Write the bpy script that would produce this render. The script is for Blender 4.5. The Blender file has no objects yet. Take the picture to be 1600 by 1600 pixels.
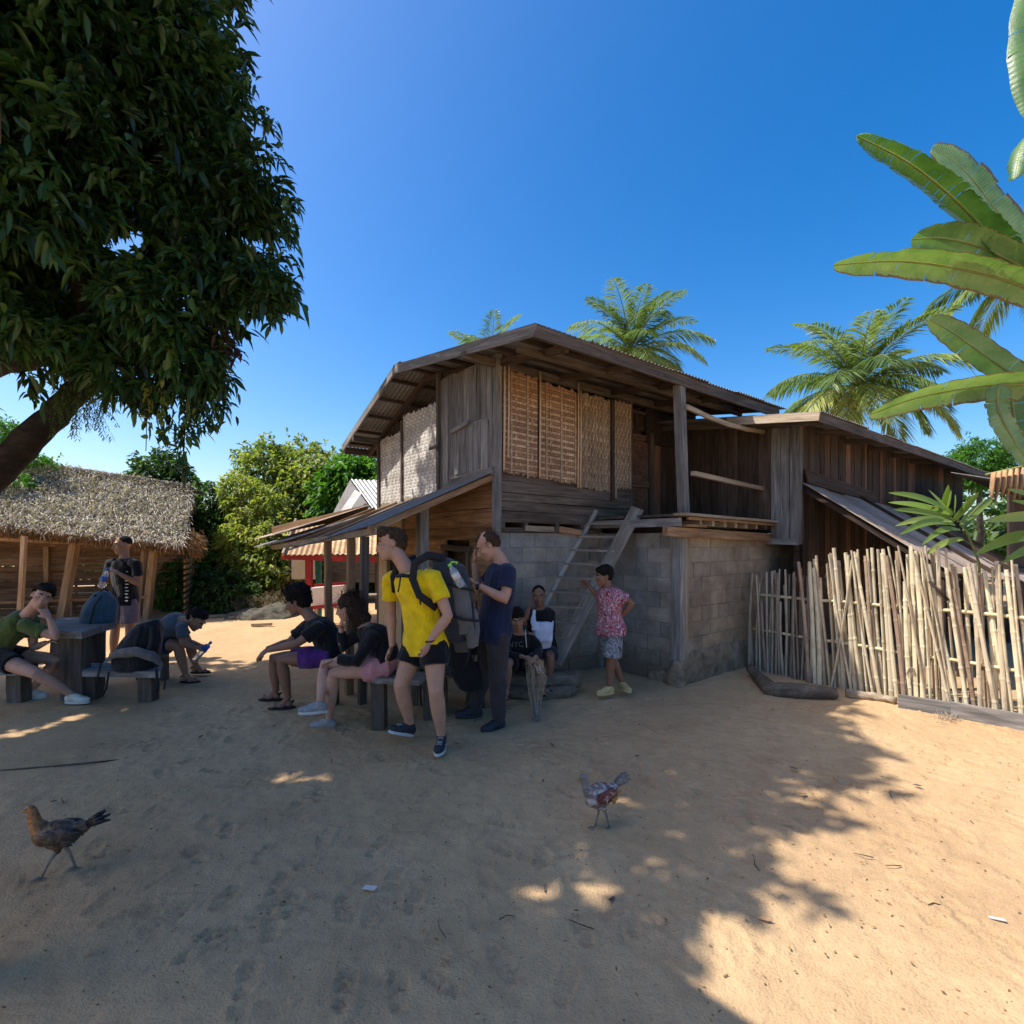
import bpy, math, random
import numpy as np
from mathutils import Vector, Matrix

RN = random.Random(11)
NP = np.random.RandomState(5)
S = bpy.context.scene
C = S.collection
# ---------------------------------------------------------------- camera, sky, sun, exposure
EYE = 1.6
cam_d = bpy.data.cameras.new('camera'); cam = bpy.data.objects.new('camera', cam_d); C.objects.link(cam)
cam.location = (0, 0, EYE); cam.rotation_euler = (math.radians(90), 0, 0)
cam_d.sensor_width = 36; cam_d.lens = 18; cam_d.shift_y = 45/1600; cam_d.clip_start = .05; cam_d.clip_end = 900
S.camera = cam
SUN_EL, SUN_AZ = math.radians(54), math.radians(-94)      # azimuth clockwise from +Y
SUN = Vector((math.sin(SUN_AZ)*math.cos(SUN_EL), math.cos(SUN_AZ)*math.cos(SUN_EL), math.sin(SUN_EL)))
w = bpy.data.worlds.new('World'); S.world = w; w.use_nodes = True
nt = w.node_tree; nt.nodes.clear()
sky = nt.nodes.new('ShaderNodeTexSky'); sky.sky_type = 'NISHITA'; sky.sun_disc = False
sky.sun_elevation = SUN_EL; sky.sun_rotation = SUN_AZ; sky.altitude = 400; sky.air_density = 1.0; sky.dust_density = 2.7; sky.ozone_density = 2.0
hs = nt.nodes.new('ShaderNodeHueSaturation'); hs.inputs['Saturation'].default_value = 1.5; hs.inputs['Hue'].default_value = .503
bg = nt.nodes.new('ShaderNodeBackground'); bg.inputs['Strength'].default_value = .143
wo = nt.nodes.new('ShaderNodeOutputWorld')
nt.links.new(sky.outputs[0], hs.inputs['Color']); nt.links.new(hs.outputs[0], bg.inputs[0]); nt.links.new(bg.outputs[0], wo.inputs[0])
sl = bpy.data.lights.new('sun', 'SUN'); sl.energy = 4.1; sl.angle = math.radians(.55); sl.color = (1, .95, .86)
so = bpy.data.objects.new('sun', sl); C.objects.link(so)
so.rotation_euler = SUN.to_track_quat('Z', 'Y').to_euler(); so.location = SUN*40
S.view_settings.view_transform = 'Standard'; S.view_settings.look = 'None'; S.view_settings.gamma = 1
S.view_settings.use_curve_mapping = False; S.view_settings.exposure = .73
S.cycles.max_bounces = 6; S.cycles.transparent_max_bounces = 8

# ---------------------------------------------------------------- helpers
FPX, HY = 800., 845.
def W(px, py, Y): return Vector(((px-800)/FPX*Y, Y, EYE+(HY-py)/FPX*Y))
def G(px, py, z=0.):
    Y = (EYE-z)*FPX/(py-HY); return Vector(((px-800)/FPX*Y, Y, z))
WM = {}
def link(o, world, parent):
    C.objects.link(o); o.matrix_basis = world; WM[o.name] = world.copy()
    if parent is not None:
        o.parent = parent; o.matrix_parent_inverse = WM[parent.name].inverted()
    return o
def tag(o, label=None, cat=None, group=None, kind=None):
    if label: o['label'] = label
    if cat: o['category'] = cat
    if group: o['group'] = group
    if kind: o['kind'] = kind
    return o
def root(name, loc, label, cat, group=None):
    o = bpy.data.objects.new(name, None); o.empty_display_size = .1
    link(o, Matrix.Translation(Vector(loc)), None); return tag(o, label, cat, group)
def basis(d, up=Vector((0, 0, 1))):
    x = Vector(d).normalized(); z = Vector(up) - x*x.dot(Vector(up))
    if z.length < 1e-4: z = Vector((1, 0, 0)) - x*x.x
    z.normalize(); return x, z.cross(x), z
class MB:
    def __init__(s): s.v = []; s.f = []
    def add(s, vs, fs):
        n = len(s.v); s.v += [tuple(p) for p in vs]; s.f += [tuple(i+n for i in f) for f in fs]; return s
    def beam(s, p0, p1, w_, h, up=(0, 0, 1), taper=1.):
        p0 = Vector(p0); p1 = Vector(p1); x, y, z = basis(p1-p0, up); vs = []
        for p, k in ((p0, 1.), (p1, taper)):
            for a, b in ((-1, -1), (1, -1), (1, 1), (-1, 1)): vs.append(p+y*(a*w_/2*k)+z*(b*h/2*k))
        return s.add(vs, [(0, 3, 2, 1), (4, 5, 6, 7), (0, 1, 5, 4), (1, 2, 6, 5), (2, 3, 7, 6), (3, 0, 4, 7)])
    def tube(s, pts, rad, n=8, flat=1., up=(0, 0, 1)):
        pts = [Vector(p) for p in pts]; m = len(pts)
        if not hasattr(rad, '__len__'): rad = [rad]*m
        vs = []; ux = None
        for i, p in enumerate(pts):
            d = (pts[min(i+1, m-1)]-pts[max(i-1, 0)])
            if d.length < 1e-7: d = Vector((0, 0, 1))
            d.normalize()
            if ux is None:
                u0 = Vector(up)
                if abs(d.dot(u0)) > .95: u0 = Vector((1, 0, 0))
                ux = (u0-d*d.dot(u0)).normalized()
            else:
                ux = (ux-d*d.dot(ux))
                ux = ux.normalized() if ux.length > 1e-4 else Vector((1, 0, 0))
            uy = d.cross(ux)
            for k in range(n):
                a = 2*math.pi*k/n; vs.append(p+ux*(math.cos(a)*rad[i]*flat)+uy*(math.sin(a)*rad[i]))
        fs = [(i*n+k, i*n+(k+1) % n, (i+1)*n+(k+1) % n, (i+1)*n+k) for i in range(m-1) for k in range(n)]
        fs += [tuple(range(n))[::-1], tuple((m-1)*n+k for k in range(n))]
        return s.add(vs, fs)
    def ell(s, c, r, ax=None, n=14, m=9):
        c = Vector(c); r = (r, r, r) if not hasattr(r, '__len__') else r
        ax = ax or (Vector((1, 0, 0)), Vector((0, 1, 0)), Vector((0, 0, 1))); vs = []
        for i in range(1, m):
            t = math.pi*i/m
            for k in range(n):
                a = 2*math.pi*k/n
                vs.append(c+ax[0]*(r[0]*math.sin(t)*math.cos(a))+ax[1]*(r[1]*math.sin(t)*math.sin(a))+ax[2]*(r[2]*math.cos(t)))
        fs = [(i*n+k, (i+1)*n+k, (i+1)*n+(k+1) % n, i*n+(k+1) % n) for i in range(m-2) for k in range(n)]
        vs += [c+ax[2]*r[2], c-ax[2]*r[2]]; t, b = len(vs)-2, len(vs)-1
        fs += [(t, k, (k+1) % n) for k in range(n)] + [(b, (m-2)*n+(k+1) % n, (m-2)*n+k) for k in range(n)]
        return s.add(vs, fs)
    def loft(s, secs, n=16):
        vs = []
        for c, a, b in secs:
            for k in range(n):
                t = 2*math.pi*k/n; q = .92
                ct, st = math.cos(t), math.sin(t)
                ct = math.copysign(abs(ct)**q, ct); st = math.copysign(abs(st)**q, st)
                vs.append(Vector(c)+a*ct+b*st)
        m = len(secs)
        fs = [(i*n+k, i*n+(k+1) % n, (i+1)*n+(k+1) % n, (i+1)*n+k) for i in range(m-1) for k in range(n)]
        fs += [tuple(range(n))[::-1], tuple((m-1)*n+k for k in range(n))]
        return s.add(vs, fs)
    def mesh(s, name, mat, smooth=False):
        me = bpy.data.meshes.new(name); me.from_pydata([tuple(p) for p in s.v], [], s.f)
        if mat: me.materials.append(mat)
        if smooth: me.polygons.foreach_set('use_smooth', [True]*len(me.polygons))
        me.update(); return me
def obj(name, mb, mat, parent=None, smooth=False, kind=None, label=None):
    me = mb if isinstance(mb, bpy.types.Mesh) else mb.mesh(name, mat, smooth)
    o = bpy.data.objects.new(name, me); link(o, Matrix.Identity(4), parent)
    return tag(o, label, None, None, kind)
def piece(name, me, world, parent):
    o = bpy.data.objects.new(name, me); return link(o, world, parent)
def frame(p, x, y, z):
    return Matrix(((x.x, y.x, z.x, p.x), (x.y, y.y, z.y, p.y), (x.z, y.z, z.z, p.z), (0, 0, 0, 1)))
def plank(name, p0, p1, w_, h, mat, parent, up=(0, 0, 1), jit=0., label=None, bow=0.):
    """a board of its own: local X runs along the grain; w_ is across (dir x up), h along up"""
    p0 = Vector(p0); p1 = Vector(p1); x, y, z = basis(p1-p0, up); L = (p1-p0).length
    vs = []; ns = 2 if L < .5 else 4
    for i in range(ns+1):
        t = i/ns; dz = bow*math.sin(math.pi*t)
        jw = RN.uniform(-jit, jit); je = RN.uniform(-jit, jit) if i in (0, ns) else 0
        for a, b in ((-1, -1), (1, -1), (1, 1), (-1, 1)):
            vs.append((t*L+je, a*w_/2+jw*.5+RN.uniform(-jit, jit)*.3, b*h/2+dz+RN.uniform(-jit, jit)*.12))
    fs = [(0, 3, 2, 1), tuple(ns*4+k for k in range(4))]
    for i in range(ns):
        for k in range(4): fs.append((i*4+k, i*4+(k+1) % 4, (i+1)*4+(k+1) % 4, (i+1)*4+k))
    mb = MB(); mb.v = vs; mb.f = fs
    o = bpy.data.objects.new(name, mb.mesh(name, mat)); link(o, frame(p0, x, y, z), parent)
    if label: o['label'] = label
    return o
# value noise on arrays
_h = NP.rand(4096)
def vnoise(P):
    P = np.asarray(P, float); i = np.floor(P).astype(np.int64); f = P-i; f = f*f*(3-2*f); out = 0
    for dx in (0, 1):
        for dy in (0, 1):
            for dz in (0, 1):
                hsh = ((i[:, 0]+dx)*73856093 ^ (i[:, 1]+dy)*19349663 ^ (i[:, 2]+dz)*83492791) & 4095
                out = out + _h[hsh]*np.where(dx, f[:, 0], 1-f[:, 0])*np.where(dy, f[:, 1], 1-f[:, 1])*np.where(dz, f[:, 2], 1-f[:, 2])
    return out*2-1
RM = []
def remeshed(name, mb, mat, parent, vox=.008, sm=5, disp=0., dscale=14., stretch=(1, 1, 1), kind=None, label=None):
    """one continuous skin round the shapes in mb (made final in finish_remesh)"""
    o = obj(name, mb, mat, parent, True, kind, label)
    m = o.modifiers.new('r', 'REMESH'); m.mode = 'VOXEL'; m.voxel_size = vox; m.use_smooth_shade = True
    m = o.modifiers.new('s', 'SMOOTH'); m.factor = .5; m.iterations = sm
    RM.append((o, mat, disp, dscale, stretch)); return o
def finish_remesh():
    dg = bpy.context.evaluated_depsgraph_get()
    done = []
    for o, mat, disp, ds, st in RM:
        done.append((o, bpy.data.meshes.new_from_object(o.evaluated_get(dg)), mat, disp, ds, st))
    for o, me, mat, disp, ds, st in done:
        o.modifiers.clear(); o.data = me; me.name = o.name
        me.materials.clear(); me.materials.append(mat)
        n = len(me.vertices)
        if disp and n:
            co = np.empty(n*3); me.vertices.foreach_get('co', co); co = co.reshape(-1, 3)
            no = np.empty(n*3); me.vertices.foreach_get('normal', no); no = no.reshape(-1, 3)
            q = co*ds*np.array(st)
            d = vnoise(q)+.5*vnoise(q*2.1+7)
            co += no*(d*disp)[:, None]; me.vertices.foreach_set('co', co.ravel())
        me.polygons.foreach_set('use_smooth', [True]*len(me.polygons)); me.update()

# ---------------------------------------------------------------- materials
def newmat(name):
    m = bpy.data.materials.new(name); m.use_nodes = True; t = m.node_tree
    return m, t, t.nodes['Principled BSDF']
def ramp(t, fac, stops):
    r = t.nodes.new('ShaderNodeValToRGB'); e = r.color_ramp.elements
    while len(e) < len(stops): e.new(.5)
    for k, (p, c) in enumerate(stops): e[k].position = p; e[k].color = (*c, 1)
    t.links.new(fac, r.inputs[0]); return r.outputs[0]
def coords(t, scale=(1, 1, 1), kind='Object', rnd=True, rot=None):
    tc = t.nodes.new('ShaderNodeTexCoord'); mp = t.nodes.new('ShaderNodeMapping'); mp.inputs['Scale'].default_value = scale
    src = tc.outputs[kind]
    if rnd:
        oi = t.nodes.new('ShaderNodeObjectInfo'); mu = t.nodes.new('ShaderNodeVectorMath'); mu.operation = 'MULTIPLY_ADD'
        mu.inputs[1].default_value = (37, 51, 23); t.links.new(oi.outputs['Random'], mu.inputs[0]); t.links.new(src, mu.inputs[2]); src = mu.outputs[0]
    t.links.new(src, mp.inputs[0])
    if rot: mp.inputs['Rotation'].default_value = rot
    return mp.outputs[0]
def noise(t, vec, scale, detail=4, rough=.6, dist=0.):
    n = t.nodes.new('ShaderNodeTexNoise'); n.inputs['Scale'].default_value = scale; n.inputs['Detail'].default_value = detail
    n.inputs['Roughness'].default_value = rough; n.inputs['Distortion'].default_value = dist
    t.links.new(vec, n.inputs['Vector']); return n.outputs['Fac']
def mixc(t, fac, a, b, mode='MIX'):
    m = t.nodes.new('ShaderNodeMix'); m.data_type = 'RGBA'; m.blend_type = mode
    for i, v in ((0, fac), (6, a), (7, b)):
        if hasattr(v, 'is_linked') or hasattr(v, 'links'): t.links.new(v, m.inputs[i])
        else: m.inputs[i].default_value = v if i == 0 else (*v, 1)
    return m.outputs[2]
def bump(t, h, st, dist, bs):
    b = t.nodes.new('ShaderNodeBump'); b.inputs['Strength'].default_value = st; b.inputs['Distance'].default_value = dist
    t.links.new(h, b.inputs['Height']); t.links.new(b.outputs[0], bs.inputs['Normal'])
def math_(t, op, a, b):
    m = t.nodes.new('ShaderNodeMath'); m.operation = op
    for i, v in ((0, a), (1, b)):
        if isinstance(v, (int, float)): m.inputs[i].default_value = v
        else: t.links.new(v, m.inputs[i])
    return m.outputs[0]
def wood(name, c1, c2, c3=None, rough=.85, grain=16, objvar=.35, bumpd=.004, along=1.3):
    m, t, b = newmat(name); v = coords(t, (along, grain, grain)); n1 = noise(t, v, 1.6, 6, .65, .6)
    v2 = coords(t, (.8, 3, 3)); n2 = noise(t, v2, 1.5, 4)
    col = ramp(t, n1, [(.28, c1), (.52, c2), (.72, c3 or c2)])
    dark = ramp(t, n2, [(.35, (.55, .52, .5)), (.6, (1, 1, 1))])
    col = mixc(t, .7, col, dark, 'MULTIPLY')
    oi = t.nodes.new('ShaderNodeObjectInfo'); ov = ramp(t, oi.outputs['Random'], [(0, (1-objvar,)*3), (1, (1+objvar,)*3)])
    col = mixc(t, 1., col, ov, 'MULTIPLY')
    t.links.new(col, b.inputs['Base Color']); b.inputs['Roughness'].default_value = rough; b.inputs['Specular IOR Level'].default_value = .25
    bump(t, n1, .8, bumpd, b); return m
def plain(name, c, rough=.8, var=.2, scale=8, bd=.002, spec=.3, objvar=0., metal=0., sc3=(1, 1, 1)):
    m, t, b = newmat(name); v = coords(t, sc3); n = noise(t, v, scale, 5)
    lo = tuple(x*(1-var) for x in c); hi = tuple(min(1, x*(1+var)) for x in c)
    col = ramp(t, n, [(.3, lo), (.7, hi)])
    if objvar:
        oi = t.nodes.new('ShaderNodeObjectInfo'); col = mixc(t, 1., col, ramp(t, oi.outputs['Random'], [(0, (1-objvar,)*3), (1, (1+objvar,)*3)]), 'MULTIPLY')
    t.links.new(col, b.inputs['Base Color']); b.inputs['Roughness'].default_value = rough
    b.inputs['Specular IOR Level'].default_value = spec; b.inputs['Metallic'].default_value = metal
    if bd: bump(t, n, .6, bd, b)
    return m
def cloth(name, c, rough=.9, wr=.006, weave=900, c2=None):
    m, t, b = newmat(name); v = coords(t, rnd=False); n = noise(t, v, 9, 3, .5, .8); n2 = noise(t, v, weave, 1)
    col = ramp(t, n, [(.3, tuple(x*.82 for x in c)), (.7, tuple(min(1, x*1.12) for x in c))])
    t.links.new(col, b.inputs['Base Color']); b.inputs['Roughness'].default_value = rough; b.inputs['Specular IOR Level'].default_value = .15
    b.inputs['Sheen Weight'].default_value = .15
    n3 = noise(t, coords(t, (1, 1, .45), rnd=False), 17, 3, .55, 1.6); bump(t, math_(t, 'ADD', math_(t, 'ADD', n, n3), math_(t, 'MULTIPLY', n2, .05)), 1., wr*2.2, b); return m
def leafmat(name, stops, rough=.45, trans=.35, spec=.4):
    m, t, b = newmat(name); at = t.nodes.new('ShaderNodeAttribute'); at.attribute_name = 'rnd'
    v = coords(t, rnd=False); n = noise(t, v, 2.2, 3)
    fac = math_(t, 'ADD', math_(t, 'MULTIPLY', at.outputs['Fac'], .75), math_(t, 'MULTIPLY', n, .25))
    col = ramp(t, fac, stops); t.links.new(col, b.inputs['Base Color'])
    b.inputs['Roughness'].default_value = rough; b.inputs['Specular IOR Level'].default_value = spec
    tr = t.nodes.new('ShaderNodeBsdfTranslucent'); mx = t.nodes.new('ShaderNodeMixShader'); mx.inputs[0].default_value = trans
    t.links.new(mixc(t, 1., col, (1.3, 1.5, .6), 'MULTIPLY'), tr.inputs[0])
    t.links.new(b.outputs[0], mx.inputs[1]); t.links.new(tr.outputs[0], mx.inputs[2])
    t.links.new(mx.outputs[0], t.nodes['Material Output'].inputs[0]); return m
def tin(name, base, rust, amt=.5, rough=.5, metal=.3):
    m, t, b = newmat(name); v = coords(t, (1, 1, 1)); n = noise(t, v, 3.2, 6, .7, .4); v2 = coords(t, (.6, 9, 9)); n2 = noise(t, v2, 1.5, 4)
    f = math_(t, 'ADD', math_(t, 'MULTIPLY', n, .65), math_(t, 'MULTIPLY', n2, .35))
    col = ramp(t, f, [(amt-.1, base), (amt+.03, tuple((x+y)/2 for x, y in zip(base, rust))), (amt+.12, rust)])
    oi = t.nodes.new('ShaderNodeObjectInfo'); col = mixc(t, 1., col, ramp(t, oi.outputs['Random'], [(0, (.75,)*3), (1, (1.2,)*3)]), 'MULTIPLY')
    t.links.new(col, b.inputs['Base Color']); b.inputs['Roughness'].default_value = rough; b.inputs['Metallic'].default_value = metal
    bump(t, n, .3, .003, b); return m

M = {}
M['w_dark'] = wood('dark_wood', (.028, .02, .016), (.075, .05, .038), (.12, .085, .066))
M['w_hut'] = wood('hut_plank_wood', (.11, .06, .034), (.24, .145, .085), (.35, .23, .14), objvar=.25)
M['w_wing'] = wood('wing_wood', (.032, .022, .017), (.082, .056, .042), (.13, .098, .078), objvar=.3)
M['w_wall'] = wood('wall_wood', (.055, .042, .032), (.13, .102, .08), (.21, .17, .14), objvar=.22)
M['w_grey'] = wood('weathered_wood', (.10, .095, .09), (.24, .225, .21), (.4, .38, .36), objvar=.25)
M['w_warm'] = wood('warm_wood', (.17, .09, .045), (.36, .21, .11), (.5, .31, .17), objvar=.2)
M['w_pale'] = wood('pale_wood', (.2, .15, .1), (.38, .3, .21), (.5, .42, .32), objvar=.2)
M['w_ladder'] = wood('ladder_wood', (.16, .13, .1), (.34, .29, .23), (.5, .44, .36), objvar=.15)
M['w_red'] = plain('red_paint', (.3, .018, .015), .6, .25)
M['w_green'] = plain('green_paint', (.02, .13, .09), .55, .25)
M['bark'] = wood('bark', (.01, .008, .007), (.024, .02, .016), (.05, .04, .032), grain=9, bumpd=.02, along=4)
M['bark_p'] = wood('bark_pale', (.1, .08, .06), (.2, .17, .13), (.3, .26, .2), grain=6, bumpd=.01, along=6)
M['tin'] = tin('grey_tin', (.22, .205, .19), (.13, .08, .05), .6, .75, .05)
M['tin_r'] = tin('rusty_tin', (.4, .32, .25), (.3, .16, .09), .52, .65, .05)
M['tin_w'] = tin('pale_tin', (.5, .48, .46), (.33, .15, .09), .58, .5, .15)
M['tin_y'] = tin('tawny_tin', (.5, .34, .17), (.32, .15, .06), .5, .7, .05)
# ================================================================ GROUND
def ground_mat():
    m, t, b = newmat('sandy_earth'); v = coords(t, rnd=False, kind='Object')
    n1 = noise(t, v, .55, 5, .6); n2 = noise(t, v, 9, 6, .7); n3 = noise(t, v, 90, 3, .6); n4 = noise(t, v, 2.3, 4, .6, 1.)
    col = ramp(t, n1, [(.3, (.47, .305, .165)), (.7, (.62, .43, .24))])
    col = mixc(t, .35, col, ramp(t, n2, [(.3, (.66, .63, .6)), (.65, (1.15, 1.12, 1.08))]), 'MULTIPLY')
    col = mixc(t, .5, col, ramp(t, n4, [(.25, (.8, .78, .77)), (.6, (1.05, 1.05, 1.05))]), 'MULTIPLY')
    col = mixc(t, .5, col, ramp(t, n3, [(.25, (.45, .42, .38)), (.45, (1, 1, 1))]), 'MULTIPLY')
    t.links.new(col, b.inputs['Base Color']); b.inputs['Roughness'].default_value = .95; b.inputs['Specular IOR Level'].default_value = .1
    h = math_(t, 'ADD', math_(t, 'MULTIPLY', n2, .6), math_(t, 'MULTIPLY', n3, .35)); bump(t, h, .9, .02, b); return m
M['earth'] = ground_mat()
def make_ground():
    xs = np.concatenate([-60+np.cumsum(np.full(14, 3.5)), np.linspace(-10.6, -3.3, 60), np.arange(-3.25, 4.3, .0135), np.linspace(4.35, 9, 50), 9.5+np.cumsum(np.full(18, 4.))])
    ys = np.concatenate([np.array([-40, -20, -10, -5, -2, 0, .6]), np.arange(1.2, 5.3, .0135), np.linspace(5.32, 9, 110), np.linspace(9.1, 16, 60), 17+np.cumsum(np.linspace(1, 26, 24))])
    X, Y = np.meshgrid(xs, ys); n = X.size
    P = np.stack([X.ravel(), Y.ravel(), np.zeros(n)], 1)
    z = .012*vnoise(P*1.1)+.006*vnoise(P*4.3+3)+.004*vnoise(P*13+9)+.0028*vnoise(P*34+5)
    near = (P[:, 0] > -3.4) & (P[:, 0] < 4.5) & (P[:, 1] < 5.6)
    idx = np.nonzero(near)[0]; Q = P[idx]; dz = np.zeros(len(idx))
    prints = []
    for k in range(210):
        y = 1.75+RN.random()**.8*3.3; x = RN.uniform(-1., 1.)*y*.95+.1; a = RN.uniform(0, 6.28) if RN.random() < .5 else RN.gauss(1.6, .5); prints.append((x, y, a, RN.random()))
    for x, y, a, q in prints:
        dx = Q[:, 0]-x; dy = Q[:, 1]-y; near_ = (abs(dx) < .2) & (abs(dy) < .2)
        if not near_.any(): continue
        c, s = math.cos(a), math.sin(a); l = dx[near_]*c+dy[near_]*s; t = -dx[near_]*s+dy[near_]*c
        l = l*1.32; t = t*1.25; wd = .042+.012*np.clip((l+.02)/.1, -1, 1); inside = (abs(l) < .13) & (abs(t) < wd) & ~((abs(l+.035) < .018) & (q > .35))
        edge = np.clip((wd-abs(t))/.012, 0, 1)*np.clip((.13-abs(l))/.015, 0, 1)
        tread = np.sin(l*(150+60*q)+np.sign(t)*1.3*(q > .5)+abs(t)*60)
        d = np.where(inside, -.006-.007*tread, 0)*edge*(.5+.5*q)
        rim = np.exp(-((np.hypot(l/.135, t/.055)-1.08)/.09)**2)*.006
        dz[near_] += d+rim
    # drag marks and chicken scratches
    for k in range(70):
        y = 1.5+RN.random()*3.6; x = RN.uniform(-1, 1.)*y; a = RN.uniform(0, 6.28); L = RN.uniform(.02, .11); wq = RN.uniform(.004, .012)
        dx = Q[:, 0]-x; dy = Q[:, 1]-y; nn = (abs(dx) < L+.03) & (abs(dy) < L+.03)
        c, s = math.cos(a), math.sin(a); l = dx[nn]*c+dy[nn]*s; t = -dx[nn]*s+dy[nn]*c+4*RN.uniform(-.3, .3)*l*l
        dz[nn] += -.006*np.exp(-(t/wq)**2)*np.clip((L-abs(l))/.02, 0, 1)+.003*np.exp(-((abs(t)-2*wq)/wq)**2)*np.clip((L-abs(l))/.02, 0, 1)
    z[idx] += dz
    # the yard rises a little against the house wall
    P[:, 2] = z
    nx, ny = len(xs), len(ys)
    i, j = np.meshgrid(np.arange(nx-1), np.arange(ny-1)); a = (j*nx+i).ravel()
    F_ = np.stack([a, a+1, a+nx+1, a+nx], 1)
    me = bpy.data.meshes.new('ground'); me.vertices.add(n); me.vertices.foreach_set('co', P.ravel())
    me.loops.add(F_.size); me.loops.foreach_set('vertex_index', F_.ravel().astype(np.int32))
    me.polygons.add(len(F_)); me.polygons.foreach_set('loop_start', (np.arange(len(F_))*4).astype(np.int32))
    me.polygons.foreach_set('use_smooth', [True]*len(F_)); me.materials.append(M['earth']); me.update(calc_edges=True); me.validate()
    o = bpy.data.objects.new('ground', me); link(o, Matrix.Identity(4), None); tag(o, 'bare trampled sandy yard with shoe prints', kind='structure')
make_ground()
# ================================================================ MAIN HOUSE
DR = Vector((1030, 800, 0)).normalized(); DL = Vector((-DR.y, DR.x, 0)); UP = Vector((0, 0, 1))
C0 = Vector((-.1657, 5.528, 0))
def Hs(u, v, z): return C0+DR*u+DL*v+UP*z
def u_at(px, v):
    k = (px-800)/FPX; p = C0+DL*v; return (k*p.y-p.x)/(DR.x-k*DR.y)
def v_at(px, u):
    k = (px-800)/FPX; p = C0+DR*u; return (k*p.y-p.x)/(DL.x-k*DL.y)
def z_at(py, u, v): Y = Hs(u, v, 0).y; return EYE+(HY-py)/FPX*Y

def block_mat(name, tint):
    m, t, b = newmat(name); v = coords(t); n = noise(t, v, 7, 6, .7); n2 = noise(t, v, 60, 3)
    col = ramp(t, n, [(.3, tuple(.25*q for q in tint)), (.7, tuple(.37*q for q in tint))])
    oi = t.nodes.new('ShaderNodeObjectInfo'); col = mixc(t, 1., col, ramp(t, oi.outputs['Random'], [(0, (.84, .84, .86)), (.5, (1, .99, .97)), (1, (1.18, 1.1, 1.0))]), 'MULTIPLY')
    ge = t.nodes.new('ShaderNodeNewGeometry'); wn = noise(t, ge.outputs['Position'], 1.9, 5, .6, .4); w2 = noise(t, ge.outputs['Position'], 9, 5, .65)
    col = mixc(t, .75, col, ramp(t, wn, [(.36, (.5, .46, .41)), (.6, (1.1, 1.08, 1.03))]), 'MULTIPLY')
    sx = t.nodes.new('ShaderNodeSeparateXYZ'); t.links.new(ge.outputs['Position'], sx.inputs[0])
    mud = ramp(t, math_(t, 'ADD', sx.outputs[2], math_(t, 'MULTIPLY', w2, .5)), [(.38, (1, 1, 1)), (.62, (0, 0, 0))])
    col = mixc(t, mud, col, (.17, .13, .09))
    t.links.new(col, b.inputs['Base Color']); b.inputs['Roughness'].default_value = .95
    bump(t, math_(t, 'ADD', n2, math_(t, 'ADD', n, w2)), .9, .009, b); return m
M['block'] = block_mat('concrete_block', (1, .95, .88)); M['block_d'] = block_mat('dusty_concrete_block', (1.1, .9, .68))
M['mortar'] = plain('mortar', (.25, .225, .19), .95, .25, 20, .004)
def render_mat():
    m, t, b = newmat('stained_render'); v = coords(t, rnd=False); n = noise(t, v, 5, 6, .7, .5); n2 = noise(t, v, 40, 3)
    col = ramp(t, n, [(.3, (.09, .07, .045)), (.5, (.24, .18, .12)), (.72, (.38, .3, .2))])
    t.links.new(col, b.inputs['Base Color']); b.inputs['Roughness'].default_value = .95; bump(t, math_(t, 'ADD', n2, n), .9, .012, b); return m
M['render'] = render_mat()
house = root('wooden_house', Hs(0, 0, 0), 'two-storey weathered wooden house with woven bamboo panels over a grey concrete block ground floor', 'house')

# --- block courses (every block its own object sharing two meshes)
CH = .169; CW = .36
_bm = {}
def block_mesh(L, mt):
    k = (round(L, 3), mt)
    if k not in _bm:
        h = CH-.005; d = .1; c = .006; mb = MB()
        mb.beam((-L/2+.0035, 0, 0), (L/2-.0035, 0, 0), d, h)
        _bm[k] = mb.mesh('block', M[mt])
    return _bm[k]
def block_wall(p0, d, length, rows, z0, out, skip=None, mt='block'):
    for r in range(rows):
        x = 0; first = (r % 2 == 1)
        while x < length-.02:
            L = min(CW/2 if first else CW, length-x); first = False
            if L > .05 and not (skip and skip(x+L/2, r)):
                p = p0+d*(x+L/2)+UP*(z0+CH*(r+.5)+.0005)+out*(RN.uniform(-.008, .003)-.05)
                t = frame(p, d, UP.cross(d), UP) @ Matrix.Rotation(RN.uniform(-.006, .006), 4, 'Y')
                o = piece('block', block_mesh(L, mt), t, house)
            x += L
fo = -DL; so_ = -DR       # outward normals: front faces -v, side faces -u
UI = 1.647; VO = -1.14; UE = 4.75
for nm, a, b_, out in (('f', Hs(0, 0, 0), Hs(UI, 0, 0), fo), ('s', Hs(UI, 0, 0), Hs(UI, VO, 0), so_), ('p', Hs(UI, VO, 0), Hs(UE, VO, 0), fo)):
    d = (b_-a).normalized(); c = (a+b_)/2-out*.06
    obj('mortar_backing', MB().beam(a-out*.056-UP*.05+UP*.9-UP*.85, b_-out*.056, .09, .1), M['mortar'], house) if False else None
    mb = MB(); mb.beam(a-out*.062+d*.0+UP*.845, b_-out*.062+UP*.845, .098, 1.69); obj('mortar', mb, M['mortar'], house)
block_wall(Hs(0, 0, 0), DR, UI-.0, 10, 0, fo)
block_wall(Hs(UI, -.002, 0), -DL, 1.138-.1, 10, 0, so_)
block_wall(Hs(UI+.1, VO, 0), DR, UE-UI-.1, 10, 0, fo, skip=lambda x, r: r < 1, mt='block_d')
plank('corner_post', Hs(UI+.03, VO+.02, .28), Hs(UI+.03, VO+.02, 1.7), .1, .1, M['w_grey'], house, up=DR, jit=.006)
plank('corner_board', Hs(UI+.105, VO-.018, .3), Hs(UI+.105, VO-.018, 1.69), .07, .03, M['w_pale'], house, up=fo, jit=.008)
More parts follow.
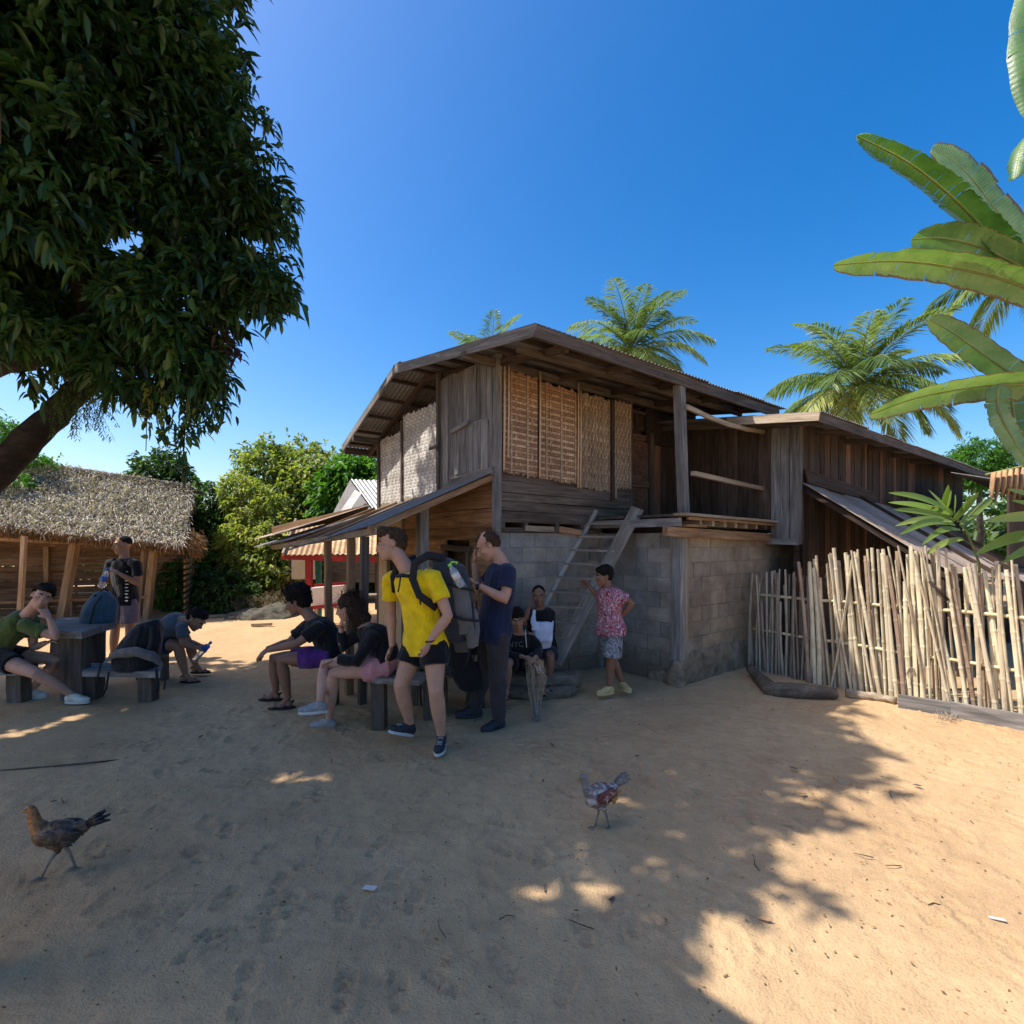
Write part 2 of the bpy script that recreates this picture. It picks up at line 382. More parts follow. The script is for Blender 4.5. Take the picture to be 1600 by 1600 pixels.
# muddy render at the foot of the porch wall
mb = MB(); cs = []
for i in range(15):
    t = i/14; u = UI-.06+t*(UE-UI-1.6)
    hgt = .28+.1*math.sin(t*3.1)+RN.uniform(-.03, .03)
    a = Hs(u, VO-.02-RN.uniform(0, .02), -.05); b_ = Hs(u, VO-.022, hgt*.8); c_ = Hs(u, VO-.004, hgt)
    cs.append((a, b_, c_, Hs(u, VO+.05, hgt), Hs(u, VO+.05, -.05)))
mb.v = [p for q in cs for p in q]; mb.f = [(i*5+k, (i+1)*5+k, (i+1)*5+k+1, i*5+k+1) for i in range(14) for k in range(4)]+[(0, 1, 2, 3, 4), (74, 73, 72, 71, 70)]
obj('foot_render', mb, M['render'], house, True)
mb = MB(); mb.ell(Hs(UI+.02, VO+.04, .08), (.1, .1, .17), (DR, DL, UP)); mb.ell(Hs(UI+.0, VO+.22, .02), (.04, .2, .12), (DR, DL, UP)); remeshed('corner_footing', mb, M['render'], house, .015, 2, .02, 9)

obj('inner_corner', MB().beam(Hs(UI+.0, .0, 0), Hs(UI+.0, .0, 1.7), .09, .09, up=DR), M['mortar'], house)
obj('inner_wall', MB().beam(Hs(.1, .7, .95), Hs(5.2, .7, .95), .04, 1.9), M['w_dark'], house)
obj('inner_wall', MB().beam(Hs(UI+.25, .6, 1.0), Hs(UI+.25, VO+.2, 1.0), .04, 1.75), M['w_dark'], house)
# --- upper floor, front (v = 0), u 0..2.2
zb = 1.86; U1 = 2.19
for k, (z0, z1) in enumerate([(1.80, 1.93), (1.925, 2.04), (2.035, 2.13), (2.125, 2.26), (2.25, 2.38)]):
    for s_ in (0,):
        plank('wall_plank', Hs(-.03+(0.0 if k else -.02), -.02-.004*(k % 2)-.003*k, (z0+z1)/2), Hs(U1+RN.uniform(-.02, .03), -.02-.004*(k % 2)-.003*k, (z0+z1)/2-.02), z1-z0-.012, .022, M['w_wall'], house, up=fo, jit=.006)
obj('inner_wall', MB().beam(Hs(.03, .05, 2.55), Hs(U1, .05, 2.55), .04, 1.5), M['w_dark'], house)
# joist ends and packing boards under the front planks
plank('wall_plate', Hs(-.02, .03, 1.72), Hs(UI, .03, 1.72), .1, .05, M['w_wall'], house, up=UP, jit=.004)
for u in (.06, .38, .86, 1.28, 1.58): plank('joist', Hs(u, -.04, 1.775), Hs(u, 1.5, 1.775), .05, .07, M['w_wall'], house, jit=.004)
plank('packing_board', Hs(.36, -.035, 1.742), Hs(.8, -.035, 1.735), .06, .02, M['w_pale'], house, up=fo, jit=.008)
plank('packing_board', Hs(.88, -.035, 1.735), Hs(1.25, -.035, 1.70), .07, .02, M['w_warm'], house, up=fo, jit=.01)

# woven bamboo: strips really pass over and under each other
def weave_mat(name, a, b_, c_, rough=.75):
    m, t, bs = newmat(name); at = t.nodes.new('ShaderNodeAttribute'); at.attribute_name = 'rnd'
    v = coords(t, (1, 1, 1), rnd=False); n = noise(t, v, 38, 4, .6); n2 = noise(t, v, 2.5, 4)
    col = ramp(t, at.outputs['Fac'], [(0, a), (.5, b_), (1, c_)])
    col = mixc(t, .5, col, ramp(t, n, [(.3, (.6, .58, .55)), (.6, (1.1, 1.1, 1.1))]), 'MULTIPLY')
    col = mixc(t, .6, col, ramp(t, n2, [(.35, (.6, .58, .57)), (.6, (1.05, 1.05, 1.05))]), 'MULTIPLY')
    t.links.new(col, bs.inputs['Base Color']); bs.inputs['Roughness'].default_value = rough; bump(t, n, .5, .002, bs); return m
M['weave_w'] = weave_mat('warm_weave', (.25, .13, .07), (.44, .26, .145), (.75, .56, .38))
M['weave_t'] = weave_mat('tan_weave', (.25, .16, .1), (.41, .29, .19), (.62, .47, .32))
M['weave_g'] = weave_mat('grey_weave', (.48, .43, .38), (.68, .63, .57), (.85, .81, .75))
def weave(name, P, wu, hv, sw, sh, amp, style, mat, parent, ragged=.02):
    """P(s,t,d): point on the panel; strips sw wide (vertical) and sh high (horizontal)"""
    nu = max(2, round(wu/sw)); nv = max(2, round(hv/sh)); vs = []; fs = []; rn = []
    cv = [RN.random() for _ in range(nu)]; ch = [RN.random() for _ in range(nv)]
    rg = [RN.uniform(-ragged, ragged) for _ in range(nu)]; rgb = [RN.uniform(-ragged, ragged) for _ in range(nu)]
    for i in range(nu):
        for j in range(nv):
            if style == 'plain': over = (i+j) % 2 == 0
            elif style == 'herring': over = ((i+j) % 4) < 2
            elif style == 'band': over = (i % 7 != 3) and not (i % 7 == 5 and j % 3 == 0)
            else: over = (i+2*j) % 3 == 0
            s0, s1 = i/nu*wu, (i+1)/nu*wu; t0, t1 = j/nv*hv, (j+1)/nv*hv
            if j == nv-1: t1 += rg[i]
            if j == 0: t0 += rgb[i]
            col = ch[j] if over else cv[i]
            if style == 'band': col = ((.62+.38*ch[j] if j % 2 else .3*ch[j]) if over else .75); col = col*(.55+.45*math.sin(min(1, (nv-j)/nv*1.3)*1.57))
            col = min(1, max(0, col*.75+RN.random()*.25)); n = len(vs); g = .0025
            if over:     # horizontal strip on top, arched along s
                for s, d in ((s0, .2), ((s0+s1)/2, 1.), (s1, .2)): vs += [P(s, t0+g, amp*d), P(s, t1-g, amp*d)]
            else:
                for t_, d in ((t0, .2), ((t0+t1)/2, 1.), (t1, .2)): vs += [P(s1-g, t_, amp*d), P(s0+g, t_, amp*d)]
            fs += [(n, n+2, n+3, n+1), (n+2, n+4, n+5, n+3)]; rn += [col]*6
    me = bpy.data.meshes.new(name); me.from_pydata([tuple(p) for p in vs], [], fs); me.materials.append(mat)
    a = me.attributes.new('rnd', 'FLOAT', 'POINT'); a.data.foreach_set('value', rn)
    o = bpy.data.objects.new(name, me); link(o, Matrix.Identity(4), parent); return o
M['cane'] = plain('split_cane', (.62, .46, .31), .7, .2, 30, .002)
PB, PT = 2.33, 3.44
def fp(u0, zb_, zslope=0.):
    return lambda s, t, d: Hs(u0+s, -.06-d, zb_+t+zslope*s)
weave('woven_panel', fp(.04, PB, -.03), .49, 1.12, .032, .034, .007, 'band', M['weave_w'], house)
weave('woven_panel', fp(.55, PB-.03, -.03), .6, 1.12, .033, .036, .007, 'band', M['weave_w'], house)
weave('woven_panel', fp(1.18, PB-.09, -.02), .57, 1.17, .022, .05, .006, 'twill', M['weave_t'], house)
weave('woven_panel', fp(1.84, PB-.04, -.02), .33, 1.13, .022, .05, .006, 'twill', M['weave_t'], house)
obj('panel_backing', MB().beam(Hs(.02, -.045, 2.86), Hs(2.19, -.045, 2.83), .012, 1.08), M['w_dark'], house)
for u, z0, z1 in ((.035, 2.36, 3.5), (.09, 2.5, 3.56), (.54, 2.32, 3.52), (1.15, 2.24, 3.5), (1.19, 2.24, 3.42)):
    mb = MB(); mb.tube([Hs(u, -.085, z0), Hs(u+.01, -.085, (z0+z1)/2), Hs(u+.015, -.08, z1)], .011, 6); obj('batten', mb, M['cane'], house, True)
plank('batten', Hs(1.80, -.06, 2.12), Hs(1.80, -.06, 3.4), .05, .02, M['w_dark'], house, up=fo, jit=.004)
plank('batten', Hs(1.845, -.08, 2.15), Hs(1.845, -.08, 2.3), .03, .012, M['w_pale'], house, up=fo, jit=.004)
plank('corner_post', Hs(-.02, -.03, 1.66), Hs(-.01, -.03, 3.6), .08, .07, M['w_grey'], house, up=DR, jit=.004)

# --- upper floor, gable side (u = 0), v 0..3.0
VG = 3.02
def gp(v0, zb_, zs=0.): return lambda s, t, d: Hs(-.03-d, v0+s, zb_+t+zs*s)
for k, (z0, z1) in enumerate([(1.98, 2.08), (2.075, 2.17), (2.165, 2.26)]):
    plank('wall_plank', Hs(-.02-.004*(k % 2), VG, (z0+z1)/2-.02), Hs(-.02-.004*(k % 2), 1.45, (z0+z1)/2), z1-z0+.004, .02, M['w_pale'], house, up=so_, jit=.004)
weave('woven_panel', gp(2.22, 2.15, 0), .78, 1.0, .03, .045, .006, 'herring', M['weave_g'], house)
weave('woven_panel', gp(1.17, 2.2, 0), 1.03, 1.16, .03, .045, .006, 'herring', M['weave_g'], house)
obj('panel_backing', MB().beam(Hs(-.012, 1.17, 2.62), Hs(-.012, 3.0, 2.6), .012, .95), M['w_dark'], house)
for v in (2.21, 1.16, 3.0): plank('batten', Hs(-.055, v, 2.15), Hs(-.055, v, 3.3 if v < 2.9 else 3.15), .035, .02, M['w_wall'], house, up=so_, jit=.003)
plank('corner_post', Hs(0, VG+.03, 0.0), Hs(0, VG+.03, 3.15), .09, .09, M['w_wall'], house, up=DR, jit=.004)
# vertical boards with the closed shutter, v .03..1.42
v = .03; k = 0
while v < 1.1:
    wd = RN.choice((.1, .13, .15, .17)); zl = 2.2 if v > .62 else 2.36
    if .1 < v+wd/2 < .80: zt0, zt1 = 2.95, 3.6
    else: zt0, zt1 = (2.2 if v > .8 else 2.3), 3.62
    plank('wall_plank', Hs(-.028-.005*(k % 2), v+wd/2, zt0), Hs(-.028-.005*(k % 2), v+wd/2, zt1-.03*abs(v-.4)), wd-.006, .02, M['w_grey'], house, up=so_, jit=.006)
    v += wd; k += 1
shutter = obj('shutter', MB().beam(Hs(-.028, .09, 2.61), Hs(-.028, .81, 2.61), .02, .68), M['w_grey'], house)
for k in range(5): plank('board', Hs(-.047, .16+k*.145, 2.32), Hs(-.047, .16+k*.145, 2.92), .135, .018, M['w_grey'], shutter, up=so_, jit=.006)
plank('crossbar', Hs(-.08, .45, 2.95), Hs(-.08, .82, 2.9), .045, .02, M['w_grey'], shutter, up=so_, jit=.006)
plank('crossbar', Hs(-.07, .82, 2.36), Hs(-.07, .1, 2.36), .05, .02, M['w_grey'], shutter, up=so_, jit=.006)
plank('window_sill', Hs(-.07, -.03, 2.345), Hs(-.06, 1.0, 2.25), .09, .03, M['w_grey'], house, up=so_, jit=.006)
plank('latch', Hs(-.09, 1.1, 2.78), Hs(-.09, 1.32, 2.77), .03, .03, M['w_wall'], house, up=so_, jit=.006)
plank('king_post', Hs(-.05, 1.16, 2.1), Hs(-.05, 1.16, 3.7), .05, .05, M['w_wall'], house, up=so_)
obj('inner_wall', MB().beam(Hs(.04, .03, 2.7), Hs(.04, VG, 2.6), .03, 1.4), M['w_dark'], house)

# --- lower gable wall: boards, doorway, plastered end
z = .02; k = 0
while z < 2.3:
    h = RN.choice((.15, .17, .2)); 
    for v0, v1 in (((.0, .52), (1.05, 2.2)) if z < 1.45 else ((.0, 2.2),)):
        plank('wall_plank', Hs(.0-.004*(k % 2), v1, z+h/2), Hs(.0-.004*(k % 2), v0, z+h/2+RN.uniform(-.01, .01)), h-.004, .02, M['w_warm'], house, up=so_, jit=.004)
    z += h; k += 1
obj('inner_wall', MB().beam(Hs(.12, .0, .8), Hs(.12, 2.2, .8), .03, 1.7), M['w_dark'], house)
for v in (.52, 1.05): plank('door_jamb', Hs(-.03, v, 0), Hs(-.03, v, 1.5), .06, .03, M['w_wall'], house, up=so_, jit=.003)
plank('lintel', Hs(-.035, 1.12, 1.52), Hs(-.035, .45, 1.5), .07, .03, M['w_wall'], house, up=so_, jit=.003)
M['plaster'] = plain('sandy_plaster', (.5, .38, .24), .95, .18, 3, .006)
mb = MB()
for a in ((Hs(-.02, 2.22, .94), Hs(-.02, 2.36, .94), .06, 1.9), (Hs(-.02, 2.72, .94), Hs(-.02, 3.0, .94), .06, 1.9), (Hs(-.02, 2.36, .4), Hs(-.02, 2.72, .4), .058, .8), (Hs(-.02, 2.36, 1.66), Hs(-.02, 2.72, 1.66), .058, .5)): mb.beam(*a)
obj('plaster_wall', mb, M['plaster'], house)
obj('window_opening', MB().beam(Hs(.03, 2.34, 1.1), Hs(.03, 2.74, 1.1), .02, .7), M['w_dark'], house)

# --- lean-to roof on the gable side
def corr(name, A, B, down, amp, wave, mat, parent, th=0, n=6, lap=0, cut=None, sag=0., rows=3):
    """corrugated sheet: ridge line A->B, sheet falls along vector `down` (waves run down the slope)"""
    A, B, down = Vector(A), Vector(B), Vector(down); L = (B-A).length; d = (B-A)/L; nn = d.cross(down).normalized()
    if nn.z < 0: nn = -nn
    N = max(6, int(L/wave*n)); vs = []
    for r in range(rows+1):
        t = r/rows
        for i in range(N+1):
            s = L*i/N; vs.append(A+d*s+down*t+nn*(amp*math.sin(2*math.pi*s/wave)+lap-sag*math.sin(math.pi*t)))
    fs = [(r*(N+1)+i, r*(N+1)+i+1, (r+1)*(N+1)+i+1, (r+1)*(N+1)+i) for r in range(rows) for i in range(N)]
    m_ = len(vs); vs += [p-nn*.0015 for p in vs]; fs += [tuple(m_+k for k in f[::-1]) for f in fs]
    mb = MB(); mb.v = vs; mb.f = fs; return obj(name, mb, mat, parent, True)
def sheets(A, B, down, mat, parent, wdt=.62, wave=.062, amp=.008, jig=.02, mats=None, name='roof_sheet', rows=3):
    A, B, down = Vector(A), Vector(B), Vector(down); L = (B-A).length; n = max(1, round(L/wdt)); d = (B-A)/n
    for k in range(n):
        j = down.normalized()*RN.uniform(-jig, jig); m_ = RN.choice(mats) if mats else mat
        corr(name, A+d*k+j, A+d*(k+1)+d.normalized()*.03+j, down+down.normalized()*RN.uniform(-jig, jig), amp, wave, m_, parent, lap=.004*(k % 2), rows=rows)
LU = -1.42
def lean_z(u, v): return 2.33-.06*v+(u*.40 if u < 0 else 0)
A = Hs(-.05, -.02, 2.34); B = Hs(-.05, 2.95, 2.06)
sheets(A, B, Hs(LU, 0, 1.74)-Hs(-.05, 0, 2.34), M['tin'], house, jig=.015)
sheets(Hs(-.05, 2.9, 2.07), Hs(-.2, 4.0, 1.98), Hs(LU, 0, 1.55)-Hs(-.05, 0, 2.02), M['tin'], house)
plank('lean_to_rafter', Hs(-.04, .02, 2.29), Hs(LU, .02, 1.70), .05, .06, M['w_warm'], house)
for v in (.8, 1.6, 2.4, 3.2): plank('lean_to_rafter', Hs(-.04, v, 2.26-.05*v), Hs(LU+.04, v, 1.68-.04*v), .05, .05, M['w_warm'], house)
plank('eave_beam', Hs(LU+.06, -.05, 1.69), Hs(LU+.06, 3.9, 1.50), .05, .06, M['w_pale'], house, jit=.004)
for px in (512, 549, 570): 
    v = v_at(px, LU+.1); plank('lean_to_post', Hs(LU+.1+RN.uniform(-.03, .03), v, 0), Hs(LU+.1, v, 1.66-.04*v), .07, .07, M['w_warm'] if px in (512, 549) else M['w_wall'], house, up=DR, jit=.006)
v = v_at(660, -.62); plank('lean_to_post', Hs(-.62, v, 0), Hs(-.62, v, 2.0), .11, .1, M['w_grey'], house, up=DR, jit=.006)
plank('hanging_board', Hs(-1.3, 4.2, 1.75), Hs(-.1, 3.3, 2.1), .14, .03, M['w_warm'], house, up=so_, jit=.01)
sheets(Hs(-.1, 3.25, 2.16), Hs(-.1, 4.6, 2.1), Hs(LU, 0, 1.66)-Hs(-.1, 0, 2.12), M['tin_r'], house)

# --- porch: deck on the projecting block room, door wall set back
VD = .32
plank('deck_board', Hs(1.5, VO-.1, 1.885), Hs(3.6, VO-.1, 1.85), .16, .03, M['w_pale'], house, jit=.008)
plank('deck_board', Hs(1.62, VO-.13, 1.845), Hs(3.66, VO-.12, 1.81), .03, .03, M['w_warm'], house, up=fo, jit=.006)
k = 0; v = VO+.06
while v < VD:
    plank('deck_board', Hs(1.55, v, 1.882), Hs(3.64, v, 1.85), .13, .028, M['w_wall'], house, jit=.006); v += .137
plank('deck_beam', Hs(1.50, .1, 1.80), Hs(1.50, VO-.12, 1.80), .05, .09, M['w_grey'], house, jit=.006)
plank('porch_beam', Hs(1.33, VO-.06, 1.70), Hs(3.7, VO-.06, 1.64), .07, .1, M['w_warm'], house, jit=.008)
plank('packing_board', Hs(1.6, VO-.08, 1.765), Hs(2.0, VO-.08, 1.765), .1, .025, M['w_warm'], house, jit=.008)
for k in range(8): plank('joist', Hs(1.93+.25*k, VO-.1, 1.80-.004*k), Hs(1.93+.25*k, VD, 1.80-.004*k), .05, .06, M['w_pale'] if k < 6 else M['w_wall'], house, jit=.004)
plank('wing_sill', Hs(3.6, VO+.02, 1.60), Hs(3.6, -1.56, 1.585), .06, .08, M['w_grey'], house, jit=.004)
plank('porch_post', Hs(1.84, VO+.06, 1.89), Hs(1.77, VO+.08, 3.36), .1, .09, M['w_grey'], house, up=DR, jit=.006)
plank('hand_rail', Hs(1.87, VO-.03, 2.36), Hs(3.62, VO+.05, 2.30), .05, .05, M['w_pale'], house, jit=.005)
plank('tie_beam', Hs(1.8, VO, 3.1), Hs(3.64, VO+.03, 3.06), .03, .05, M['w_pale'], house, jit=.004, bow=-.05)
# door wall
M['w_door'] = wood('door_wood', (.1, .05, .035), (.2, .115, .08), (.28, .17, .12))
u = 3.15; k = 0
while u < 3.95:
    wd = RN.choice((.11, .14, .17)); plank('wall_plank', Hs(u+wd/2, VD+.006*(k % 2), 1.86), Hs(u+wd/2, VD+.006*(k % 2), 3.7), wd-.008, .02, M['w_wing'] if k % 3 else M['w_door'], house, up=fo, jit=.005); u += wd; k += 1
obj('inner_wall', MB().beam(Hs(2.1, VD+.06, 2.8), Hs(3.9, VD+.06, 2.6), .04, 1.9), M['w_dark'], house)
plank('wall_plank', Hs(2.19, .0, 1.86), Hs(2.19, 0, 3.6), .1, .04, M['w_wall'], house, up=DR)
door = obj('door', MB().beam(Hs(2.42, VD-.02, 2.5), Hs(3.0, VD-.02, 2.5), .02, 1.25), M['w_door'], house)
for a, b_, ww in ((Hs(2.40, VD-.045, 1.87), Hs(2.40, VD-.045, 3.2), .09), (Hs(3.03, VD-.045, 1.87), Hs(3.03, VD-.045, 3.2), .09)): plank('door_post', a, b_, ww, .05, M['w_wall'], door, up=fo, jit=.003)
for z_ in (1.92, 2.42, 3.1): plank('door_rail', Hs(2.45, VD-.045, z_), Hs(2.98, VD-.045, z_), .08, .03, M['w_door'], door, up=fo, jit=.003)
vent = obj('transom', MB().beam(Hs(2.42, VD-.02, 3.32), Hs(3.0, VD-.02, 3.32), .01, .22), M['w_dark'], house)
for q in (2.4, 2.7, 3.0): plank('bar', Hs(q, VD-.04, 3.2), Hs(q, VD-.04, 3.46), .03, .03, M['w_wall'], vent, up=fo)
plank('bar', Hs(2.36, VD-.04, 3.46), Hs(3.06, VD-.04, 3.46), .04, .03, M['w_wall'], vent, up=fo)
# wing side wall (u = 3.64) and front wall (v = -1.53)
UW, VW = 3.64, -1.53
v = VD; k = 0
while v > VW+.02:
    wd = RN.choice((.11, .13, .16)); wd = min(wd, v-VW)
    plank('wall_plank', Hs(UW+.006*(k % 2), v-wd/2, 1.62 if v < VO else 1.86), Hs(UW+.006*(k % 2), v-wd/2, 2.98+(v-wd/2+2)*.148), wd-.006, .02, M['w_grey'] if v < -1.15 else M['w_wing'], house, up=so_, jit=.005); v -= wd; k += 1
obj('inner_wall', MB().beam(Hs(UW+.05, VD, 2.35), Hs(UW+.05, VW+.03, 2.35), .03, 1.3), M['w_dark'], house)
u = UW; k = 0
while u < 12:
    wd = RN.choice((.11, .14, .17)) if u < 8 else .4
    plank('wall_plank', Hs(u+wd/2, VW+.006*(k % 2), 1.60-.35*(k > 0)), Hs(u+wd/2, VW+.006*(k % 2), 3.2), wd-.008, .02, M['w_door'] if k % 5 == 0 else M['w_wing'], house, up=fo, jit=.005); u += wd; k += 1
obj('inner_wall', MB().beam(Hs(UW+.1, VW+.06, 1.6), Hs(12, VW+.06, 1.6), .04, 3.2), M['w_dark'], house)
plank('corner_post', Hs(UW-.01, VW-.01, 1.55), Hs(UW-.01, VW-.01, 3.1), .1, .05, M['w_grey'], house, up=so_, jit=.005)
for k in range(4): plank('moulding', Hs(UW+.15, VW-.03-.012*k, 2.50-.045*k), Hs(6.3, VW-.03-.012*k, 2.36-.045*k), .045, .02, M['w_wing'], house, up=fo, jit=.003)
obj('air_hole', MB().beam(Hs(5.0, VW-.012, 2.47), Hs(5.12, VW-.012, 2.47), .01, .16), M['w_dark'], house)
# --- main roof
EV, EZ, RV, RZ, FV, FZ = -1.09, 3.43, 1.64, 3.82, 3.56, 3.065
UG = -.39
slopeA = (RZ-EZ)/(RV-EV); slopeB = (FZ-RZ)/(FV-RV)
def roofz(v): return EZ+(v-EV)*slopeA if v < RV else RZ+(v-RV)*slopeB
sheets(Hs(UG, RV, RZ+.04), Hs(4.2, RV, RZ+.04), Hs(0, EV-.05, EZ+.03)-Hs(0, RV, RZ+.04), M['tin'], house, rows=6, jig=.012)
sheets(Hs(4.2, RV, RZ+.04), Hs(UG, RV, RZ+.04), Hs(0, FV+.04, FZ+.03)-Hs(0, RV, RZ+.04), M['tin'], house, rows=6, jig=.012)
mb = MB(); mb.beam(Hs(UG-.01, RV, RZ+.055), Hs(4.2, RV, RZ+.055), .2, .008); obj('ridge_cap', mb, M['tin'], house)
plank('fascia', Hs(UG-.02, EV-.02, EZ-.02), Hs(4.05, EV-.02, EZ-.06), .12, .025, M['w_wall'], house, up=fo, jit=.004)
plank('fascia', Hs(UG-.02, EV-.03, EZ-.02), Hs(UG-.02, RV, RZ-.015), .11, .025, M['w_grey'], house, up=so_, jit=.004)
plank('fascia', Hs(UG-.02, RV, RZ-.015), Hs(UG-.02, FV, FZ-.01), .09, .025, M['w_grey'], house, up=so_, jit=.004)
plank('fascia', Hs(UG, FV+.0, FZ-.03), Hs(3.5, FV+.0, FZ-.03), .11, .025, M['w_wall'], house, up=fo, jit=.004)
for v in (-.8, -.35, .1, .55, 1.0, 1.42, 1.85, 2.25, 2.65, 3.05, 3.38): plank('purlin', Hs(UG, v, roofz(v)-.012), Hs(3.9, v, roofz(v)-.012), .05, .04, M['w_dark'], house, jit=.004)
for u in (0.02, .9, 1.8, 2.7, 3.6):
    plank('rafter', Hs(u, EV+.02, EZ-.065), Hs(u, RV, RZ-.065), .05, .07, M['w_dark'], house, jit=.004)
    plank('rafter', Hs(u, RV, RZ-.065), Hs(u, FV, FZ-.065), .05, .07, M['w_dark'], house, jit=.004)
plank('wall_beam', Hs(-.45, -.02, 3.5), Hs(3.7, -.02, 3.5), .06, .08, M['w_wall'], house, jit=.004)
plank('wall_beam', Hs(-.45, VG, 3.13), Hs(3.7, VG, 3.13), .06, .08, M['w_wall'], house, jit=.004)
plank('eave_beam', Hs(-.3, -.75, 3.38), Hs(3.7, -.75, 3.38), .05, .05, M['w_wall'], house, jit=.004)
# --- wing roof
WV, WZ = -2.0, 3.03
sheets(Hs(3.1, .9, WZ+.43), Hs(12.2, .9, WZ+.43), Hs(0, WV-.04, WZ+.04)-Hs(0, .9, WZ+.43), M['tin'], house, rows=4, wdt=.7)
plank('fascia', Hs(3.08, WV-.01, WZ-.02), Hs(12, WV-.01, WZ-.03), .11, .025, M['w_wall'], house, up=fo, jit=.004)
plank('fascia', Hs(3.07, WV-.02, WZ-.015), Hs(3.07, -.9, WZ+.13), .1, .025, M['w_pale'], house, up=so_, jit=.004)
for u in (3.3, 4.2, 5.2, 6.2, 7.2, 8.2): plank('rafter', Hs(u, WV+.03, WZ-.04), Hs(u, .5, WZ+.3), .05, .07, M['w_wall'], house)
obj('gable_infill', MB().beam(Hs(2.9, .27, 3.32), Hs(4.18, .27, 3.32), .03, .56), M['w_dark'], house)
# back and far walls so the house is closed
obj('rear_wall', MB().beam(Hs(0, VG+.1, 1.55), Hs(3.7, VG+.1, 1.55), .06, 3.1), M['w_wall'], house)
# --- ladder
lad = root('ladder', Hs(1.4, -.5, 0), 'wooden ladder with flat pale rails leaning up to the porch of the house', 'ladder')
r0, r1 = W(868, 1036, 5.65), Hs(1.60, -.62, 1.98)
l0, l1 = W(800, 1032, 5.75), Hs(1.50, -.02, 1.99)
plank('rail', r0, r1, .15, .035, M['w_ladder'], lad, up=Vector((-.3, -1, .6)), jit=.005)
plank('rail', l0, l1, .12, .035, M['w_ladder'], lad, up=Vector((-.3, -1, .6)), jit=.005)
for k in range(10):
    t = .06+.093*k; plank('rung', l0.lerp(l1, t), r0.lerp(r1, t), .06, .024, M['w_ladder'], lad, jit=.004)
# ================================================================ VEGETATION
def leafcloud(name, B, D, L, Wd, mat, parent, kind=None, fold=.25, droop=.35, rnd=None, simple=False):
    """B base points, D directions (N,3); one folded leaf of 6 faces (or 2) for each"""
    B = np.asarray(B, float); D = np.asarray(D, float); N = len(B)
    D = D/np.linalg.norm(D, axis=1)[:, None]; L = np.broadcast_to(L, (N,)).astype(float)*(0.75+.5*NP.rand(N)); Wd = np.broadcast_to(Wd, (N,)).astype(float)*(0.8+.4*NP.rand(N))
    up = np.array([0, 0, 1.])+NP.randn(N, 3)*.45
    sd = np.cross(D, up); sd /= np.linalg.norm(sd, axis=1)[:, None]+1e-9; nn = np.cross(sd, D)
    z = np.array([0, 0, -1.])
    def pt(t, s, h): return B+D*(L*t)[:, None]+sd*(Wd*s)[:, None]+nn*(Wd*h)[:, None]+z*(L*droop*t*t)[:, None]
    if simple:
        V = np.stack([pt(0, 0, 0), pt(.5, .5, fold), pt(.55, -.5, fold), pt(1, 0, 0), pt(.5, 0, 0)], 1); nv = 5
        q = np.array([[0, 1, 4, 0], [0, 4, 2, 0]]); fq = [(0, 1, 3, 4), (0, 4, 3, 2)]
    else:
        V = np.stack([pt(0, 0, 0), pt(.3, .42, fold), pt(.3, 0, 0), pt(.3, -.42, fold), pt(.66, .42, fold*.9), pt(.66, 0, 0), pt(.66, -.42, fold*.9), pt(1, 0, 0)], 1); nv = 8
        fq = [(0, 1, 2), (0, 2, 3), (1, 4, 5, 2), (2, 5, 6, 3), (4, 7, 5), (5, 7, 6)]
    sizes = np.array([len(f) for f in fq]); flat = np.array([i for f in fq for i in f])
    loops = (np.arange(N)[:, None]*nv+flat[None, :]).ravel()
    starts = np.concatenate([[0], np.cumsum(np.tile(sizes, N))[:-1]])
    me = bpy.data.meshes.new(name); me.vertices.add(N*nv); me.vertices.foreach_set('co', V.reshape(-1))
    me.loops.add(len(loops)); me.loops.foreach_set('vertex_index', loops.astype(np.int32))
    me.polygons.add(len(starts)); me.polygons.foreach_set('loop_start', starts.astype(np.int32))
    me.materials.append(mat); me.update(calc_edges=True)
    a = me.attributes.new('rnd', 'FLOAT', 'POINT'); r = NP.rand(N) if rnd is None else np.asarray(rnd); a.data.foreach_set('value', np.repeat(r, nv))
    me.polygons.foreach_set('use_smooth', [True]*len(me.polygons))
    o = bpy.data.objects.new(name, me); link(o, Matrix.Identity(4), parent); return tag(o, kind=kind)
def crown_points(blobs, n, per=9, spread=.12, shell=.55, seed=0, gap=0.):
    """sprays of leaves scattered through the ellipsoids: returns base, dir, clump value"""
    rs = np.random.RandomState(seed); vol = np.array([b_[1][0]*b_[1][1]*b_[1][2] if hasattr(b_[1], '__len__') else b_[1]**3 for b_ in blobs])**.72
    pick = rs.choice(len(blobs), n, p=vol/vol.sum()); c = np.array([list(b_[0]) for b_ in blobs]); r = np.array([list(b_[1]) if hasattr(b_[1], '__len__') else [b_[1]]*3 for b_ in blobs])
    d = rs.randn(n, 3); d /= np.linalg.norm(d, axis=1)[:, None]; rad = (shell+(1-shell)*rs.rand(n)**.6)*(1+.12*rs.randn(n))
    P = c[pick]+d*r[pick]*rad[:, None]
    if gap:
        k = vnoise(P*1.6+seed) > -gap; P, d = P[k], d[k]
    n = len(P); val = np.clip(.5+.25*vnoise(P*1.2+40)+.22*rs.randn(n), 0, 1)
    out = d*.8+rs.randn(n, 3)*.5+np.array([0, 0, -.15])
    out /= np.linalg.norm(out, axis=1)[:, None]
    Bs = np.repeat(P, per, 0)+np.repeat(out, per, 0)*(rs.rand(n*per)*spread)[:, None]
    Ds = np.repeat(out, per, 0)*.7+rs.randn(n*per, 3)*.65
    return Bs, Ds, np.clip(np.repeat(val, per)+.12*rs.randn(n*per), 0, 1), P
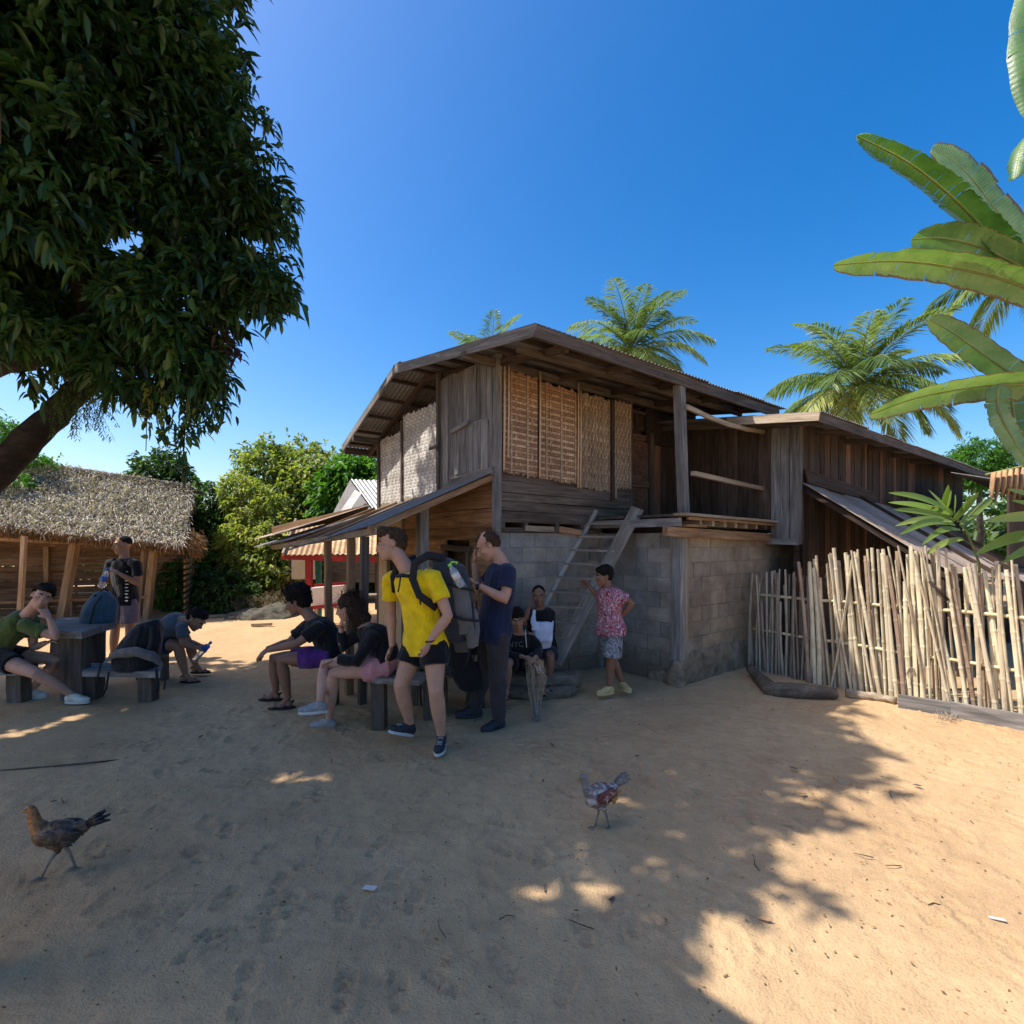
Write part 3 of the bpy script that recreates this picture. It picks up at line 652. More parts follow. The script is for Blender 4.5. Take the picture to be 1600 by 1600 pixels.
M['leaf_big'] = leafmat('dark_leaf', [(0, (.012, .026, .012)), (.35, (.028, .065, .022)), (.7, (.06, .13, .03)), (.97, (.15, .24, .04))], .38, .22)
M['leaf_red'] = leafmat('reddish_leaf', [(0, (.05, .015, .012)), (1, (.12, .04, .03))], .5, .2)
M['leaf_mid'] = leafmat('olive_leaf', [(0, (.06, .09, .02)), (.4, (.17, .22, .045)), (.75, (.34, .36, .09)), (1, (.46, .4, .14))], .5, .45)
M['leaf_dk'] = leafmat('deep_leaf', [(0, (.018, .04, .015)), (.5, (.05, .1, .03)), (1, (.13, .2, .05))], .5, .4)
M['leaf_br'] = leafmat('bright_leaf', [(0, (.03, .09, .012)), (.5, (.08, .2, .025)), (1, (.16, .32, .05))], .5, .4)
M['leaf_dry'] = leafmat('dry_leaf', [(0, (.09, .055, .035)), (.5, (.17, .12, .075)), (1, (.25, .2, .11))], .7, .2)
M['palm'] = leafmat('palm_leaf', [(0, (.05, .09, .035)), (.4, (.13, .2, .06)), (.75, (.3, .36, .12)), (1, (.5, .47, .22))], .35, .35)
M['banana'] = None
def limb(mb, pts, r0, r1, n=9, wob=.02):
    pts = [Vector(p) for p in pts]; q = []
    for i in range(len(pts)-1):
        for k in range(5):
            t = k/5; q.append(pts[i].lerp(pts[i+1], t)+Vector((RN.uniform(-wob, wob), RN.uniform(-wob, wob), RN.uniform(-wob, wob))))
    q.append(pts[-1]); m = len(q); mb.tube(q, [r0+(r1-r0)*i/(m-1)*(1+RN.uniform(-.1, .1)) for i in range(m)], n)
# ---- the big tree on the left
bt = root('broadleaf_tree', (-7.2, 5.3, 0), 'huge dark leafy tree overhanging the yard at upper left with a leaning trunk', 'tree')
mb = MB()
base = Vector((-7.3, 5.2, -.1))
limb(mb, [base, W(-170, 905, 5.4), W(-60, 790, 5.2), W(30, 700, 5.0), W(95, 635, 4.9), W(150, 575, 4.8), W(215, 500, 4.7), W(260, 380, 4.7)], .19, .06)
limb(mb, [W(-60, 790, 5.2), W(-120, 620, 5.3), W(0, 565, 5.1), W(70, 555, 5.0), W(150, 560, 4.8)], .16, .09)
limb(mb, [W(150, 565, 4.8), W(240, 540, 4.7), W(320, 470, 4.6), W(400, 420, 4.5)], .07, .02)
limb(mb, [W(150, 575, 4.8), W(120, 400, 4.4), W(90, 150, 4.3), W(60, -200, 4.3)], .11, .04)
limb(mb, [W(215, 500, 4.7), W(250, 300, 4.8), W(270, 80, 4.9), W(250, -250, 5)], .07, .03)
limb(mb, [W(0, 565, 5.1), W(-150, 350, 4.6), W(-400, 100, 4.6)], .1, .04)
obj('trunk', mb, M['bark'], bt, True)
blobs = [(W(40, 60, 4.3), 1.15), (W(60, 260, 4.2), .86), (W(200, 90, 4.5), .72), (W(245, 60, 5.0), .6), (W(250, 220, 4.7), .62), (W(305, 345, 4.7), .42), (W(335, 300, 4.7), .36), (W(395, 295, 4.6), .22),
         (W(370, 340, 4.6), .26), (W(345, 425, 4.6), .3), (W(405, 445, 4.5), .2), (W(60, 440, 4.3), .62), (W(150, 485, 4.5), .4), (W(260, 480, 4.5), .48), (W(290, 550, 4.5), .3), (W(210, 575, 4.5), .24), (W(120, 540, 4.6), .2),
         (W(30, 500, 4.5), .3), (W(310, 170, 4.7), .45), (W(320, 50, 5), .28),
         (W(110, -250, 4.5), 1.1), (W(-250, 100, 4.5), 1.3), (W(-300, 420, 4.6), 1.1), (W(-300, -300, 4.6), 1.4),
         ((-3.25, 3.6, 7.1), (.74, .62, .6)), ((-4.7, 2.7, 4.8), .8), ((-3.2, 2.78, 6.5), (.5, .22, .3)), ((-3.5, 2.2, 6.2), (.27, .07, .2)), ((-3.75, 2.25, 5.55), (.85, .55, .6)), ((-3.8, 2.9, 6.2), (.8, .6, .5)), ((-3.6, 5.2, 7.5), .5), ((-3.9, 5.7, 8.7), .9), ((-4.4, 4.4, 8.), 1.1),
         ((-6.2, 4, 4.4), 1.2), ((-5.6, 5.6, 4.7), 1.1), ((-7.2, 3.2, 5.), 1.4), ((-8.0, 5.2, 4.4), 1.4), ((-5., 3.2, 5.6), 1.3), ((-6, 6, 6.), 1.3), ((-4.2, 5.6, 6.3), 1.0)]
NV = 20
B1, D1, V1, P1 = crown_points(blobs[:NV], 8800, 9, .17, .42, 3, gap=.34)
HOLES = ((188, 372, 46, 24), (118, 452, 26, 13), (250, 398, 24, 17), (322, 505, 18, 14), (60, 522, 20, 14), (392, 378, 26, 18), (222, 330, 16, 12), (300, 440, 14, 10), (330, 210, 13, 9), (150, 415, 18, 9), (362, 365, 15, 12), (285, 560, 14, 12), (35, 560, 52, 15), (172, 540, 22, 14), (238, 572, 16, 13), (432, 238, 20, 13), (446, 398, 16, 12), (402, 500, 20, 14), (372, 562, 22, 18), (350, 178, 12, 14), (372, 62, 14, 18), (205, 455, 12, 9), (80, 480, 13, 9), (275, 275, 9, 7))
def carve(B_, D_, V_):
    px = 800+FPX*B_[:, 0]/B_[:, 1]; py = HY-FPX*(B_[:, 2]-EYE)/B_[:, 1]; keep = np.ones(len(B_), bool); wob = .35*vnoise(np.stack([px*.05, py*.05, px*0], 1))
    for x, y, a, b_ in HOLES: keep &= ((px-x)/a)**2+((py-y)/b_)**2 > 1+wob*1.5
    sn = np.array(list(SUN))        # small openings in the crown along the sun's path let sunflecks through
    for g_, r_ in ((G(120, 1123), .11), (G(30, 1148), .14), (G(95, 1135), .08), (G(470, 1214), .085), (G(525, 1210), .06), (G(425, 1217), .06), (G(848, 1390), .055), (G(912, 1374), .04), (G(300, 1105), .08), (G(640, 1137), .06), (G(200, 1108), .07), (G(1010, 1250), .03), (G(985, 1258), .035)):
        q = B_-np.array(list(g_)); t_ = q @ sn; dd = np.linalg.norm(q-t_[:, None]*sn, axis=1); keep &= dd > r_+.07
    return B_[keep], D_[keep], V_[keep]
B1, D1, V1 = carve(B1, D1, V1)
leafcloud('crown', B1, D1, np.random.RandomState(9).uniform(.08, .17, len(B1)), .048, M['leaf_big'], bt, rnd=V1*.85)
B1, D1, V1, P1 = crown_points(blobs[NV:], 9500, 8, .14, .3, 6, gap=.8)
B1, D1, V1 = carve(B1, D1, V1)
leafcloud('crown', B1, D1, .2, .085, M['leaf_big'], bt, rnd=V1*.8, simple=True)
# outer sprays, hanging tassels, reddish dead bunches
def spray(pts, n, spread, L, Wd, mat, name, parent, down=0., per=1):
    Bq, Dq = [], []
    for i in range(n):
        t = RN.random()*(len(pts)-1); k = int(t); p = Vector(pts[k]).lerp(Vector(pts[min(k+1, len(pts)-1)]), t-k)
        d = (Vector(pts[min(k+1, len(pts)-1)])-Vector(pts[k])).normalized()*.5+Vector((RN.gauss(0, 1), RN.gauss(0, 1), RN.gauss(0, 1)-down)).normalized()
        Bq.append(p+Vector((RN.gauss(0, spread), RN.gauss(0, spread), RN.gauss(0, spread)))); Dq.append(d)
    return leafcloud(name, [list(p) for p in Bq], [list(p) for p in Dq], L, Wd, mat, parent)
for pts, n, sp, mt in (
    ([W(330, 470, 4.5), W(385, 485, 4.5), W(430, 492, 4.4), W(447, 500, 4.4)], 34, .02, 'leaf_big'), ([W(380, 400, 4.5), W(425, 420, 4.5), W(450, 438, 4.5)], 80, .05, 'leaf_big'),
    ([W(380, 265, 4.6), W(420, 245, 4.6), W(442, 250, 4.6)], 60, .04, 'leaf_big'), ([W(390, 300, 4.6), W(440, 300, 4.6), W(452, 318, 4.6)], 70, .05, 'leaf_big'),
    ([W(330, 500, 4.5), W(345, 530, 4.5), W(352, 555, 4.5)], 26, .03, 'leaf_red'), ([W(350, 520, 4.5), W(366, 545, 4.5), W(368, 560, 4.5)], 26, .025, 'leaf_red'),
    ([W(320, 590, 4.5), W(345, 600, 4.5), W(350, 650, 4.5)], 40, .035, 'leaf_big'), ([W(285, 610, 4.5), W(290, 660, 4.5), W(287, 700, 4.5), W(286, 738, 4.5)], 60, .02, 'leaf_big'),
    ([W(270, 690, 4.5), W(300, 670, 4.5), W(330, 650, 4.5)], 70, .05, 'leaf_big'), ([W(240, 560, 4.5), W(300, 590, 4.5), W(320, 620, 4.5)], 120, .05, 'leaf_big'),
    ([W(360, 90, 4.7), W(385, 110, 4.7), W(392, 135, 4.7)], 50, .05, 'leaf_big'), ([W(380, 170, 4.7), W(410, 180, 4.7), W(425, 200, 4.7)], 60, .05, 'leaf_big'), ([W(400, 340, 4.6), W(440, 350, 4.6), W(458, 372, 4.6)], 60, .05, 'leaf_big'),
    ([W(350, 450, 4.5), W(400, 455, 4.5), W(432, 470, 4.5)], 70, .05, 'leaf_big'), ([W(330, 560, 4.5), W(350, 585, 4.5), W(352, 615, 4.5)], 50, .035, 'leaf_big'), ([W(360, 400, 4.5), W(410, 395, 4.5), W(450, 402, 4.5)], 70, .05, 'leaf_big'), ([W(200, 590, 4.6), W(215, 620, 4.6), W(225, 650, 4.6)], 60, .05, 'leaf_big'),
    ([W(30, 570, 4.6), W(50, 600, 4.6), W(60, 630, 4.6)], 30, .03, 'leaf_big')):
    obj('twig', MB().tube(pts, .006, 4), M['bark'], bt); spray(pts, n, sp, .10, .034, M[mt], 'twig_leaves', bt, .3)
for q in range(9):
    x0 = 235+q*13; pts = [W(x0, 585, 4.5), W(x0+RN.uniform(-4, 10), 625, 4.5), W(x0+RN.uniform(-8, 16), 655+RN.uniform(-12, 38), 4.5)]
    obj('twig', MB().tube(pts, .005, 4), M['bark'], bt); spray(pts, 30, .03, .09, .03, M['leaf_big'], 'twig_leaves', bt, .8)
for px in (228, 251):
    pts = [W(px+4, 590, 4.4), W(px+2, 640, 4.4), W(px, 705 if px == 228 else 668, 4.4)]; obj('twig', MB().tube(pts, .004, 4), M['bark'], bt)
    spray(pts, 22, .008, .06, .045, M['leaf_mid'], 'creeper_leaves', bt, .6)

# ferny epiphyte hanging from the fork
Bq, Dq = [], []
for i in range(46):
    a = RN.uniform(0, 6.28); p = W(RN.uniform(80, 165), RN.uniform(560, 640), 4.75)+Vector((0, RN.uniform(-.12, .1), 0)); L = RN.uniform(.15, .42); dx = RN.uniform(-.1, .22)
    for k in range(16):
        t = k/16; q = p+Vector((dx*t, 0, -L*t)); 
        for s_ in (-1, 1): Bq.append(list(q)); Dq.append([s_*.8+dx, RN.uniform(-.5, .5), -.7])
leafcloud('fern_fronds', Bq, Dq, .035, .011, M['leaf_dk'], bt, simple=True)

def tree(name, label, blobs, trunk, mat, n, L, Wd, per=7, group=None, cat='tree', gap=.5, r0=.12, branches=True, bark='bark_p', seed=1, shell=.55, val=1.):
    t = root(name, Vector(trunk[0]), label, cat, group); mb = MB(); limb(mb, trunk, r0, r0*.4, 8, .03)
    if branches:
        for b_ in blobs: limb(mb, [trunk[-1], Vector(trunk[-1]).lerp(Vector(b_[0]), .6)+Vector((0, 0, -.1)), b_[0]], r0*.4, r0*.1, 6, .04)
    obj('trunk' if r0 > .05 else 'stem', mb, M[bark], t, True)
    B_, D_, V_, P_ = crown_points(blobs, n, per, L*1.2, shell, seed, gap)
    leafcloud('crown' if r0 > .05 else 'foliage', B_, D_, L, Wd, M[mat], t, rnd=np.clip(V_*val, 0, 1), simple=True); return t
gb = 'trees behind the yard'
def gp0(px, Y): return Vector(((px-800)/FPX*Y, Y, -.05))
tree('background_tree', 'tall olive-brown tree with loose crown behind the far end of the yard', [(W(500, 760, 15), 1.0), (W(455, 800, 14.5), .9), (W(420, 735, 15), .75), (W(470, 730, 15.5), .75), (W(440, 860, 14), .8)], [gp0(455, 15), W(458, 850, 15), W(470, 780, 15)], 'leaf_mid', 2600, .2, .085, 6, gb, gap=.45, seed=2, r0=.14)
tree('background_tree', 'yellow-green sunlit bushy tree left of the olive-brown tree', [(W(400, 800, 13), .6), (W(385, 860, 12.7), .65), (W(420, 850, 12.6), .6), (W(405, 900, 12.4), .6), (W(375, 770, 13), .4), (W(440, 900, 12.3), .5), (W(370, 915, 12.2), .45)], [gp0(400, 12.8), W(400, 870, 12.8)], 'leaf_mid', 2600, .14, .06, 7, gb, gap=.6, seed=3, r0=.08, val=1.25)
tree('background_tree', 'dark green narrow tree beside the thatched roof end', [(W(320, 790, 13.5), .55), (W(325, 850, 13.2), .7), (W(335, 900, 13), .6), (W(310, 830, 13.3), .6), (W(350, 830, 13.5), .45)], [gp0(325, 13.5), W(325, 860, 13.5)], 'leaf_dk', 2000, .15, .06, 7, gb, gap=.7, seed=4, r0=.08)
tree('background_tree', 'small rounded tree top showing above the thatched ridge', [(W(250, 745, 17), .75), (W(232, 760, 17), .5), (W(275, 760, 17), .5)], [gp0(250, 17), W(250, 770, 17)], 'leaf_dk', 700, .22, .09, 7, gb, gap=.5, seed=5, r0=.1, val=1.2)
tree('background_tree', 'bright green leafy tree right behind the rusty roofed house', [(W(575, 760, 14), .75), (W(528, 775, 14), .6), (W(600, 790, 14), .8), (W(550, 745, 14), .55), (W(515, 800, 14), .4)], [gp0(570, 14), W(570, 820, 14)], 'leaf_br', 1900, .2, .09, 7, gb, gap=.8, seed=6)
tree('shrub', 'light green bush beside the hut end post', [(W(285, 910, 12), .5), (W(265, 895, 12), .4), (W(300, 880, 12), .4), (W(272, 930, 11.8), .35)], [gp0(285, 12), W(285, 900, 12)], 'leaf_br', 900, .11, .05, 7, None, 'shrub', seed=7, r0=.04, val=.9)
tree('shrub', 'low dark leafy shrub at the foot of the sunlit trees', [(W(330, 935, 11.6), .4), (W(360, 940, 11.5), .42), (W(350, 915, 11.8), .4), (W(390, 935, 11.6), .3)], [gp0(350, 11.6), W(350, 930, 11.6)], 'leaf_dk', 900, .11, .05, 7, None, 'shrub', seed=8, r0=.04, val=1.2)
tree('shrub', 'dry brownish undergrowth beside the counter pavilion', [(W(445, 925, 12.3), .45), (W(425, 945, 12.1), .35), (W(465, 940, 12.3), .3)], [gp0(445, 12.3), W(445, 930, 12.3)], 'leaf_dry', 700, .09, .035, 7, None, 'shrub', seed=9, r0=.03)
tree('background_tree', 'green trees seen under the lean-to roof behind the posts', [(W(500, 890, 16), .8), (W(560, 885, 16), .8), (W(610, 880, 16), .8), (W(530, 930, 15.5), .6), (W(600, 930, 15.5), .7)], [gp0(560, 16), W(560, 900, 16)], 'leaf_mid', 1500, .2, .09, 7, gb, gap=.7, seed=10)
tree('background_tree', 'round bright green tree over the far end of the wing roof', [(W(1530, 725, 13), .6), (W(1480, 745, 13), .5), (W(1590, 735, 13), .6), (W(1440, 760, 13), .4)], [gp0(1530, 13), W(1530, 760, 13)], 'leaf_br', 2600, .09, .035, 8, gb, gap=.9, seed=12)
tree('background_tree', 'dark trees closing the yard far left behind the hut', [(W(-40, 740, 16), 1.5), (W(60, 800, 16), 1.3), (W(150, 850, 16), 1.1), (W(220, 860, 15.5), 1.), (W(-200, 760, 15), 1.8)], [gp0(50, 16), W(50, 800, 16)], 'leaf_dk', 1600, .22, .09, 7, gb, gap=.9, seed=13)
tree('background_tree', 'feathery light green tree showing left of the leaning trunk', [(W(5, 680, 11), .35), (W(-30, 700, 11), .5), (W(20, 700, 11), .25)], [gp0(-30, 11), W(-20, 730, 11)], 'leaf_br', 500, .12, .04, 7, gb, seed=14)
# creeper over the left part of the thatch
# far wood all round the village (never right behind only)
rs = np.random.RandomState(21); fb = []
for a in np.linspace(-1.75, 1.75, 42):
    r_ = rs.uniform(27, 36); h_ = rs.uniform(1.2, 2.4); fb.append((Vector((math.sin(a)*r_, math.cos(a)*r_, h_*.7)), (rs.uniform(2, 3.2), 2., h_)))
B_, D_, V_, P_ = crown_points(fb, 7000, 5, .4, .6, 22)
leafcloud('far_woodland', B_, D_, .55, .26, M['leaf_dk'], None, 'stuff', rnd=V_, simple=True)['label'] = 'distant green woodland around the village'

# ---- coconut palms
def palm(label, top, base, n, size, seed, group='coconut palms behind the house', lean=.0, low=0):
    rs = random.Random(seed); t = root('coconut_palm', base, label, 'palm', group)
    mb = MB(); mb.tube([Vector(base).lerp(Vector(top), k/10)+Vector((lean*math.sin(k*.3), 0, 0)) for k in range(11)], [.2-.008*k for k in range(11)], 10); obj('trunk', mb, M['bark_p'], t, True)
    for i in range(n):
        az = i*2.399+rs.uniform(-.2, .2); el = 1.5-1.9*(i/n)**.95+rs.uniform(-.1, .1); Lf = size*rs.uniform(.8, 1.1); pts = []; p = Vector(top); e = el
        h = Vector((math.cos(az), math.sin(az), 0)); K = 16
        for k in range(K+1):
            pts.append(p.copy()); p = p+(h*math.cos(e)+UP*math.sin(e))*(Lf/K); e -= (.052 if el > .9 else .07)*(1+k*.03)
        mbf = MB(); mbf.tube(pts, [.035*size/3*(1-k/(K+2)) for k in range(K+1)], 5)
        fr = obj('frond', mbf, M['bark_p' if False else 'stemg'], t, True)
        Bq, Dq, Lq, Rq = [], [], [], []; tone = rs.uniform(.2, .75)+(.25 if i > n*.7 else 0); side = h.cross(UP)
        for k in range(104):
            q = .12+.88*k/104; f = q*K; a = min(int(f), K-1); pp = pts[a].lerp(pts[a+1], f-a); dd = (pts[a+1]-pts[a]).normalized(); nrm = side.cross(dd)
            ll = math.sin(math.pi*min(1, q*.9+.1))**.6*.27*size+.03
            for s_ in (-1, 1):
                Bq.append(list(pp)); Dq.append(list(side*s_*.75+dd*.65+nrm*(.25)+UP*(-.35 if el < .9 else .05)+Vector((rs.gauss(0, .07), rs.gauss(0, .07), rs.gauss(0, .07))))); Lq.append(ll); Rq.append(min(1, max(0, tone+rs.gauss(0, .08))))
        leafcloud('leaflets', Bq, Dq, np.array(Lq), .03*size/3+.008, M['palm'], fr, rnd=Rq, droop=.4, fold=.1, simple=True)
    mb = MB()
    for k in range(9): a = k*.7; mb.ell(Vector(top)+Vector((math.cos(a)*.28, math.sin(a)*.28, -.35-.1*(k % 3))), (.13, .13, .16), n=8, m=6)
    obj('coconuts', mb, M['stemg'], t, True)
M['stemg'] = plain('green_stem', (.2, .22, .07), .55, .3, 6, .004)
palm('coconut palm rising behind the middle of the long corrugated roof', W(985, 550, 20), gp0(985, 20), 30, 3.1, 4)
palm('coconut palm standing over the roof of the wing with drooping yellow fronds', W(1340, 605, 17), gp0(1340, 17), 34, 3.25, 8)
palm('coconut palm of which only frond tips show over the roof peak', W(768, 585, 23), gp0(768, 23), 20, 3.0, 5)
palm('coconut palm mostly hidden behind the banana leaves', W(1610, 420, 19), gp0(1610, 19), 24, 3.4, 6)

# ---- banana plants
def banana_mat():
    m, t, b = newmat('banana_leaf'); at = t.nodes.new('ShaderNodeAttribute'); at.attribute_name = 'uvb'; sx = t.nodes.new('ShaderNodeSeparateXYZ'); t.links.new(at.outputs['Vector'], sx.inputs[0])
    # x along, y across (-1..1), z leaf tone
    wv = math_(t, 'SINE', math_(t, 'MULTIPLY', sx.outputs[0], 420.), 0); v = coords(t, rnd=False); n = noise(t, v, 4, 4); n2 = noise(t, v, 22, 4, .6, .5)
    col = ramp(t, math_(t, 'ADD', math_(t, 'MULTIPLY', n, .6), math_(t, 'MULTIPLY', sx.outputs[2], .4)), [(.25, (.045, .11, .03)), (.5, (.13, .24, .08)), (.75, (.3, .4, .18))])
    ay = math_(t, 'ABSOLUTE', sx.outputs[1], 0)
    edge = math_(t, 'ADD', ay, math_(t, 'MULTIPLY', math_(t, 'SUBTRACT', n2, .5), .5))
    dry = math_(t, 'GREATER_THAN', edge, math_(t, 'SUBTRACT', 1.22, math_(t, 'MULTIPLY', sx.outputs[2], .5)))
    col = mixc(t, dry, col, (.16, .1, .05)); mid = math_(t, 'LESS_THAN', ay, .06); col = mixc(t, mid, col, (.3, .36, .14))
    t.links.new(col, b.inputs['Base Color']); b.inputs['Roughness'].default_value = .38
    bump(t, math_(t, 'ADD', math_(t, 'MULTIPLY', wv, .12), n2), .5, .006, b)
    tr = t.nodes.new('ShaderNodeBsdfTranslucent'); mx = t.nodes.new('ShaderNodeMixShader'); mx.inputs[0].default_value = .2
    t.links.new(mixc(t, 1., col, (1.3, 1.6, .5), 'MULTIPLY'), tr.inputs[0]); t.links.new(b.outputs[0], mx.inputs[1]); t.links.new(tr.outputs[0], mx.inputs[2])
    t.links.new(mx.outputs[0], t.nodes['Material Output'].inputs[0]); return m
M['banana'] = banana_mat()
def banana_leaf(name, pts, width, mat, parent, side, cup=.25, tear=.12, tone=.5, seed=0, droop=(0, 0), tipw=.3):
    """pts: midrib base->tip; side: direction across the blade; cup lifts both halves; droop bends each half down"""
    rs = random.Random(seed); pts = [Vector(p) for p in pts]; seg = 64; path = []
    def cr(t):
        m_ = len(pts)-1; f = min(t*m_, m_-1e-6); i = int(f); f -= i
        p0 = pts[max(i-1, 0)]; p1 = pts[i]; p2 = pts[i+1]; p3 = pts[min(i+2, m_)]
        return .5*((2*p1)+(p2-p0)*f+(2*p0-5*p1+4*p2-p3)*f*f+(3*p1-p0-3*p2+p3)*f**3)
    path = [cr(i/seg) for i in range(seg+1)]; vs = []; fs = []; at = []
    for s_, dr in ((-1, droop[0]), (1, droop[1])):
        tearing = 0.; ang = 0
        for i in range(seg):
            if rs.random() < tear: ang = rs.uniform(-.25, .12); cut = rs.uniform(.04, .2)
            else: cut = 0.
            quad = []
            for j, t in enumerate(((i+(.05 if cut else 0))/seg, (i+1)/seg)):
                tt = min(max(t, 0), 1); p = cr(tt); d = (cr(min(tt+.02, 1))-cr(max(tt-.02, 0))).normalized(); sd = side-d*side.dot(d); sd.normalize(); nr = sd.cross(d)
                if nr.z < 0: nr = -nr
                wv = width*(min(1, tt/.12)**.6)*math.sqrt(max(0, 1-min(1, max(0, (tt-.5)/.5))**2.6))*(1+.03*math.sin(t*60+s_)); wv = max(wv, .004)
                for k in range(4):
                    q = k/3; lift = cup*math.sin(q*1.6)-(dr+max(0, -ang)*q)*q*q
                    c_ = math.sqrt(max(.05, 1-min(.9, (dr*q*.8)**2)))
                    jag = 1-(rs.uniform(0, .14) if (k == 3 and tear > .3) else 0)
                    quad.append((p+sd*(s_*wv*q*c_*jag)+nr*(wv*lift)+UP*(-wv*ang*q*.6 if dr else 0), (tt, s_*q, tone)))
            n = len(vs); vs += [a for a, b_ in quad]; at += [b_ for a, b_ in quad]
            for k in range(3): fs.append((n+k, n+k+1, n+4+k+1, n+4+k))
    me = bpy.data.meshes.new(name); me.from_pydata([tuple(p) for p in vs], [], fs); me.materials.append(mat)
    a = me.attributes.new('uvb', 'FLOAT_VECTOR', 'POINT'); a.data.foreach_set('vector', [c for q in at for c in q]); me.polygons.foreach_set('use_smooth', [True]*len(me.polygons))
    o = bpy.data.objects.new(name, me); link(o, Matrix.Identity(4), parent)
    mb = MB(); mb.tube([p-UP*.004 for p in path[::4]], [.014*(1-k/20) for k in range(len(path[::4]))], 6); obj('midrib', mb, M['stemg'], o, True); return o
bp = root('banana_plant', (5.6, 5.0, 0), 'banana plant with huge torn leaves leaning in at the right over the fence', 'banana plant')
mb = MB(); mb.tube([(5.6, 5.0, 0), (5.65, 5.05, 1.2), (5.7, 5.1, 2.6), W(1680, 560, 5.1)], [.14, .12, .1, .06], 12); obj('trunk', mb, M['stemg'], bp, True)
Xc = Vector((1, 0, 0)); Yb = Vector((0, 1, 0))
banana_leaf('leaf', [W(1660, 480, 5.), W(1580, 405, 4.9), W(1500, 320, 4.8), W(1420, 255, 4.7), W(1338, 212, 4.6)], 0.200, M['banana'], bp, Vector((.5, -.7, .4)), .05, .4, .35, 1, (1.3, .9))
banana_leaf('leaf', [W(1680, 520, 5.1), W(1610, 400, 5.1), W(1550, 320, 5.1), W(1500, 260, 5.1), W(1455, 232, 5.1)], 0.222, M['banana'], bp, Vector((.75, .2, .65)), .12, .05, .75, 2)
banana_leaf('leaf', [W(1690, 470, 4.8), W(1600, 418, 4.8), W(1530, 385, 4.75), W(1470, 372, 4.7), W(1424, 374, 4.7)], 0.148, M['banana'], bp, Vector((.1, -.7, .6)), .1, .15, .5, 3, (.5, .2))
banana_leaf('leaf', [W(1690, 500, 4.7), W(1600, 448, 4.6), W(1500, 420, 4.6), W(1400, 408, 4.6), W(1302, 414, 4.6)], 0.155, M['banana'], bp, Vector((.1, -.6, .75)), .08, .22, .7, 4, (.1, .8))
banana_leaf('leaf', [W(1690, 640, 4.7), W(1600, 595, 4.7), W(1540, 555, 4.7), W(1490, 520, 4.7), W(1452, 498, 4.7)], 0.118, M['banana'], bp, Vector((.35, -.5, .7)), .15, .1, .6, 5)
banana_leaf('leaf', [W(1700, 610, 4.5), W(1600, 600, 4.5), W(1520, 605, 4.5), W(1430, 622, 4.5), W(1358, 648, 4.5)], 0.148, M['banana'], bp, Vector((.05, -.8, .5)), .05, .2, .65, 6, (.4, .1))
banana_leaf('leaf', [W(1560, 600, 4.4), W(1560, 640, 4.4), W(1580, 680, 4.4), W(1612, 730, 4.4)], 0.096, M['banana'], bp, Vector((.8, -.1, .3)), .15, .3, .55, 7)
banana_leaf('leaf', [W(1580, 600, 4.6), W(1585, 650, 4.6), W(1600, 700, 4.6), W(1640, 720, 4.6)], 0.089, M['banana'], bp, Vector((.8, -.3, .2)), .15, .2, .3, 17)
bp2 = root('banana_plant', (5.9, 4.2, 0), 'banana plant whose broad leaf ends hang into the top right corner', 'banana plant')
mb = MB(); mb.tube([(5.9, 4.2, 0), (5.95, 4.2, 2.), (5.9, 4.2, 4.2), W(1800, 120, 4.1)], [.15, .13, .1, .06], 12); obj('trunk', mb, M['stemg'], bp2, True)
banana_leaf('leaf', [W(1810, 120, 4.1), W(1740, -120, 4.), W(1640, -60, 3.9), W(1606, 60, 3.85), W(1612, 185, 3.8)], 0.123, M['banana'], bp2, Vector((.8, -.4, .1)), .1, .12, .2, 8, (.3, .3))
banana_leaf('leaf', [W(1800, 160, 4.1), W(1700, 180, 4.), W(1640, 190, 4.0), W(1600, 220, 3.95), W(1585, 280, 3.9)], 0.118, M['banana'], bp2, Vector((.5, -.6, .3)), .1, .4, .3, 9, (.6, .4))
banana_leaf('leaf', [W(1800, 160, 4.1), W(1720, 40, 4.), W(1640, -60, 4.0), W(1560, -100, 3.95)], 0.148, M['banana'], bp2, Vector((.5, -.6, .3)), .1, .3, .4, 19, (.3, .4))
M['dryb'] = plain('dry_leaf_sheath', (.42, .25, .13), .8, .4, 9, .01)
mb = MB(); 
for k in range(9):
    x = 1552+k*9; mb.tube([W(x, 738-k*1.5, 5.6), W(x-2, 760, 5.6), W(x-3+RN.uniform(-3, 3), 782+RN.uniform(-8, 12), 5.6)], [.03, .034, .012], 5, flat=.35)
obj('dry_leaf', mb, M['dryb'], bp, True); mb = MB(); mb.tube([W(1540, 742, 5.65), W(1600, 728, 5.6), W(1680, 700, 5.4)], .012, 6); obj('stalk', mb, M['stemg'], bp, True)
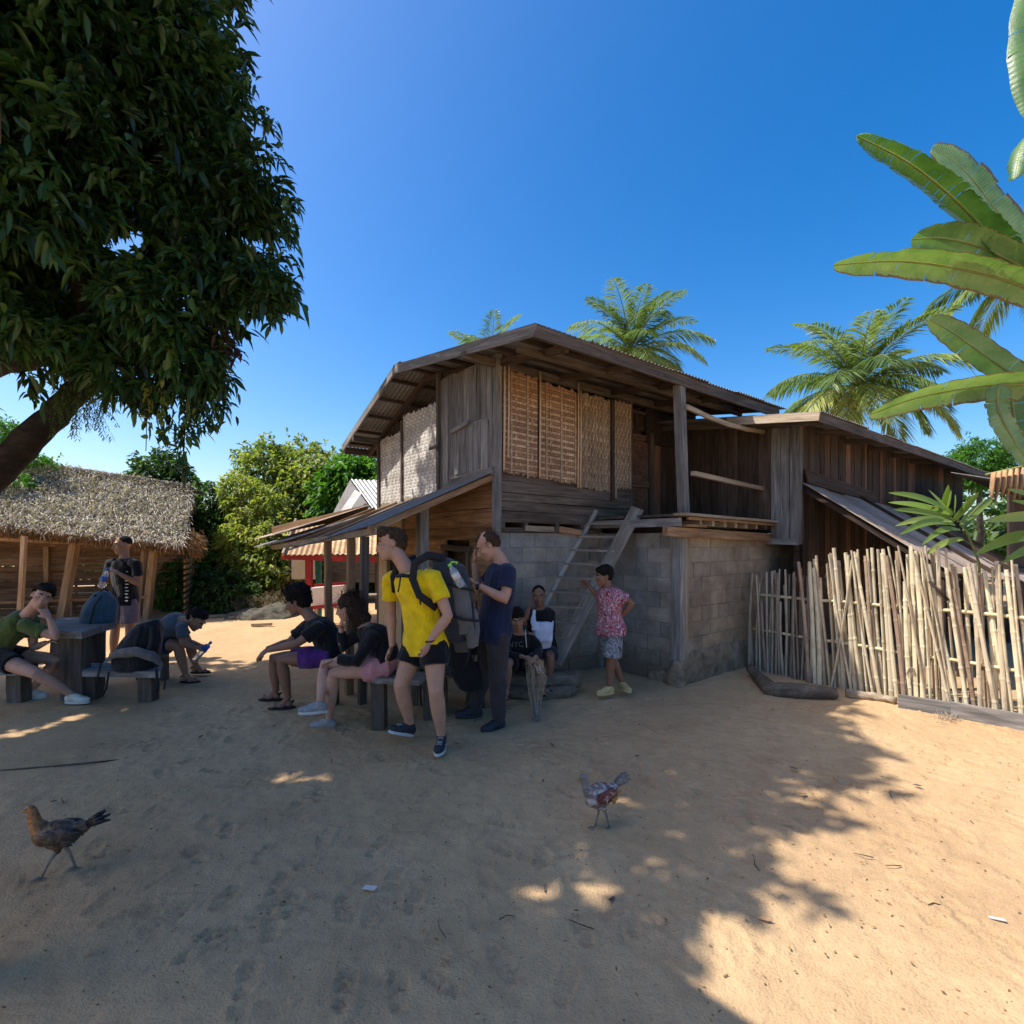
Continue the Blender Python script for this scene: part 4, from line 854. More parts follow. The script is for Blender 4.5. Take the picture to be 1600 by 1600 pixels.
# ---- broad-bladed ginger plant just behind the fence
M['blade'] = leafmat('blade_leaf', [(0, (.09, .17, .03)), (.5, (.2, .3, .06)), (1, (.36, .42, .12))], .4, .3)
def blades(root_, specs, Y):
    for a, b_, wd, bend in specs:
        p0 = W(a[0], a[1], Y+RN.uniform(-.12, .12)); p1 = W(b_[0], b_[1], Y+RN.uniform(-.3, .2)); d = p1-p0; L = d.length; side = d.cross(Vector((RN.uniform(-.2, .2), -1, RN.uniform(.1, .5)))).normalized(); nr = side.cross(d).normalized(); vs = []; fs = []; K = 9
        for i in range(K+1):
            t = i/K; c = p0.lerp(p1, t)+UP*(bend*L*math.sin(math.pi*t)); w_ = wd*math.sin(math.pi*min(1, t*.86+.1))**.8*(1 if i < K else .02)
            vs += [c+side*w_+nr*w_*.3, c, c-side*w_+nr*w_*.3]
        for i in range(K): n = i*3; fs += [(n, n+1, n+4, n+3), (n+1, n+2, n+5, n+4)]
        me = bpy.data.meshes.new('leaf'); me.from_pydata([tuple(p) for p in vs], [], fs); me.materials.append(M['blade']); me.polygons.foreach_set('use_smooth', [True]*len(fs))
        at = me.attributes.new('rnd', 'FLOAT', 'POINT'); r = RN.random(); at.data.foreach_set('value', [r]*len(vs))
        o = bpy.data.objects.new('leaf', me); link(o, Matrix.Identity(4), root_)
gp_ = root('ginger_plant', (4.75, 5.2, 0), 'plant with long lance-shaped leaves arching over the fence beside the tin shed roof', 'plant')
mb = MB(); mb.tube([(4.75, 5.2, 0), W(1530, 880, 5.), W(1510, 830, 4.9), W(1485, 795, 4.9), W(1450, 790, 4.9)], [.015, .012, .01, .008, .004], 6)
mb.tube([W(1510, 830, 4.9), W(1500, 820, 4.9), W(1540, 780, 4.9)], [.01, .008, .004], 6); obj('stem', mb, M['stemg'], gp_, True)
blades(gp_, [((1488, 800), (1387, 770), .035, .06), ((1488, 805), (1387, 785), .035, .05), ((1488, 810), (1394, 796), .03, .03), ((1487, 815), (1398, 822), .03, .08), ((1492, 820), (1405, 836), .035, .1), ((1500, 828), (1440, 852), .03, .1),
             ((1470, 800), (1482, 757), .03, 0), ((1488, 805), (1450, 765), .022, 0), ((1490, 805), (1492, 772), .025, 0), ((1487, 815), (1530, 768), .035, .0), ((1500, 818), (1552, 778), .04, .02), ((1503, 825), (1540, 785), .03, 0), ((1478, 800), (1486, 765), .018, 0), ((1505, 842), (1445, 868), .03, .12), ((1495, 815), (1512, 775), .03, 0)], 4.9)
gp2 = root('ginger_plant', (5.2, 4.9, 0), 'second lance-leaved plant cut by the right edge of the photo beside the fence', 'plant')
mb = MB(); mb.tube([(5.2, 4.9, 0), W(1650, 900, 4.7), W(1650, 820, 4.7)], [.015, .012, .008], 6); obj('stem', mb, M['stemg'], gp2, True)
blades(gp2, [((1650, 840), (1520, 868), .05, .12), ((1650, 810), (1540, 815), .045, .05), ((1650, 790), (1572, 764), .035, .03), ((1660, 850), (1565, 880), .04, .08), ((1650, 800), (1580, 782), .03, .03), ((1660, 840), (1590, 845), .04, .05)], 4.6)
# ================================================================ FENCE, SHED, LOGS
M['bamboo'] = None
def bamboo_mat(name, stops, rings=True):
    m, t, b = newmat(name); oi = t.nodes.new('ShaderNodeObjectInfo'); v = coords(t, (2, 2, 14) if False else (9, 9, 1.2)); n = noise(t, v, 3, 5, .65, .3)
    f = math_(t, 'ADD', math_(t, 'MULTIPLY', oi.outputs['Random'], .7), math_(t, 'MULTIPLY', n, .35)); col = ramp(t, f, stops)
    v2 = coords(t, (1, 1, 1)); n2 = noise(t, v2, 7, 4); col = mixc(t, .6, col, ramp(t, n2, [(.34, (.45, .38, .33)), (.52, (1, 1, 1))]), 'MULTIPLY')
    t.links.new(col, b.inputs['Base Color']); b.inputs['Roughness'].default_value = .5; bump(t, n, .3, .002, b); return m
M['bamboo'] = bamboo_mat('bamboo', [(.12, (.26, .17, .12)), (.3, (.42, .31, .21)), (.42, (.55, .46, .33)), (.62, (.66, .57, .39)), (.82, (.75, .67, .46)), (.97, (.48, .37, .27))])
M['bamboo_g'] = bamboo_mat('grey_bamboo', [(.2, (.16, .12, .09)), (.5, (.3, .25, .19)), (.8, (.42, .37, .28))])
M['bamboo_y'] = plain('pale_bamboo', (.6, .5, .3), .55, .25, 12, .002)
def pole_mesh(L, r, seed, mat, split=False):
    rs = random.Random(seed); pts = []; rad = []; z = 0; nd = rs.uniform(.05, .2); k = 0
    while z < L-.02:
        pts.append(z); rad.append(r*(1-.18*z/L)); 
        zn = nd+k*rs.uniform(.19, .26)
        if zn <= z+.03: k += 1; zn = z+.2
        if zn < L-.03:
            for dz, q in ((-.012, 1.), (-.004, 1.13), (.004, 1.13), (.012, .97)): pts.append(zn+dz); rad.append(r*q*(1-.18*z/L))
        z = zn+.03; k += 1
    pts.append(L); rad.append(r*.82); bx, by = rs.uniform(-.02, .02), rs.uniform(-.015, .015)
    mb = MB(); mb.tube([Vector((bx*math.sin(3*p/L), by*math.sin(2.5*p/L+1), p)) for p in pts], rad, 8, flat=.5 if split else 1.); return mb.mesh('pole', mat, False)
FA, FB = Vector((3.02, 6.42, 0)), Vector((4.42, 4.41, 0)); FD = (FB-FA).normalized(); FN = Vector((-FD.y, FD.x, 0)); FN = -FN if FN.y > 0 else FN   # towards the yard
fence = root('bamboo_fence', FA, 'tall fence of upright leaning bamboo canes on two rails, right of the house', 'fence')
FL = (FB-FA).length+.95
pm = {}
def get_pole(thin, q):
    k = (thin, q)
    if k not in pm:
        r = (.0125 if thin else .0195)*(.9+.06*q); pm[k] = pole_mesh(1.0, r, 30+q+10*thin, M['bamboo_g' if thin else 'bamboo'], split=(q % 3 > 0 and not thin))
    return pm[k]
def fence_top(s):
    t = s/((FB-FA).length)
    return float(np.interp(t, [0, .12, .28, .33, .42, .6, .8, .86, 1.0, 1.4], [1.17, 1.22, 1.27, 1.36, 1.46, 1.5, 1.52, 1.40, 1.38, 1.4]))
s = 0; i = 0
while s < FL:
    thin = s < .62*1.15; r = .011 if thin else .0175; t = s/FL
    L = fence_top(s)*RN.uniform(.93, 1.04)
    if RN.random() < .12: L *= RN.uniform(.62, .9)
    base = FA+FD*s+FN*(.0 if i % 2 else .066)+FN*RN.uniform(-.006, .006); lean = RN.gauss(.0, .024)-(.06 if .75 < s < 2.6 else 0)-(.08 if RN.random() < .1 and not thin else 0)
    top = base+FD*lean*L+FN*RN.uniform(-.02, .02)+UP*L
    ax = (top-base); Lr = ax.length; z_ = ax.normalized(); x_ = FD-z_*FD.dot(z_); x_.normalize(); y_ = z_.cross(x_)
    m_ = frame(base, x_, y_, z_) @ Matrix.Diagonal((RN.uniform(.85, 1.2), RN.uniform(.85, 1.2), Lr, 1)) @ Matrix.Rotation(RN.uniform(0, 6.28) if (i % 3) else 0, 4, 'Z')
    piece('cane', get_pole(thin, RN.randrange(6)), m_, fence)
    s += (.0235 if thin else .0255)*RN.uniform(.75, 1.25); i += 1
for s, a, L in ((.72, -.12, 1.36), (1.35, -.2, 1.5), (1.62, -.16, 1.45), (1.8, -.24, 1.55), (1.98, -.3, 1.5), (2.1, -.16, 1.35), (2.3, -.2, 1.4), (.95, .2, 1.4), (1.15, -.22, 1.45), (2.6, -.1, 1.3)):
    base = FA+FD*s+FN*.1; top = base+FD*a+UP*L; ax = top-base; z_ = ax.normalized(); x_ = (FD-z_*FD.dot(z_)).normalized(); piece('cane', get_pole(False, RN.randrange(6)), frame(base, x_, z_.cross(x_), z_) @ Matrix.Diagonal((1, 1, ax.length, 1)), fence)
for z0, z1 in ((.93, .95), (.50, .47)):
    pts = [FA+FD*(.02+FL*k/14)+FN*(.034+.004*(k % 2))+UP*(z0+(z1-z0)*k/14+.006*math.sin(k*1.7)) for k in range(15)]
    mb = MB(); mb.tube(pts, .017, 8); obj('rail', mb, M['bamboo_y'], fence, True)
mb = MB(); mb.tube([W(1452, 908, 4.85), W(1482, 938, 4.75)], .014, 8); obj('loose_cane', mb, M['w_dark'], fence, True)
mb = MB()
for k in range(16): a = k*1.1; p = W(1425, 1042, 4.9)+FN*.06; mb.tube([p, p+Vector((.03*math.cos(a), -.02, .03*math.sin(a)-.02)), p+Vector((.05*math.cos(a), -.02, -.05-.05*RN.random()))], .003, 4)
obj('fibre_tie', mb, M['w_pale'], fence)
mb = MB(); 
for k in range(14): mb.tube([W(1432+RN.uniform(-4, 4), 905+k*.8, 5.0)+FN*.08 if False else W(1294+RN.uniform(-5, 5), 880+k, 5.85), W(1294+RN.uniform(-6, 6), 900+RN.uniform(0, 20), 5.83)], .008, 4)
obj('fibre_tie', mb, M['w_grey'], fence)
def log(name, pts, rad, mat, label, cat='log', group=None, rough=.012):
    mb = MB(); P_ = []; R_ = []; pts = [Vector(p) for p in pts]
    for i in range(len(pts)-1):
        for k in range(6): t = k/6; P_.append(pts[i].lerp(pts[i+1], t)); R_.append(rad[i]+(rad[i+1]-rad[i])*t)
    P_.append(pts[-1]); R_.append(rad[-1]); mb.tube(P_, R_, 14)
    r_ = root(name, Vector((pts[0].x, pts[0].y, 0)), label, cat, group)
    me = mb.mesh('wood', mat, True); co = np.array([v.co[:] for v in me.vertices]); d = vnoise(co*np.array([7, 7, 16]))*rough+vnoise(co*30)*rough*.4
    for v, q in zip(me.vertices, d): v.co += Vector((0, q*.6, q))
    obj('wood', me, mat, r_); return r_
M['log'] = wood('log_wood', (.09, .07, .05), (.22, .175, .13), (.36, .3, .23), grain=7, bumpd=.015, along=3)
log('fallen_log', [G(1172, 1045, .08)+UP*.0, G(1205, 1078, .05), G(1250, 1080, .07), G(1305, 1084, .05)], [.045, .085, .08, .06], M['log'], 'gnarled grey log lying along the shaded left foot of the bamboo fence')
log('fallen_log', [G(1232, 1075, .04), G(1270, 1082, .05)], [.06, .07], M['log'], 'short stub of wood beside the gnarled log under the fence')
log('log_offcut', [G(1322, 1084, .03), G(1365, 1088, .03), G(1400, 1096, .03)], [.04, .042, .04], M['w_pale'], 'pale debarked timber offcut at the sunlit fence foot')
bd = root('base_board', G(1400, 1100), 'long grey board on edge along the right foot of the bamboo fence', 'board')
b0 = G(1404, 1106); b1 = G(1486, 1120); b2 = G(1600, 1142); b3 = b2+(b2-b1)*1.2
plank('board', b0+UP*.06, b1+UP*.065, .14, .022, M['w_grey'], bd, up=FN, jit=.004)
bd = root('base_board', G(1500, 1110), 'grey board on edge continuing to the right photo edge below the canes', 'board')
plank('board', b1+UP*.065+FN*.004, b3+UP*.07+FN*.004, .15, .022, M['w_grey'], bd, up=FN, jit=.004)
dt = root('straw_tuft', G(1480, 1122), 'little tuft of dry straw lying against the grey base board', 'tuft'); mb = MB()
for k in range(60):
    p = G(1478+RN.gauss(0, 9), 1124+RN.gauss(0, 3)); mb.tube([p, p+Vector((RN.gauss(0, .04), RN.gauss(0, .03), RN.uniform(.005, .06)))], .002, 3)
obj('straw', mb, M['w_pale'], dt)
# shed roof behind the fence
shed = root('lean_to_shed', Hs(4.4, -2.4, 0), 'low shed with rusty corrugated roof behind the bamboo fence', 'shed')
A = Hs(3.68, -1.62, 2.31); Bq = Hs(9.5, -1.62, 2.02)
sheets(A, Bq, Hs(0, -3.12, 1.22)-Hs(0, -1.62, 2.31), M['tin_r'], shed, wdt=.66, wave=.07, amp=.009, jig=.05)
for u in (3.75, 4.6, 5.6, 6.8): 
    plank('rafter', Hs(u, -1.6, 2.25), Hs(u, -3.1, 1.17), .05, .06, M['w_dark'], shed)
    plank('post', Hs(u, -2.95, 0), Hs(u, -2.95, 1.25), .07, .07, M['w_dark'], shed, up=DR)
plank('eave_beam', Hs(3.7, -2.98, 1.24), Hs(9.4, -2.98, 1.1), .05, .06, M['w_dark'], shed)
# log bench by the house wall (two logs)
log('log_bench', [G(788, 1066, .12), G(840, 1066, .12), G(905, 1062, .12)], [.11, .12, .10], M['log'], 'thick split log the two boys sit on below the ladder', rough=.03)
log('log_bench', [G(792, 1082, .05), G(850, 1083, .05), G(898, 1078, .05)], [.06, .07, .05], M['log'], 'thinner pale log in front of the thick log seat', rough=.02)
# ================================================================ THATCHED HUT
hut = root('thatched_hut', (-9, 10.6, 0), 'open-sided hut with thick pale thatch roof and plank back wall at left', 'hut')
HD = Vector((.9, .436, 0)).normalized(); HB = Vector((-.436, .9, 0)).normalized()
E1 = W(284, 852, 10.3); R1 = W(298, 766, 12.0)
def hz_e(t): return E1.z+min(t, 3.2)*.13
def hz_r(t): return R1.z+min(t, 3.2)*.14
def HE(t, q):   # t metres to the left of the right end, q 0 eave .. 1 ridge
    a = E1-HD*t; b_ = R1-HD*t; p = a.lerp(b_, q); p.z = hz_e(t)*(1-q)+hz_r(t)*q; return p
M['thatch'] = leafmat('thatch_straw', [(0, (.22, .18, .14)), (.35, (.46, .4, .33)), (.7, (.7, .63, .54)), (1, (.85, .79, .7))], .9, .1, .1)
M['thatch_b'] = leafmat('brown_straw', [(0, (.12, .06, .03)), (.5, (.28, .15, .07)), (1, (.45, .28, .14))], .9, .2, .1)
mb = MB(); TL = 7.
for side in (0,):
    P_ = []
    for i in range(15):
        t = TL*i/14; P_ += [HE(t, 0)+UP*.0, HE(t, 1)+UP*.0, HE(t, 1)-UP*.12, HE(t, 0)-UP*.09]
    mb.v = P_; mb.f = [(i*4+k, (i+1)*4+k, (i+1)*4+(k+1) % 4, i*4+(k+1) % 4) for i in range(14) for k in range(4)]+[(0, 1, 2, 3), (59, 58, 57, 56)]
M['thatch_s'] = plain('thatch_mass', (.26, .19, .13), .95, .35, 25, .03)
th = obj('thatch', mb, M['thatch_s'], hut)
back = HB*3.0
mb2 = MB(); q0, q1 = HE(0, 1), HE(TL, 1); mb2.beam((q0+q0+back)/2-UP*.75, (q1+q1+back)/2-UP*.75, 3.4, .1, up=UP*1.9+HB*1.0); obj('rear_thatch', mb2, M['thatch_s'], hut)
rs = np.random.RandomState(31); N = 30000; t_ = rs.rand(N)*(TL+.1)-.05; q_ = rs.rand(N)**.85*1.05-.02
B_ = np.array([list(HE(a, b_)) for a, b_ in zip(t_, q_)])+np.array([0, 0, .02])+rs.randn(N, 3)*np.array([.02, .02, .03])
sl_ = (E1-R1).normalized(); D_ = np.array(list(sl_))*1.0+rs.randn(N, 3)*.42+np.array([0, 0, .28])
leafcloud('straw', B_, D_, .16, .016, M['thatch'], th, 'stuff', rnd=np.clip(.55+.2*vnoise(B_*2.5)+.2*rs.randn(N), 0, 1), simple=True, droop=.1)
N = 6500; t_ = rs.rand(N)*TL; B_ = np.array([list(HE(a, .02)) for a in t_])+np.array([0, 0, -.05])+rs.randn(N, 3)*np.array([.02, .04, .04]); D_ = np.array([.05, -.25, -1.])+rs.randn(N, 3)*.18
leafcloud('eave_fringe', B_, D_, .15, .014, M['thatch_b'], th, 'stuff', simple=True, droop=.0)
N = 1800; q_ = rs.rand(N)*.22; B_ = np.array([list(HE(-.02, b_)) for b_ in q_])+rs.randn(N, 3)*.06+np.array([.1, .2, -.08]); D_ = np.array([.5, 0, -.8])+rs.randn(N, 3)*.3
leafcloud('gable_fringe', B_, D_, .16, .014, M['thatch_b'], th, 'stuff', simple=True, droop=.0)
plank('ridge_pole', HE(-.25, .93)+UP*.05, HE(TL, .93)+UP*.05, .05, .05, M['w_dark'], hut)
mb = MB(); mb.tube([HE(0, 1)+UP*.03, HE(TL/2, 1)+UP*.03, HE(TL, 1)+UP*.03], .1, 8); obj('ridge_roll', mb, M['thatch_s'], hut, True)
N = 3500; t_ = rs.rand(N)*TL; B_ = np.array([list(HE(a, 1.0)) for a in t_])+np.array([0, 0, .08])+rs.randn(N, 3)*.03; leafcloud('ridge_straw', B_, rs.randn(N, 3)*np.array([1, 1, .3]), .12, .016, M['thatch'], th, 'stuff', simple=True)
M['post'] = wood('hut_post_wood', (.26, .15, .08), (.46, .29, .16), (.6, .42, .26), objvar=.12)
def hp(px0, y0, px1, y1, name='post', w_=.1, Y=None, mat='post'):
    g = G(px0, y0) if Y is None else W(px0, y0, Y); top = W(px1, y1, g.y+.02); plank(name, g-UP*.02, top, w_, w_*.9, M[mat], hut, up=Vector((0, -1, 0)), jit=.006)
hp(95, 975, 117, 848, w_=.13); hp(229, 967, 241, 850, w_=.12); hp(218, 962, 226, 848, w_=.08); hp(30, 985, 38, 838, w_=.07); hp(-60, 985, -50, 830, w_=.12)
HW = HB*1.75   # back wall
def hb(t, z): a = E1-HD*t+HW; a.z = z; return a
zz = .05; k = 0
while zz < 1.5:
    h = RN.uniform(.12, .17)
    plank('wall_plank', hb(-.05, zz+h/2), hb(TL, zz+h/2+.02), h-RN.choice((.004, .008, .03)), .02, M['w_hut'], hut, up=-HB, jit=.006); zz += h; k += 1
for t in (.0, 1.3, 2.6, 3.9): plank('back_post', hb(t, 0)-HB*.05, hb(t, 1.9)-HB*.05, .09, .08, M['post'], hut, up=HD)
zz = .1
while zz < 1.3:     # low slatted side at the right end
    h = .09; plank('side_slat', hb(-.02, zz)-HB*.1, E1+HB*.35+UP*(zz-E1.z), h-.02, .02, M['w_warm'], hut, up=HD, jit=.004); zz += .12
plank('front_rail', E1-HD*.6+HB*.5+UP*(.45-E1.z), E1-HD*5+HB*.5+UP*(.45-E1.z), .06, .05, M['w_warm'], hut)
for t in (.3, .9, 1.6, 2.3, 3., 3.8): plank('rafter', HE(t, .02)-UP*.12, HE(t, .98)-UP*.16, .05, .05, M['post'], hut)
plank('tie_beam', HE(.3, .1)-UP*.2, HE(5, .1)-UP*.3, .06, .06, M['post'], hut)
obj('inner_mat', MB().beam(hb(.0, 1.62)-HB*.1, hb(TL, 1.9)-HB*.1, .03, .5), M['w_hut'], hut)
# slatted benches and a chair inside the hut
def bench(label, c, L, d, ht=.4):
    r_ = root('slatted_bench', c, label, 'bench', 'slatted benches in the thatched hut'); f = HD
    n_ = -HB
    for k in range(4): plank('seat_slat', c+n_*(k*.09)+UP*ht-f*L/2, c+n_*(k*.09)+UP*ht+f*L/2, .07, .02, M['w_warm'], r_)
    for k in range(4): plank('back_slat', c-n_*.03+UP*(ht+.12+k*.12)-f*L/2, c-n_*.03+UP*(ht+.12+k*.12)+f*L/2, .08, .018, M['w_warm'], r_, up=n_)
    for s_ in (-1, 1):
        for q in (0, .3): plank('leg', c+f*s_*(L/2-.06)+n_*q, c+f*s_*(L/2-.06)+n_*q+UP*(ht if q else ht+.55), .05, .05, M['w_warm'], r_, up=f)
bench('warm brown slatted bench inside the hut behind the green-shirted person', G(10, 960)+HB*.6, 1.9, 0)
bench('shorter slatted bench in the right bay of the thatched hut', G(203, 955)+HB*1.0, .7, 0)
c = G(128, 962)+HB*.3; ch = root('wooden_chair', c, 'plain wooden slat-back chair standing in the hut between the posts', 'chair')
for s_ in (-1, 1):
    plank('back_post', c+HD*s_*.17, c+HD*s_*.17+UP*.82, .035, .035, M['post'], ch, up=HD)
    plank('leg', c+HD*s_*.17-HB*.33, c+HD*s_*.17-HB*.33+UP*.4, .035, .035, M['post'], ch, up=HD)
for z_ in (.56, .67, .79): plank('back_slat', c-HD*.17+UP*z_, c+HD*.17+UP*z_, .045, .015, M['post'], ch, up=-HB)
plank('seat', c-HD*.18-HB*.16+UP*.41, c+HD*.18-HB*.16+UP*.41, .36, .02, M['post'], ch)
for s_ in (-1, 1): plank('stretcher', c+HD*s_*.17+UP*.2, c+HD*s_*.17-HB*.33+UP*.2, .02, .02, M['post'], ch)
tree('creeper', 'green creeper growing over the left of the thatched roof', [(HE(3.2, .95)+UP*.1, (.9, .3, .14)), (HE(3.6, .6)+UP*.1, (.6, .3, .1)), (HE(3.0, .6)+UP*.1, (.45, .3, .08))], [HE(3.6, .5), HE(3.4, .9)], 'leaf_br', 420, .1, .045, 6, None, 'creeper', r0=.02, seed=44, branches=False)

# ================================================================ BEHIND THE HOUSE
pv = root('counter_pavilion', G(540, 965), 'small pavilion with tawny corrugated roof, red and green posts and white counter', 'pavilion')
pA, pB = W(462, 812, 11.0), W(640, 812, 11.0)
sheets(pA, pB, W(441, 866, 9.6)-W(462, 812, 11.0), M['tin_y'], pv, wdt=.6, wave=.1, amp=.014)
plank('eave_beam', W(440, 870, 9.62), W(640, 876, 9.6), .05, .1, M['w_red'], pv)
plank('rake_board', W(442, 866, 9.55), W(462, 812, 10.95), .04, .07, M['w_pale'], pv)
def post(px, Y, y0, mat, w_=.1, name='post', par=None): 
    g = gp0(px, Y); plank(name, g, Vector((g.x, g.y, EYE+(HY-y0)/FPX*Y)), w_, w_, M[mat], par or pv, up=Vector((0, -1, 0)))
post(483, 9.7, 870, 'w_red', .11); post(498, 9.9, 868, 'w_green', .09); post(455, 12., 840, 'w_dark', .08); post(600, 9.8, 872, 'w_green', .1); post(590, 12, 840, 'w_dark', .1)
M['counter'] = plain('white_counter_paint', (.72, .62, .55), .7, .08, 4, .003)
obj('counter', MB().beam(W(492, 931, 9.5), W(545, 926, 9.5), .5, .32), M['counter'], pv)
plank('counter_trim', W(491, 915, 9.2), W(546, 911, 9.2), .05, .04, M['w_red'], pv, up=Vector((0, -1, 0))); plank('counter_trim', W(491, 949, 9.2), W(546, 943, 9.2), .06, .04, M['w_red'], pv, up=Vector((0, -1, 0)))
for px in (494, 518, 543): post(px, 9.4, 945, 'w_pale', .06, 'counter_leg')
obj('table', MB().beam(W(560, 931, 9.), W(600, 931, 9.), .5, .04).beam(W(562, 934, 9), W(562, 958, 9), .04, .04, up=(0, 1, 0)).beam(W(598, 934, 9), W(598, 958, 9), .04, .04, up=(0, 1, 0)), M['w_pale'], pv)
obj('back_board', MB().beam(W(456, 888, 11.8), W(492, 888, 11.8), .04, .5), M['plaster'], pv)
fh = root('rusty_roofed_house', gp0(580, 13.5), 'house far back with patched rusty corrugated gable roof', 'house')
obj('wall', MB().beam(W(530, 860, 13.8), W(640, 860, 13.8), 1.5, 1.6), M['w_wall'], fh)
ra, rb = W(548, 748, 12.6), W(680, 756, 13.2)
sheets(ra, rb, W(592, 808, 11.6)-ra, M['tin_w'], fh, wdt=.5, wave=.1, amp=.014, mats=[M['tin_w'], M['tin_w'], M['tin_r']])
obj('gable', MB().add([W(547, 750, 12.55), W(513, 816, 12.0), W(592, 812, 11.55), W(547, 750, 12.6), W(513, 816, 12.05), W(592, 812, 11.6)], [(0, 1, 2), (5, 4, 3), (0, 2, 5, 3), (0, 3, 4, 1), (1, 4, 5, 2)]), M['tin'], fh)
obj('leaning_sheet', MB().beam(W(528, 815, 11.7), W(560, 768, 11.9), .22, .01, up=(-.3, -1, .4)), M['tin_w'], fh)
# dark wooden house further right behind the wing, seen as shadowed wall
dh = root('dark_outhouse', Hs(11.8, -2.2, 0), 'dark shadowed wooden outhouse beyond the wing at right', 'outhouse')
for k in range(14): plank('wall_plank', Hs(8.+k*.42, -2.9, 0), Hs(8.+k*.42, -2.9, 2.3+.05*(k % 2)), .41, .03, M['w_dark'], dh, up=fo)
sheets(Hs(7.9, -2.2, 2.75), Hs(14, -2.2, 2.6), Hs(0, -3.5, 2.35)-Hs(0, -2.2, 2.75), M['tin'], dh)
# shelter the photographer stands beside: only its shade is in the picture
sh = root('yard_shelter', (-3.6, -1.2, 0), 'plank-roofed shelter behind the camera whose straight shade crosses the sand', 'shelter')
cn = Vector((-2.02, 1.86, 3.22)); e1 = Vector((.7, -.72, 0)).normalized(); e2 = Vector((-.93, .36, 0)).normalized()
for k in range(10): plank('roof_board', cn+e2*(.2+.4*k)-e1*.0, cn+e2*(.2+.4*k)+e1*5+UP*.0, .395, .03, M['w_wall'], sh, up=UP)
for a, b_ in ((.1, .1), (4.8, .1), (.1, 3.8), (4.8, 3.8)): p = cn+e1*a+e2*b_; plank('post', Vector((p.x, p.y, 0)), p-UP*.02, .1, .1, M['w_wall'], sh, up=e1)
tree('shrub', 'thin dry weeds growing on the grey soil heap', [(W(415, 945, 11.2), (.8, .35, .16)), (W(440, 938, 11.4), (.5, .3, .2))], [gp0(420, 11.3), W(420, 950, 11.3)], 'leaf_dry', 420, .08, .012, 7, None, 'weeds', seed=71, r0=.02, branches=False)
# low mound and little things on the far ground
mb = MB(); mb.ell(G(405, 964)+UP*-.08, (.8, .5, .26), n=20, m=12); mb.ell(G(432, 962)+UP*-.08, (.5, .5, .34)); o = remeshed('ash_mound', mb, plain('ash_grey_soil', (.09, .08, .06), .95, .5, 9, .04), None, .03, 2, .05, 5); tag(o, 'grey heap of ash and soil below the sunlit trees', 'mound')
for i, (px, py, L, lab) in enumerate(((345, 965, .5, 'short plank lying on the far sunlit ground near the shrub'), (408, 979, .35, 'thin stick lying on the bright far ground'), (362, 968, .12, 'stub of wood standing on the far edge of the yard'))):
    g = G(px, py); plank_root = root('loose_board', g, lab, 'board'); plank('board', g+Vector((-L/2, 0, .03)), g+Vector((L/2, .05, .04)), .08, .05, M['w_pale'], plank_root)
# ================================================================ PEOPLE
def skin_mat(name, c):
    m, t, b = newmat(name); v = coords(t, rnd=False); n = noise(t, v, 12, 4); n2 = noise(t, v, 160, 2)
    col = ramp(t, n, [(.3, tuple(x*.86 for x in c)), (.7, tuple(min(1, x*1.1) for x in c))]); t.links.new(col, b.inputs['Base Color'])
    b.inputs['Roughness'].default_value = .55; b.inputs['Subsurface Weight'].default_value = .08; b.inputs['Subsurface Radius'].default_value = (.02, .008, .004)
    b.inputs['Specular IOR Level'].default_value = .35; bump(t, n2, .3, .001, b); return m
M['sk_l'] = skin_mat('light_skin', (.5, .275, .18)); M['sk_p'] = skin_mat('pink_skin', (.53, .295, .21)); M['sk_b'] = skin_mat('brown_skin', (.26, .13, .08)); M['sk_t'] = skin_mat('tan_skin', (.38, .2, .12))
def hairmat(name, c):
    m, t, b = newmat(name); v = coords(t, (60, 60, 12), rnd=False); n = noise(t, v, 2, 4)
    t.links.new(ramp(t, n, [(.3, tuple(x*.5 for x in c)), (.7, tuple(x*1.6 for x in c))]), b.inputs['Base Color']); b.inputs['Roughness'].default_value = .8; b.inputs['Specular IOR Level'].default_value = .15; bump(t, n, 1, .008, b); return m
M['h_dark'] = hairmat('black_hair', (.012, .009, .008)); M['h_brown'] = hairmat('brown_hair', (.06, .035, .02)); M['h_long'] = hairmat('long_brown_hair', (.05, .03, .02))
M['eyewhite'] = plain('eye_white', (.6, .58, .55), .3, .02, 5, 0); M['iris'] = plain('iris', (.03, .02, .015), .2, .1, 5, 0); M['lip'] = plain('lip', (.42, .16, .13), .5, .1, 20, 0)
for k, c in dict(yellow=(.9, .62, .01), navy=(.018, .025, .06), black=(.012, .012, .014), olive=(.085, .12, .03), grey=(.10, .115, .135), purple=(.1, .03, .18), pink=(.55, .25, .27), pants=(.05, .042, .046), white=(.62, .66, .78), dshort=(.03, .035, .05), mauve=(.2, .14, .17)).items(): M['c_'+k] = cloth(k+'_cloth', c)
def pattern_cloth(name, cols, scale, dist=2.5):
    m, t, b = newmat(name); v = coords(t, rnd=False); n = noise(t, v, scale, 3, .6, dist); n2 = noise(t, v, scale*.7, 2, .5, dist*2)
    r = ramp(t, n, cols); t.links.new(r, b.inputs['Base Color']); b.inputs['Roughness'].default_value = .85; t.nodes[r.node.name].color_ramp.interpolation = 'CONSTANT'; bump(t, n2, .5, .005, b); return m
M['c_batik'] = pattern_cloth('red_white_print', [(0, (.3, .015, .025)), (.44, (.62, .55, .6)), (.485, (.33, .015, .025)), (.54, (.16, .17, .36)), (.565, (.4, .05, .03)), (.61, (.6, .5, .53)), (.645, (.3, .015, .025))], 11)
M['c_print'] = pattern_cloth('grey_print', [(0, (.06, .07, .09)), (.45, (.4, .42, .45)), (.52, (.1, .11, .14)), (.6, (.3, .3, .33))], 14)
